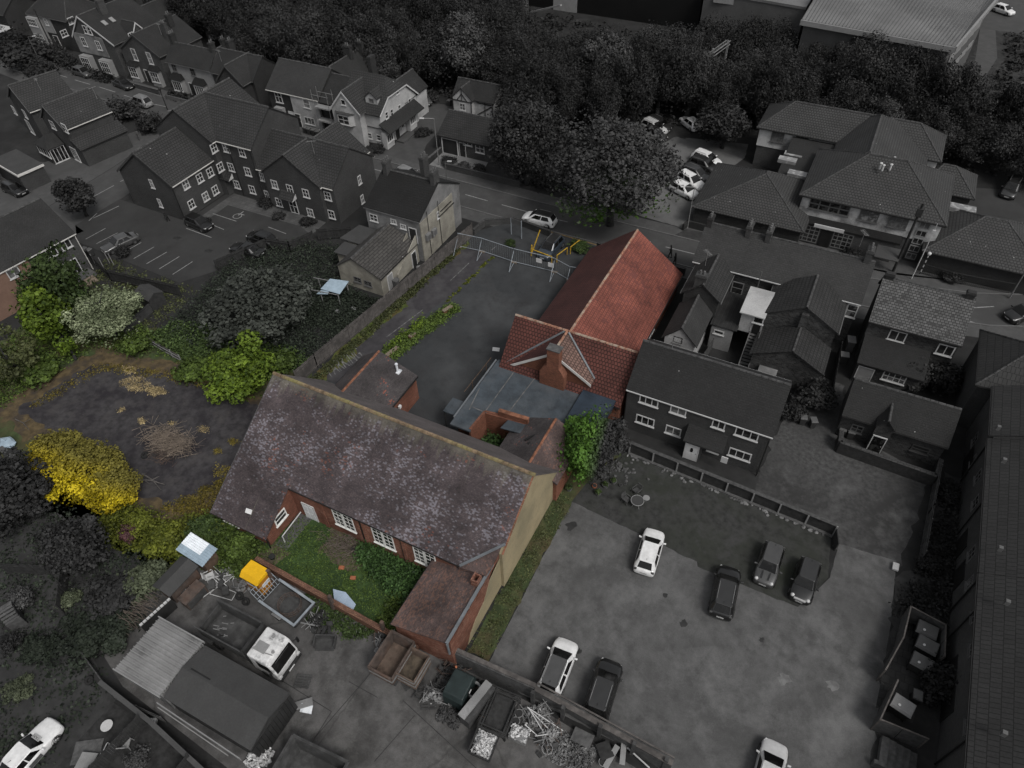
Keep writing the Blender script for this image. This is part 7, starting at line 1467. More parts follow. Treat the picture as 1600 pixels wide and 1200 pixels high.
# tipper truck
b = B('tipper_truck', -27.8, 10.5, 'tipper truck with a rusty open body and a dirty white cab', 'truck', rot=.6)
f = MB(); 
for a in ((-3.3, -1.0, 1.1, -.8), (-3.3, .8, 1.1, 1.0)): f.box(a[0], a[1], .75, 3.2, a[3], .95)
b.add(f, 'chassis', MT['iron']); m = MB().box(-3.3, -1.1, 1.25, .8, 1.1, 1.35)
m.solid([(-3.4, -1.15, 2.75), (.85, -1.15, 2.75), (.85, -1.08, 2.75), (-3.4, -1.08, 2.75)], [(-3.3, -1.1, 1.3), (.8, -1.1, 1.3), (.8, -1.03, 1.3), (-3.3, -1.03, 1.3)]); m.solid([(-3.4, 1.08, 2.75), (.85, 1.08, 2.75), (.85, 1.15, 2.75), (-3.4, 1.15, 2.75)], [(-3.3, 1.03, 1.3), (.8, 1.03, 1.3), (.8, 1.1, 1.3), (-3.3, 1.1, 1.3)])
m.box(.78, -1.08, 1.3, .85, 1.08, 2.75).box(-3.38, -1.08, 1.3, -3.3, 1.08, 2.2)
bb = b.add(m, 'tipper_body', MT['rust_grey']); b.add(MB().box(-3.2, -1.0, 1.352, .75, 1.0, 1.4), 'bed', MT['rust_grey'], bb); b.add(MB().bar((-3.4, -1.15, 2.78), (.9, -1.15, 2.78), .09, .07).bar((-3.4, 1.15, 2.78), (.9, 1.15, 2.78), .09, .07).bar((.87, -1.15, 2.78), (.87, 1.15, 2.78), .09, .07), 'top_rail', MT['rust_grey'], bb)
rn = random.Random(8); q_ = MB()
for k in range(14): u = rn.uniform(-3.1, -2.2) + rn.random() * .9; vv = rn.uniform(-.7, .7); q_.obox((u, vv, 1.405), (.2 * rn.random() + .05, .06, 0), (-.01, .03, 0), (0, 0, .01))
b.add(q_, 'scuffs', MT['steel'], bb)
b.add(MB().box(1.0, -1.1, .9, 1.15, 1.1, 3.0), 'headboard', MT['iron'])
c = MB(); pr = [(1.3, .55), (3.45, .5), (3.55, 1.3), (3.2, 2.55), (2.9, 2.75), (1.3, 2.8)]
c.solid([(x, -1.12, z) for x, z in pr], [(x, 1.12, z) for x, z in pr]); cb = b.add(c, 'cab', MT['cab_dirty'], bevel=.1); 
b.add(MB().solid([(3.52, -.98, 1.45), (3.52, .98, 1.45), (3.24, .95, 2.45), (3.24, -.95, 2.45)], [(3.46, -.98, 1.45), (3.46, .98, 1.45), (3.18, .95, 2.45), (3.18, -.95, 2.45)]), 'windscreen', MT['car_glass'], cb)
for s_ in (-1, 1):
    b.add(MB().solid([(2.0, s_ * 1.135, 1.5), (3.25, s_ * 1.135, 1.5), (3.05, s_ * 1.135, 2.35), (2.0, s_ * 1.135, 2.35)], [(2.0, s_ * 1.1, 1.5), (3.25, s_ * 1.1, 1.5), (3.05, s_ * 1.1, 2.35), (2.0, s_ * 1.1, 2.35)]), 'side_window', MT['car_glass'], cb)
    b.add(MB().box(3.5, s_ * .95 - .14, .75, 3.6, s_ * .95 + .14, .95), 'headlight', MT['lamp']); b.add(MB().bar((3.3, s_ * 1.15, 2.2), (3.5, s_ * 1.5, 2.2), .04).box(3.45, s_ * 1.42 - .08, 1.8, 3.55, s_ * 1.42 + .08, 2.4), 'mirror', MT['black_plastic'])
b.add(MB().box(3.5, -1.1, .45, 3.66, 1.1, .72), 'bumper', MT['iron']); b.add(MB().box(3.56, -.8, 1.02, 3.6, .8, 1.25), 'front_panel', MT['frame']); b.add(MB().box(3.6, -.28, .5, 3.68, .28, .63), 'number_plate', MT['label_white']); b.add(MB().bar((2.4, -.5, 2.82), (3.0, -.4, 2.8), .05).tube((2.2, .7, 2.8), (2.2, .7, 2.86), .12, 10).tube((2.9, -.2, 2.8), (2.9, -.2, 2.86), .12, 10).box(1.5, -.6, 2.801, 2.4, .1, 2.84), 'roof_hatch', MT['frame_dim'])
b.add(MB().obox((3.30, 0, 2.35), (.02, 0, -.02), (0, .7, 0), (.03, 0, .06)), 'sun_strip', MT['iron'])
for fx in (-2.2, 2.3):
    for s_ in (-1, 1):
        w = link('wheel', MB().torus((0, 0, 0), .33, .15, 20, 8, 'y', 1.1).mesh('wheel', smooth=True), MT['tyre'], b.e, (fx, s_ * .98, .48)); link('hub', MB().tube((0, -.1, 0), (0, .1, 0), .24, 14).mesh('hub'), MT['rust_grey'], w)
# ribbed container and dark shed
b = B('ribbed_shed', -31.9, 6.7, 'pale grey shed with a white ribbed sheet roof', 'shed', rot=.4)
b.add(corr(-2.1, -2.0, 0, -2.1, 2.0, 0, 1) if 0 else MB().box(-2.0, -1.9, 0, 2.0, 1.9, 2.3), 'wall', MT['corr_grey']); b.add(corr(-2.05, -2.05, 2.6, 2.05, 2.05, 2.6, 14, ax='y'), 'roof', MT['corr_grey'])
g = MB()
for k in range(15): y = -2.05 + k * .293; g.bar((-2.1, y, 2.66), (2.1, y, 2.66), .05, .05)
b.add(g, 'ribs', MT['frame_dim']); g = MB()
for k in range(22): y = -1.9 + k * .18; g.box(2.0, y, 0, 2.05, y + .09, 2.5)
b.add(g, 'wall_ribs', MT['frame_dim']); b.add(MB().box(-2.15, 2.02, 2.5, 2.15, 2.1, 2.75), 'trim', MT['frame_dim']); b.add(MB().box(-2.15, -2.1, 2.5, 2.15, -2.02, 2.7), 'trim', MT['frame_dim'])
b = B('felt_shed', -25.8, 6.7, 'long dark shed with a shallow felt roof beside the ribbed shed', 'shed', rot=.4)
gable(b, -3.8, -1.9, 3.6, 2.0, 2.5, 3.1, 'x', 'wood_dark', 'felt_grey', gut=None, ridge=None, ov=.1, vg=.05); b.add(MB().box(-3.2, .2, 2.96, -1.5, .32, 3.05), 'strip', MT['black_plastic']); g = MB()
for k in range(13): y = -1.8 + k * .29; g.box(3.55, y, .05, 3.6, y + .25, 2.3)
b.add(g, 'door_boards', MT['corr_dark']); b.add(MB().bar((-4.2, -2.3, 1.9), (3.0, -2.5, 1.7), .06, .5).bar((-4.2, -2.45, 1.6), (2.0, -2.65, 1.4), .05, .15), 'side_boards', MT['frame_dim'])
# skips
def skip(x, y, L, Wd, h, label, m='rust', m2='rust_orange', n=1, rot=90, z=.05, name='skip', fill=None, flare=.15):
    b = B(name, x, y, label, 'skip', rot=rot or .5)
    for k in range(n):
        zb = z + k * .28; hh = h if k == n - 1 else h
        t = MB(); o = .06
        T_ = [(-L / 2, -Wd / 2), (L / 2, -Wd / 2), (L / 2, Wd / 2), (-L / 2, Wd / 2)]; Bt = [(a * (1 - flare), c * (1 - flare)) for a, c in T_]
        for i in range(4):
            j = (i + 1) % 4; a, c, d, e_ = T_[i], T_[j], Bt[j], Bt[i]; sc = 1 - .07
            top = [(a[0], a[1], zb + hh), (c[0], c[1], zb + hh), (c[0] * sc, c[1] * sc, zb + hh), (a[0] * sc, a[1] * sc, zb + hh)]
            bot = [(e_[0], e_[1], zb), (d[0], d[1], zb), (d[0] * sc, d[1] * sc, zb), (e_[0] * sc, e_[1] * sc, zb)]
            t.solid(top, bot)
        if k < n - 1 : 
            rm = MB(); 
            for i in range(4): j = (i + 1) % 4; rm.bar((*T_[i], zb + hh), (*T_[j], zb + hh), .08, .08)
            b.add(rm, 'stacked_rim', MT['steel' if k % 2 else m]); continue
        o_ = b.add(t, 'body', MT[m]); b.add(MB().slab([(p[0] * .94, p[1] * .94, zb + .1) for p in Bt], .08), 'floor', MT[m2], o_); rm = MB()
        for i in range(4): j = (i + 1) % 4; rm.bar((*T_[i], zb + hh), (*T_[j], zb + hh), .09, .09)
        b.add(rm, 'rim', MT[m], o_); b.add(MB().box(-L * .4, -Wd * .4, 0, L * .4, Wd * .4, zb), 'base', MT['rust_grey'], o_)
    return b
skip(-17.8, 14.0, 2.9, 1.9, 1.2, 'large rusty open skip on top of a stack beside the low wing', n=4); skip(-16.2, 14.1, 2.0, 1.5, .75, 'smaller orange-brown open skip on a stack, right of the large one', m2='bare_earth', m='rust_orange', n=5, z=.06)
skip(-18.4, 5.3, 4.2, 3.4, 1.5, 'large dark open container cut by the bottom edge', m='rust_grey', m2='rust_grey', rot=4, z=.5)
b = skip(-9.6, 12.1, 1.7, 1.5, .85, 'small dark skip heaped with shiny pale scrap', m='iron', m2='iron', rot=95)
def heap(b, x0, x1, y0, y1, z, h, n, mt, s_=.12, seed=1, name='load'):
    rn = random.Random(seed); m = MB()
    for k in range(n):
        x, y = rn.uniform(x0, x1), rn.uniform(y0, y1); e_ = 1 - max(abs((2 * x - x0 - x1) / (x1 - x0)), abs((2 * y - y0 - y1) / (y1 - y0))); zz_ = z + h * min(1, e_ * 1.8) * rn.uniform(.5, 1)
        ax = Vector((rn.gauss(0, 1), rn.gauss(0, 1), rn.gauss(0, .6))).normalized(); ay = ax.cross(Vector((rn.gauss(0, 1), rn.gauss(0, 1), 1))).normalized(); az = ax.cross(ay)
        m.obox((x, y, zz_), ax * s_ * rn.uniform(.4, 1), ay * s_ * rn.uniform(.3, .8), az * s_ * .2)
    return b.add(m, name, MT[mt])
heap(b, -.75, .75, -.65, .65, .75, .45, 420, 'scrap_pale', .1, 2)
x, y, _ = P(404, 1182, .4); b = B('scrap_bag', x, y, 'silvery bag of scrap by the dark shed doors', 'bag', rot=.5); heap(b, -.7, .7, -.7, .7, .1, .8, 110, 'scrap_pale', .18, 3, 'foil')
x, y, _ = P(811, 1146, .5); b = B('scrap_crate', x, y, 'square pale crate of crushed metal beside the frame', 'crate', rot=5); b.add(MB().box(-.6, -.45, 0, .6, .45, .55), 'body', MT['steel']); heap(b, -.6, .6, -.45, .45, .5, .15, 60, 'scrap_pale', .13, 4)
x, y, _ = P(890, 1175, .1); b = B('rubble_heap', x, y, 'heap of broken rubble below the long wall', 'rubble', rot=.5); heap(b, -1.5, 1.6, -1.0, 1.1, .02, .35, 800, 'rubble', .09, 5, 'rubble')
for i, (q, q2, lb, mt) in enumerate((((895, 1145), (925, 1160), 'grey flat board leaning on the wall above the rubble', 'stone'), ((940, 1160), (950, 1185), 'dark panel leaning on the wall by the bottom', 'wood_dark'), ((945, 1200), (965, 1165), 'pale plank lying at the bottom edge', 'frame_dim'), ((972, 1195), (975, 1160), 'second pale plank at the bottom edge', 'frame_dim'), ((980, 1168), (1015, 1200), 'long pale lath by the wall at the bottom', 'frame'))):
    p, c = P(*q, .4), P(*q2, .5); m = MB().bar(p, c, .9 if i < 2 else .35 if i < 4 else .09, .06); solo(m, 'board', MT[mt], lb, 'board', bevel=.01)
for q, q2, lb in (((824, 1105), (868, 1150), 'pale pole of the fan, uppermost'), ((824, 1105), (880, 1142), 'pale pole of the fan, second'), ((826, 1106), (862, 1165), 'pale pole of the fan, third'), ((820, 1132), (846, 1155), 'short pale pole of the fan'), ((836, 1150), (878, 1144), 'pale pole lying across the fan')):
    solo(MB().tube(P(*q, .9), P(*q2, .15), .035, 6), 'pole', MT['frame'], lb, 'pole')
for q, lb in (((811, 1116), 'black bucket beside the frame, upper'), ((806, 1128), 'grey-rimmed bucket beside the frame, lower'), ((942, 1192), 'round pot at the bottom by the boards')):
    x, y, _ = P(*q, .2); b = B('bucket', x, y, lb, 'bucket'); b.add(MB().tube((x, y, 0), (x, y, .38), .2, 14, .27), 'body', MT['iron']); b.add(MB().torus((x, y, .4), .27, .03, 16, 6), 'rim', MT['steel'])
x, y, _ = P(855, 1170, .3); b = B('basket', x, y, 'oval white basket at the end of the scrap pile', 'basket'); m = MB().torus((x, y, .35), .35, .03, 18, 5).torus((x, y, .1), .28, .03, 18, 5)
for k in range(12): a = k * .523; m.bar((x + .28 * math.cos(a), y + .28 * math.sin(a), .1), (x + .35 * math.cos(a), y + .35 * math.sin(a), .35), .025)
b.add(m, 'wire', MT['frame_dim'])
# green cab, barge board, bed frame
b = B('machine_cab', -12.7, 14.4, 'dark green machine cab standing against the yard wall', 'cab', rot=1)
pr = [(-1.05, .1), (1.05, .1), (1.05, 1.3), (.85, 1.85), (-.85, 1.85), (-1.05, 1.5)]
b.add(MB().solid([(-.75, y, z) for y, z in pr], [(.75, y, z) for y, z in pr]), 'body', MT['green_cab'], bevel=.08); b.add(MB().box(.76, -.2, 1.0, .79, .3, 1.5), 'window', MT['car_glass']); b.add(MB().box(.79, -.1, 1.2, .81, .2, 1.35), 'sticker', MT['label_white']); b.add(MB().tube((-.7, .9, 1.8), (-.7, .9, 1.95), .07, 8), 'beacon', MT['terracotta'])
heap(b, -.8, .9, -2.2, -1.1, .05, .6, 150, 'rust_grey', .14, 7, 'engine_parts')
b = B('steel_beam', -11.2, 14, 'long pale channel beam lying on dark machinery', 'beam'); b.add(MB().bar((-11.6, 12.7, 1.45), (-11.0, 15.5, 1.5), .55, .12), 'beam', MT['corr_grey']); b.add(MB().bar((-11.4, 12.7, .7), (-10.9, 15.5, .7), .8, 1.2), 'support', MT['rust_grey']); b.add(MB().torus((-11.9, 14.8, .9), .5, .1, 14, 6), 'tub', MT['steel'])
b = B('steel_frame', -9.6, 14.3, 'low black steel bed frame with double side rails', 'frame', rot=4); m = MB()
for x_ in (-.95, -.75, .75, .95): m.bar((x_, -1.4, .9), (x_, 1.4, .9), .1, .12)
for y_ in (-1.4, -1.15, 1.15, 1.4): m.bar((-.95, y_, .92), (.95, y_, .92), .1, .1)
for x_ in (-.9, .9):
    for y_ in (-1.3, 1.3): m.box(x_ - .05, y_ - .05, 0, x_ + .05, y_ + .05, .9)
b.add(m, 'rails', MT['iron']); b.add(MB().box(-.7, -1.1, .6, .7, 1.1, .66), 'sheet', MT['wood_dark'])
x, y, _ = P(508, 1003, .3); b = B('digger_bucket', x, y, 'grey toothed digger bucket on the concrete', 'bucket', rot=25); b.add(MB().box(-.75, -.4, .02, .75, .4, .1).box(-.75, .32, .1, .75, .42, .65).box(-.78, -.4, .1, -.72, .4, .6).box(.72, -.4, .1, .78, .4, .6), 'shell', MT['rust_grey'])
b.add(MB().box(-.7, -.55, .03, .7, -.4, .07), 'blade', MT['rust_grey']); b.add(MB().bar((-.3, .4, .5), (-.1, 1.1, .4), .2).bar((.3, .4, .5), (.1, 1.1, .4), .2), 'hitch', MT['iron'])
x, y, _ = P(560, 985, 0); 
for q, lb in (((561, 986), 'small white lid on the concrete by the orange wall'), ((686, 1120), 'pale block on the concrete below the battery boxes')): x, y, _ = P(*q); solo(MB().tube((x, y, .03), (x, y, .12), .2, 12), 'lid', MT['frame'], lb, 'lid')
solo(MB().slab([P(520, 920, .75), P(523, 947, .4), P(552, 952, .35), P(556, 944, .5), P(540, 925, .8)], .06), 'pale_blue_panel', MT['pond_cover'], 'pale blue plastic panel on the grass against the orange brick wall', 'panel', bevel=.02)
x, y, _ = P(332, 985, 0); solo(MB().solid([(x - .9, y - .8, .12), (x + .8, y - .9, .12), (x + 1.0, y + .6, .12), (x - .5, y + .9, .12)], [(x - .9, y - .8, .03), (x + .8, y - .9, .03), (x + 1.0, y + .6, .03), (x - .5, y + .9, .03)]), 'concrete_slab', MT['pavement'], 'pale concrete slab behind the tipper truck', 'slab')
# courtyard bits
b = B('handrail', -31, 19, 'white handrail along the path to the hall door', 'handrail'); p, q = P(441, 838, .9), P(470, 800, .9); b.add(MB().tube(p, q, .05, 6).tube((p[0], p[1], 0), p, .05, 6), 'rail', MT['frame']); 
x, y, _ = P(536, 852, .2); rn = random.Random(4)
def brush(x, y, n, r, L, h, m, label, seed=1, name='brushwood_heap'):
    rn = random.Random(seed); q = MB()
    for k in range(n):
        a = rn.gauss(.3, .7); cx, cy = x + rn.gauss(0, r), y + rn.gauss(0, r * .5); z = rn.uniform(.03, h); l = L * rn.uniform(.4, 1)
        q.tube((cx - math.cos(a) * l / 2, cy - math.sin(a) * l / 2, z), (cx + math.cos(a) * l / 2, cy + math.sin(a) * l / 2, max(.03, z + rn.uniform(-.2, .3))), .02, 4, .01)
    solo(q, name, MT[m], label, 'brushwood')
brush(x, y, 150, .9, 1.5, .5, 'twig', 'tangle of dead brown twigs by the hall wall', 2)
x, y, _ = P(266, 690, .2); brush(x, y, 420, 1.25, 2.2, .6, 'brush', 'large heap of bleached cut branches on the dark site', 3); x, y, _ = P(250, 712, .1); brush(x, y, 120, .7, .9, .25, 'rust', 'reddish brushwood remains below the branch heap', 4)
for i, (q, q2, lb, r_) in enumerate((((198, 738), (235, 757), 'grey crooked log by the golden conifer, upper', .09), ((222, 740), (252, 766), 'grey log crossing the others on the site', .08), ((212, 750), (257, 757), 'longest grey log lying below the tyre', .08), ((24, 655), (46, 672), 'white stick on the left edge of the site', .05))):
    a, c = P(*q, .15), P(*q2, .15); mpt = ((a[0] + c[0]) / 2, (a[1] + c[1]) / 2 + .15, .25); solo(MB().tube(a, mpt, r_, 7, r_ * .8).tube(mpt, c, r_ * .8, 7, r_ * .4).tube(mpt, (mpt[0] + .4, mpt[1] + .5, .4), r_ * .5, 5, .02), 'log', MT['wood_grey'], lb, 'log')
# planter walls
for q, q2, lb in (((692, 487), (706, 478), 'short brick edge at the top of the planter'), ((640, 517 + 10), (648, 520), 'pale wall stub in the middle of the planter'), ((604, 556), (622, 542), 'brick wall end at the lower end of the planter')):
    a, c = P(*q, .5), P(*q2, .5); wallrun('planter_wall', [a, c], .55, .35, 'brick_warm', lb, cap=.06, capm='wood_pale')
x, y, _ = P(775, 546, .03); solo(MB().obox((x, y, .045), (.35, .1, 0), (-.1, .25, 0), (0, 0, .01)), 'paper_sheet', MT['label_white'], 'white sheet lying on the dark yard left of the red roof', 'sheet')
# small garden behind annex
b = B('glasshouse_remains', -46.6, 46, 'broken pale-roofed shelter in the weeds below the cream annex', 'shelter', rot=8)
b.add(MB().slab([(-1.3, -.9, 1.6), (1.1, -1.0, 1.5), (1.3, .9, 1.9), (-1.0, .8, 1.8)], .03).slab([(-1.6, -1.4, 1.2), (-.2, -1.3, 1.4), (-.3, -.9, 1.5), (-1.3, -.8, 1.4)], .03), 'roof_sheet', MT['sheet_blue']); m = MB()
for x_ in (-2.6, -1.2, 1.0):
    for y_ in (-1.2, .8): m.box(x_ - .04, y_ - .04, 0, x_ + .04, y_ + .04, 1.5)
for y_ in (-1.2, .8): m.bar((-3.2, y_, 1.45), (1.1, y_, 1.5), .06)
b.add(m, 'frame', MT['frame_dim'])
for i, (q, lb) in enumerate((((655, 418), 'pale bag by the foot of the outside stair'), ((552, 482), 'pale slab leaning in the weeds'), ((527, 487), 'small pale rubbish in the weeds'), ((520, 493), 'dark rubbish bag in the weeds'), ((480, 450), 'pale box left of the broken shelter'), ((320, 516), 'white rubbish by the grey-leaved tree'))):
    x, y, _ = P(*q, .2); m = MB().ball((x, y, .2), .35, .28, .25, 8, 5, .5, -.7); solo(m, 'rubbish', MT['frame_dim' if i != 3 else 'iron'], lb, 'rubbish', smooth=False)
b = B('garden_shed', -64.8, 36.3, 'small dark felted garden shed by the flats fence', 'shed', rot=-8); gable(b, -1.3, -1, 1.3, 1, 1.6, 2.1, 'x', 'wood_dark', 'felt_grey', gut=None, ridge=None, ov=.1, vg=.05)
b = B('washing_frame', -71.2, 37.5, 'white washing posts in the patio house garden', 'frame'); m = MB()
for q in ((150, 414), (163, 420), (172, 412), (178, 414)): x, y, _ = P(*q, 0); m.tube((x, y, 0), (x, y, 1.6), .05, 5)
b.add(m, 'posts', MT['frame_dim'])
for i, (q, lb, rr, mt) in enumerate((((1256, 652), 'wheelie bin with a pale lid, left of two under the bush', 15, 'plastic_bin'), ((1272, 657), 'wheelie bin with a pale lid, right of two under the bush', 25, 'plastic_bin'), ((1318, 670), 'wheelie bin left of two by the stone cottage', -5, 'plastic_bin'), ((1331, 674), 'wheelie bin right of two by the stone cottage', 5, 'plastic_bin'),
        ((476, 199), 'first dark bin in the row before the white cottage half', 0, 'plastic_bin'), ((482, 201), 'second dark bin in the row before the white cottage half', 0, 'plastic_bin'), ((489, 203), 'third dark bin in the row before the white cottage half', 0, 'plastic_bin'), ((496, 205), 'end bin of the row nearest the villa', 0, 'plastic_bin'), ((130, 389), 'bin left of two by the patio house fence', 0, 'plastic_bin'), ((138, 391), 'bin right of two by the patio house fence', 0, 'plastic_bin'), ((618, 438), 'pale small bin by the annex door', 0, 'frame_grey'), ((702, 157), 'bin at the corner of the timbered building', 0, 'plastic_bin'), ((1434, 1087), 'tall bin in the lower bin yard', 0, 'plastic_bin'))):
    x, y, _ = P(*q, .9); bin_(x, y, mt, lb, rr, lid='frame_grey')
for i, (q, lb, rr) in enumerate((((1449, 984), 'large wheeled bin at the top of the three', -6), ((1449, 1008), 'large wheeled bin in the middle of the three', -10), ((1441, 1035), 'large wheeled bin at the bottom of the three', -10), ((1411, 1102), 'pale large container behind the small lower screen', -14))):
    x, y, _ = P(*q, 1.2); b = B('waste_container', x, y, lb, 'bin', rot=rr); b.add(MB().solid([(-.66, -.5, 1.15), (.66, -.5, 1.15), (.66, .5, 1.15), (-.66, .5, 1.15)], [(-.56, -.38, .2), (.56, -.38, .2), (.56, .4, .2), (-.56, .4, .2)]), 'body', MT['plastic_bin'], bevel=.03)
    b.add(MB().solid([(-.66, -.4, 1.3), (.66, -.4, 1.3), (.66, .45, 1.38), (-.66, .45, 1.38)], [(-.7, -.56, 1.155), (.7, -.56, 1.155), (.7, .55, 1.155), (-.7, .55, 1.155)]), 'lid', MT['frame_grey' if i < 3 else 'frame_dim'], bevel=.03); b.add(MB().tube((-.2, -.2, 1.33), (-.2, -.2, 1.37), .09, 12), 'sticker', MT['label_white'])
    for s_ in (-1, 1):
        for t2 in (-1, 1): b.add(MB().tube((s_ * .5 - .04, t2 * .35, .1), (s_ * .5 + .04, t2 * .35, .1), .1, 10), 'wheel', MT['tyre'])
def screen(pts, label, h=1.8):
    b = B('timber_screen', pts[0][0], pts[0][1], label, 'screen')
    for p, q in zip(pts[:-1], pts[1:]):
        L = math.hypot(q[0] - p[0], q[1] - p[1]); n = max(1, round(L / 1.5))
        for k in range(n):
            a, c = (p[0] + (q[0] - p[0]) * k / n, p[1] + (q[1] - p[1]) * k / n), (p[0] + (q[0] - p[0]) * (k + .96) / n, p[1] + (q[1] - p[1]) * (k + .96) / n); b.add(MB().bar((*a, h / 2 + .05), (*c, h / 2 + .05), .05, h), 'panel', MT['wood_dim'])
        b.add(MB().bar((*p, h + .08), (*q, h + .08), .09, .06), 'rail', MT['wood_grey'])
    for p in pts: b.add(MB().box(p[0] - .05, p[1] - .05, 0, p[0] + .05, p[1] + .05, h + .1), 'post', MT['wood_grey'])
screen([(12.5, 27.9), (13.3, 30.8), (13.5, 33.4), (15.8, 33.0), (15.9, 30.6)], 'timber screen round the row of three large bins'); screen([(13.3, 27.5), (12.6, 24.4), (15.4, 24.5)], 'lower timber screen with a clipped corner round the small bins')
b = B('steps', 13.8, 23, 'concrete steps with low side walls below the bin yard', 'steps'); m = MB()
for k in range(5): m.box(13.2 + k * .45, 22.4, 0, 13.65 + k * .45, 24.1, .55 - k * .1)
b.add(m, 'treads', MT['stone']); b.add(MB().box(12.9, 22.1, 0, 16.2, 22.35, .7), 'side_wall', MT['stone'])
x, y, _ = P(1399, 886, .2); solo(MB().obox((x, y, .25), (.22, 0, 0), (0, .32, 0), (0, 0, .1)), 'white_box', MT['frame'], 'white box on the verge left of the dark shrub on the right', 'box', bevel=.02)
# garden table set
b = B('garden_table', *P(996, 782, .7)[:2], 'round glass-topped garden table with a pale rim on the lawn', 'table'); x, y = b.x, b.y
b.add(MB().tube((x, y, .68), (x, y, .72), .52, 26), 'tabletop', MT['felt_grey']); b.add(MB().torus((x, y, .71), .53, .03, 26, 6), 'rim', MT['frame_dim'])
for a in (.8, 2.37, 3.94, 5.5): b.add(MB().tube((x + .15 * math.cos(a), y + .15 * math.sin(a), .68), (x + .45 * math.cos(a), y + .45 * math.sin(a), 0), .02, 5), 'leg', MT['frame_dim'])
x, y, _ = P(1010, 778, .5); b = B('side_table', x, y, 'small pale round side table beside the garden table', 'table'); b.add(MB().tube((x, y, .5), (x, y, .53), .28, 20), 'tabletop', MT['frame_dim']); b.add(MB().tube((x, y, 0), (x, y, .5), .04, 6), 'leg', MT['frame_dim'])
pchair(995, 766, 'folding garden chair behind the round table', 'wood_dim', -25, 1.1); pchair(979, 780, 'garden chair left of the round table', 'wood_dim', 70, 1.1)
for i, (q, lb, r_) in enumerate((((929, 759), 'terracotta pot by the shrub tree', .22), ((935, 770), 'large pot with a green plant on the lawn edge', .3), ((946, 758), 'round grey planter by the shrub tree', .3), ((889, 763), 'square wooden planter at the grass strip end', .3), ((959, 752), 'pale planter of three near the rockery', .28), ((970, 757), 'small white pot near the rockery', .16), ((977, 755), 'smallest white pot near the rockery', .13))):
    x, y, _ = P(*q, .2); b = B('plant_pot', x, y, lb, 'pot'); b.add(MB().tube((x, y, 0), (x, y, r_ * 1.1), r_ * .75, 14, r_), 'pot', MT['terracotta' if i == 0 else 'stone' if i % 2 else 'frame_grey']); b.add(MB().tube((x, y, r_ * 1.0), (x, y, r_ * 1.12), r_ * .85, 14), 'soil', MT['soil'])
    if i in (1, 2, 3, 4): c_ = link('plant', withmat(crownmesh('bushy', 600, .16, i), MT['lf_dgreen']), None, b.e, (0, 0, r_ * 1.4)); c_.scale = (r_, r_, r_ * .8)
rn = random.Random(9); m = MB()
for k in range(70): u = rn.random(); x, y = -9.6 + u * 17.2 + rn.gauss(0, .1), 38.9 - u * .85 + rn.gauss(0, .13); m.ball((x, y, .06), .16 * rn.uniform(.5, 1.3), .14, .09, 6, 4, .4)
solo(m, 'rockery_stones', MT['rubble'], 'row of rough stones under the fence with pale posts', 'stones', kind='stuff')
rn = random.Random(10); m = MB()
for k in range(40): x, y = -9.6 + rn.gauss(0, .9), 37.4 + rn.gauss(0, .5); m.ball((x, y, .06), .16 * rn.uniform(.5, 1.3), .14, .1, 6, 4, .4)
solo(m, 'rockery_stones', MT['stone'], 'small rockery by the dark side of the shrub tree', 'stones', kind='stuff')
# gardens lower left
x, y, _ = P(22, 965, .6); b = B('arbour_seat', x, y, 'wooden arbour seat with a curved slatted roof at the left edge', 'arbour', rot=-20); m = MB()
for k in range(9): a = math.pi * k / 8; m.bar((-.75 * math.cos(a) , -.5, 1.3 + .55 * math.sin(a)), (-.75 * math.cos(a), .5, 1.3 + .55 * math.sin(a)), .2, .03)
b.add(m, 'roof', MT['stone']); b.add(MB().box(-.7, -.35, .4, .7, .4, .46), 'seat', MT['stone']); b.add(MB().box(-.75, .42, .1, .75, .47, 1.35), 'backrest', MT['wood_dark'])
for s_ in (-1, 1): b.add(MB().box(s_ * .75 - .04, -.5, 0, s_ * .75 + .04, .5, 1.3), 'side', MT['wood_dim'])
x, y, _ = P(167, 1134, .4); b = B('bird_bath', x, y, 'pale round dish on the dark lawn near the taxi', 'bird bath'); b.add(MB().tube((x, y, .38), (x, y, .45), .15, 16, .4), 'bowl', MT['frame']); b.add(MB().tube((x, y, 0), (x, y, .38), .12, 8, .08), 'stand', MT['stone'])
x, y, _ = P(137, 1175, 0); solo(MB().obox((x, y, .06), (.75, .5, 0), (-.42, .6, 0), (0, 0, .03)), 'paving_slab', MT['stone'], 'flat grey slab beside the taxi', 'slab'); x, y, _ = P(240, 1127, .2); solo(MB().obox((x, y, .2), (.18, .1, 0), (-.1, .15, 0), (0, 0, .15)), 'white_box', MT['frame'], 'small white box in the garden below the ribbed shed', 'box', bevel=.03)
x, y, _ = P(160, 1178, 0); solo(MB().obox((x - .3, y - .9, .4), (.5, .2, 0), (-.2, .6, 0), (0, 0, .05)), 'garden_table', MT['frame_dim'], 'pale low table below the two garden chairs', 'table')
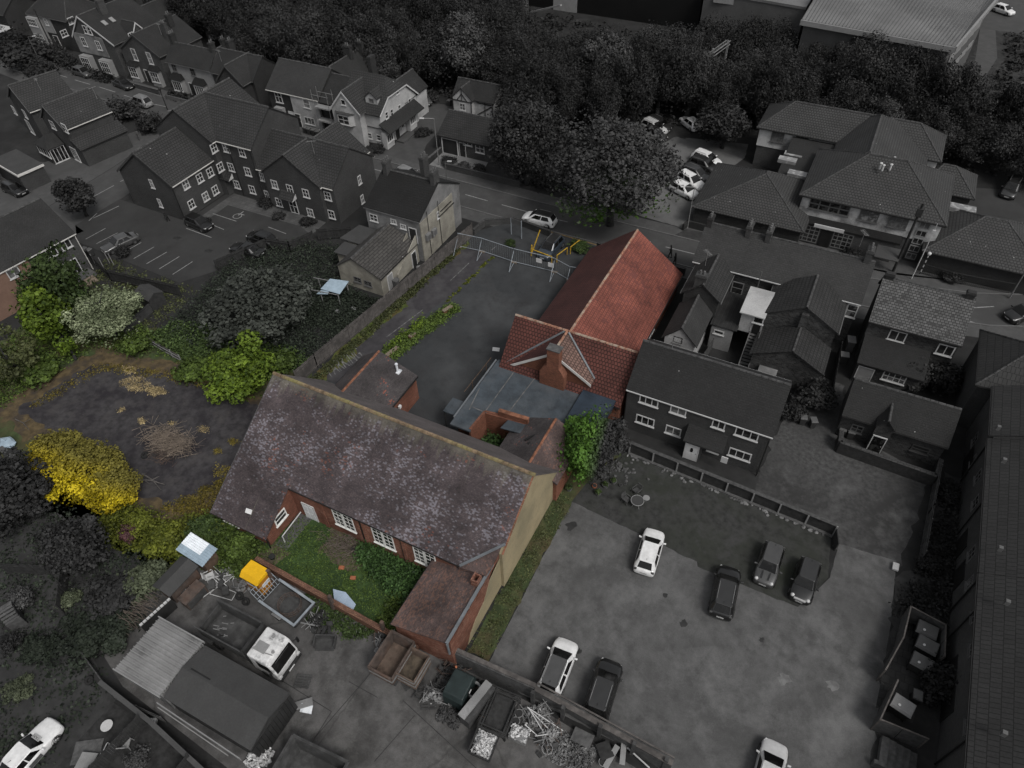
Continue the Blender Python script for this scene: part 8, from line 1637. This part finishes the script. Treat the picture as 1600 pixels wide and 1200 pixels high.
# bare climber by the ribbed shed
rn = random.Random(12); m = MB()
for k in range(60): a, c = rn.uniform(0, 1), rn.uniform(-.6, .6); p = P(195 + a * 50, 975 - a * 40, 1.2); m.tube((p[0] - .9, p[1] + c, rn.uniform(.6, 1.6)), (p[0] + rn.uniform(.2, .9), p[1] + c + rn.gauss(0, .3), rn.uniform(.6, 1.8)), .015, 4)
solo(m, 'bare_climber', MT['twig'], 'bare pale twigs of a climber left of the yard edge', 'climber')
p, q = P(218, 977, 1.5), P(266, 934, 1.5); b = B('white_capped_wall', p[0], p[1], 'dark wall with a notched white capping behind the ribbed shed', 'wall'); b.add(MB().bar((p[0], p[1], .7), (q[0], q[1], .7), .12, 1.4), 'wall_face', MT['corr_dark']); m = MB()
for k in range(9): u = k / 9; m.bar((p[0] + (q[0] - p[0]) * u, p[1] + (q[1] - p[1]) * u, 1.45), (p[0] + (q[0] - p[0]) * (u + .09), p[1] + (q[1] - p[1]) * (u + .09), 1.45), .16, .12)
b.add(m, 'capping', MT['frame'])
p, q = P(0, 700, 1.0), P(62, 742, 1.0); b = B('white_rail_fence', p[0], p[1], 'pale weathered wall top curving behind the golden conifer', 'fence'); b.add(MB().bar((p[0], p[1], .5), (q[0], q[1], .5), .15, 1.0), 'wall_face', MT['wood_grey']); b.add(MB().bar((p[0], p[1], 1.04), (q[0], q[1], 1.04), .5, .08), 'capping', MT['stone'])
x, y, _ = P(10, 690, .4); solo(MB().ball((x, y, .25), 1.0, .6, .3, 10, 5, .3, -.6), 'blue_cover', MT['sheet_blue'], 'pale blue crumpled cover at the left edge of the site', 'cover')
x, y, _ = P(70, 1100 + 80, .1)
# bonnet marks of the two small cars
for o in list(COL.objects):
    lb = o.get('label', '')
    if lb.startswith('grey round-lamped'):
        for s_ in (-1, 1): link('bonnet_stripe', MB().bar((.95, s_ * .28, .985), (1.6, s_ * .25, .93), .09, .03).mesh('bonnet_stripe'), MT['p_black'], o)
    if lb.startswith('black round-lamped'): link('grille_bar', MB().box(1.76, -.42, .66, 1.9, .42, .78).mesh('grille_bar'), MT['plate'], o)
# loose scrap thick along the yard wall
for i, (q, r_, n, mt, lb) in enumerate((((702, 1062), (1.0, .9), 190, 'rust_grey', 'mixed scrap boxes heaped between the skips and the green cab'), ((683, 1088), (.9, .5), 120, 'steel', 'cast battery boxes and lumps at the yard edge below the skips'), ((742, 1090), (.5, 1.3), 150, 'iron', 'dark machine scrap between the green cab and the pale beam'), ((838, 1120), (.9, .8), 200, 'steel', 'wiry light scrap under the fan of pale poles'), ((596, 1015), (.45, .9), 110, 'frame_dim', 'pale bagged rubbish against the end of the orange wall'), ((352, 898), (.8, .6), 130, 'steel', 'bent window frames and metal strips behind the flat frame'), ((385, 912), (.5, .5), 90, 'plastic_pale', 'pale plastic cans heaped beside the clothes bank'), ((497, 968), (.8, .5), 110, 'iron', 'black scrap by the trailer drawbar'), ((860, 1150), (.8, .4), 120, 'frame_dim', 'pale bits scattered at the end of the pole pile'), ((290, 925), (.6, .4), 80, 'rust_grey', 'rusty offcuts by the low cabinet'))):
    x, y, _ = P(*q, .2); b = B('scrap_heap', x, y, lb, 'scrap', rot=10 * i + 1); heap(b, -r_[0], r_[0], -r_[1], r_[1], .03, .55, n, mt, .13, 30 + i, 'pieces'); rn = random.Random(i); m = MB()
    for k in range(12): a = rn.uniform(0, 3.1); cx, cy, z_ = rn.uniform(-r_[0], r_[0]), rn.uniform(-r_[1], r_[1]), rn.uniform(.2, .6); m.bar((cx - math.cos(a) * .5, cy - math.sin(a) * .5, z_), (cx + math.cos(a) * .5, cy + math.sin(a) * .5, max(.05, z_ + rn.uniform(-.3, .2))), .04)
    b.add(m, 'bars', MT['frame_dim' if i % 2 else 'rust'])
# taxi sign
for o in list(COL.objects):
    if o.get('label', '').startswith('white taxi'):
        c = bpy.data.curves.new('txt', 'FONT'); c.body = 'TAXI'; c.size = .26; c.extrude = .004; c.align_x = 'CENTER'; c.align_y = 'CENTER'
        to = bpy.data.objects.new('txt', c); COL.objects.link(to); dg = bpy.context.evaluated_depsgraph_get(); me = bpy.data.meshes.new_from_object(to.evaluated_get(dg)); bpy.data.objects.remove(to)
        pl = link('taxi_plate', MB().box(-.14, -.34, 0, .14, .34, .03).mesh('taxi_plate'), MT['plate'], o, (.95, 0, 1.01)); tt = link('taxi_lettering', me, MT['ink'], pl, (0, 0, .036), math.pi / 2)
        link('taxi_panel', MB().box(-.5, .9, .4, .4, .925, .75).mesh('taxi_panel'), MT['stone'], o, (0, 0, 0)); link('taxi_panel', MB().box(-.5, -.925, .4, .4, -.9, .75).mesh('taxi_panel'), MT['stone'], o, (0, 0, 0))
wallrun('front_wall', [P(600, 172 + 60)[:2], P(560, 222)[:2]], .5, .2, 'brick_dark', 'low wall of the villa by the pavement', cap=.06, capm='stone')
wallrun('front_wall', [(-52.9, 75.3), (-52.8, 79)], .8, .25, 'brick_dark', 'low brick wall left of the pale bungalow drive', cap=.06, capm='stone'); wallrun('front_wall', [(-50, 75.3), (-38.5, 75.2)], .8, .25, 'brick_mid', 'long low brick wall along the pavement before the bungalow', cap=.06, capm='coping_dark')
wallrun('front_wall', [(-114, 76.9), (-105.5, 76.6)], .8, .2, 'brick_mid', 'low front wall of the house with pale bays', cap=.06, capm='stone'); wallrun('front_wall', [(-103, 75.9), (-95, 75.8)], .7, .15, 'frame_grey', 'low pale wall under the black hedge of the cottages')
b = B('clothes_line', -101, 95, 'washing line with pale clothes behind the cottages', 'clothes line'); p, q = P(325, 55, 1.8), P(348, 52, 1.8); b.add(MB().tube(p, q, .015, 4).tube((q[0], q[1], 0), q, .04, 5).tube((p[0], p[1], 0), p, .04, 5), 'line', MT['steel']); m = MB()
for k in range(5): u = .12 + k * .17; m.box(p[0] + (q[0] - p[0]) * u - .3, p[1] + (q[1] - p[1]) * u - .02, .9, p[0] + (q[0] - p[0]) * u + .3, p[1] + (q[1] - p[1]) * u + .02, 1.75)
b.add(m, 'clothes', MT['cloth'])

# back yard clutter of the terrace
for q, lb, m_, s_ in (((1143, 588), 'pale box and tank in the back yard below the stair lobby', 'frame_grey', (.4, .35, 1.2)), ((1128, 583), 'dark stacked crates in the terrace back yard', 'wood_dim', (.6, .5, .9)), ((1152, 596), 'low pale bench in the terrace back yard', 'stone', (.7, .3, .5)), ((1327, 540), 'pale oil tank on the side wall of the brick extension', 'frame_grey', (.35, .5, 1.3)), ((1318, 560), 'dark bin by the alley wall behind the brick extension', 'plastic_bin', (.35, .35, 1.0))):
    x, y, _ = P(*q, .5); b = B('yard_store', x, y, lb, 'store', rot=12); b.add(MB().box(-s_[0], -s_[1], 0, s_[0], s_[1], s_[2]), 'body', MT[m_], bevel=.04); b.add(MB().box(-s_[0] - .04, -s_[1] - .04, s_[2] + .002, s_[0] + .04, s_[1] + .04, s_[2] + .07), 'lid', MT['steel'])
fence('alley_fence', [(4.6, 60), (5.0, 52)], 1.7, 'wood_dark', 'dark fence in the alley between the terrace and the worn slate house', seed=31)
fence('alley_fence', [(-6.9, 55.4), (-7.4, 50.6)], 1.5, 'wood_dim', 'grey fence splitting the terrace back yards', seed=32)
fence('closeboard_fence', [(-84.5, 76.2), (-81, 76.0)], 1.2, 'wood_dark', 'short dark fence before the slate-roofed pair', seed=33)
fence('closeboard_fence', [(-48.3, 83.5), (-44, 88), (-40, 92)], 1.5, 'wood_dark', 'dark fence behind the bungalow under the trees', seed=34)

# small finds: bricks on the lawn, roof scrap, leaning sheets, pallets
for q, z, lb, m_ in (((534, 888), 0, 'loose brick on the walled lawn, nearer the brushwood', 'terracotta'), ((552, 904), 0, 'loose brick lump on the walled lawn, lower one', 'terracotta')):
    x, y, _ = P(*q, z); solo(MB().obox((x, y, z + .1), (.2, .08, 0), (-.06, .13, 0), (0, 0, .07)), 'brick', MT[m_], lb, 'brick', bevel=.01)
x, y, _ = P(384, 790, 3.0); solo(MB().obox((x, y, zf(y) + .04), (.28, .03, 0), (-.03, .15, .09), (0, -.02, .015)), 'roof_scrap', MT['label_white'], 'small white scrap lying on the low left slope of the hall roof', 'scrap')
for i, (q, lb, a) in enumerate((((467, 1028), 'dark pallet lying beside the truck cab', 20), ((640, 1065), 'grey pallet leaning by the stacked skips', 60), ((670, 1098), 'stack of battery boxes at the yard edge', 30))):
    x, y, _ = P(*q, .1); b = B('pallet', x + (1.3 if i == 0 else 0), y - (1.2 if i == 0 else 0), lb, 'pallet', rot=a)
    for k in range(5): b.add(MB().box(-.55, -.45 + k * .2, .1, .55, -.33 + k * .2, .13), 'slat', MT['rust_grey'])
    for k in range(3): b.add(MB().box(-.5 + k * .45, -.46, 0, -.4 + k * .45, .48, .098), 'bearer', MT['wood_dim'])
x, y, _ = P(475, 1100, .2); b = B('scrap_plates', x, y, 'folded metal plates beside the dark shed doors', 'scrap', rot=30); b.add(MB().obox((0, 0, .25), (.6, .1, .1), (-.05, .25, .05), (0, 0, .03)), 'plate', MT['steel']); b.add(MB().obox((.2, -.3, .15), (.4, -.1, 0), (.05, .25, .1), (0, 0, .03)), 'plate', MT['alu'])
for q, lb in (((425, 870), 'dark pot by the handrail of the hall path'), ((553, 858), 'black ring of an old pot under the first hall window')):
    x, y, _ = P(*q, .2); b = B('plant_pot', x, y, lb, 'pot'); b.add(MB().tube((x, y, 0), (x, y, .3), .2, 12, .26), 'pot', MT['iron'])
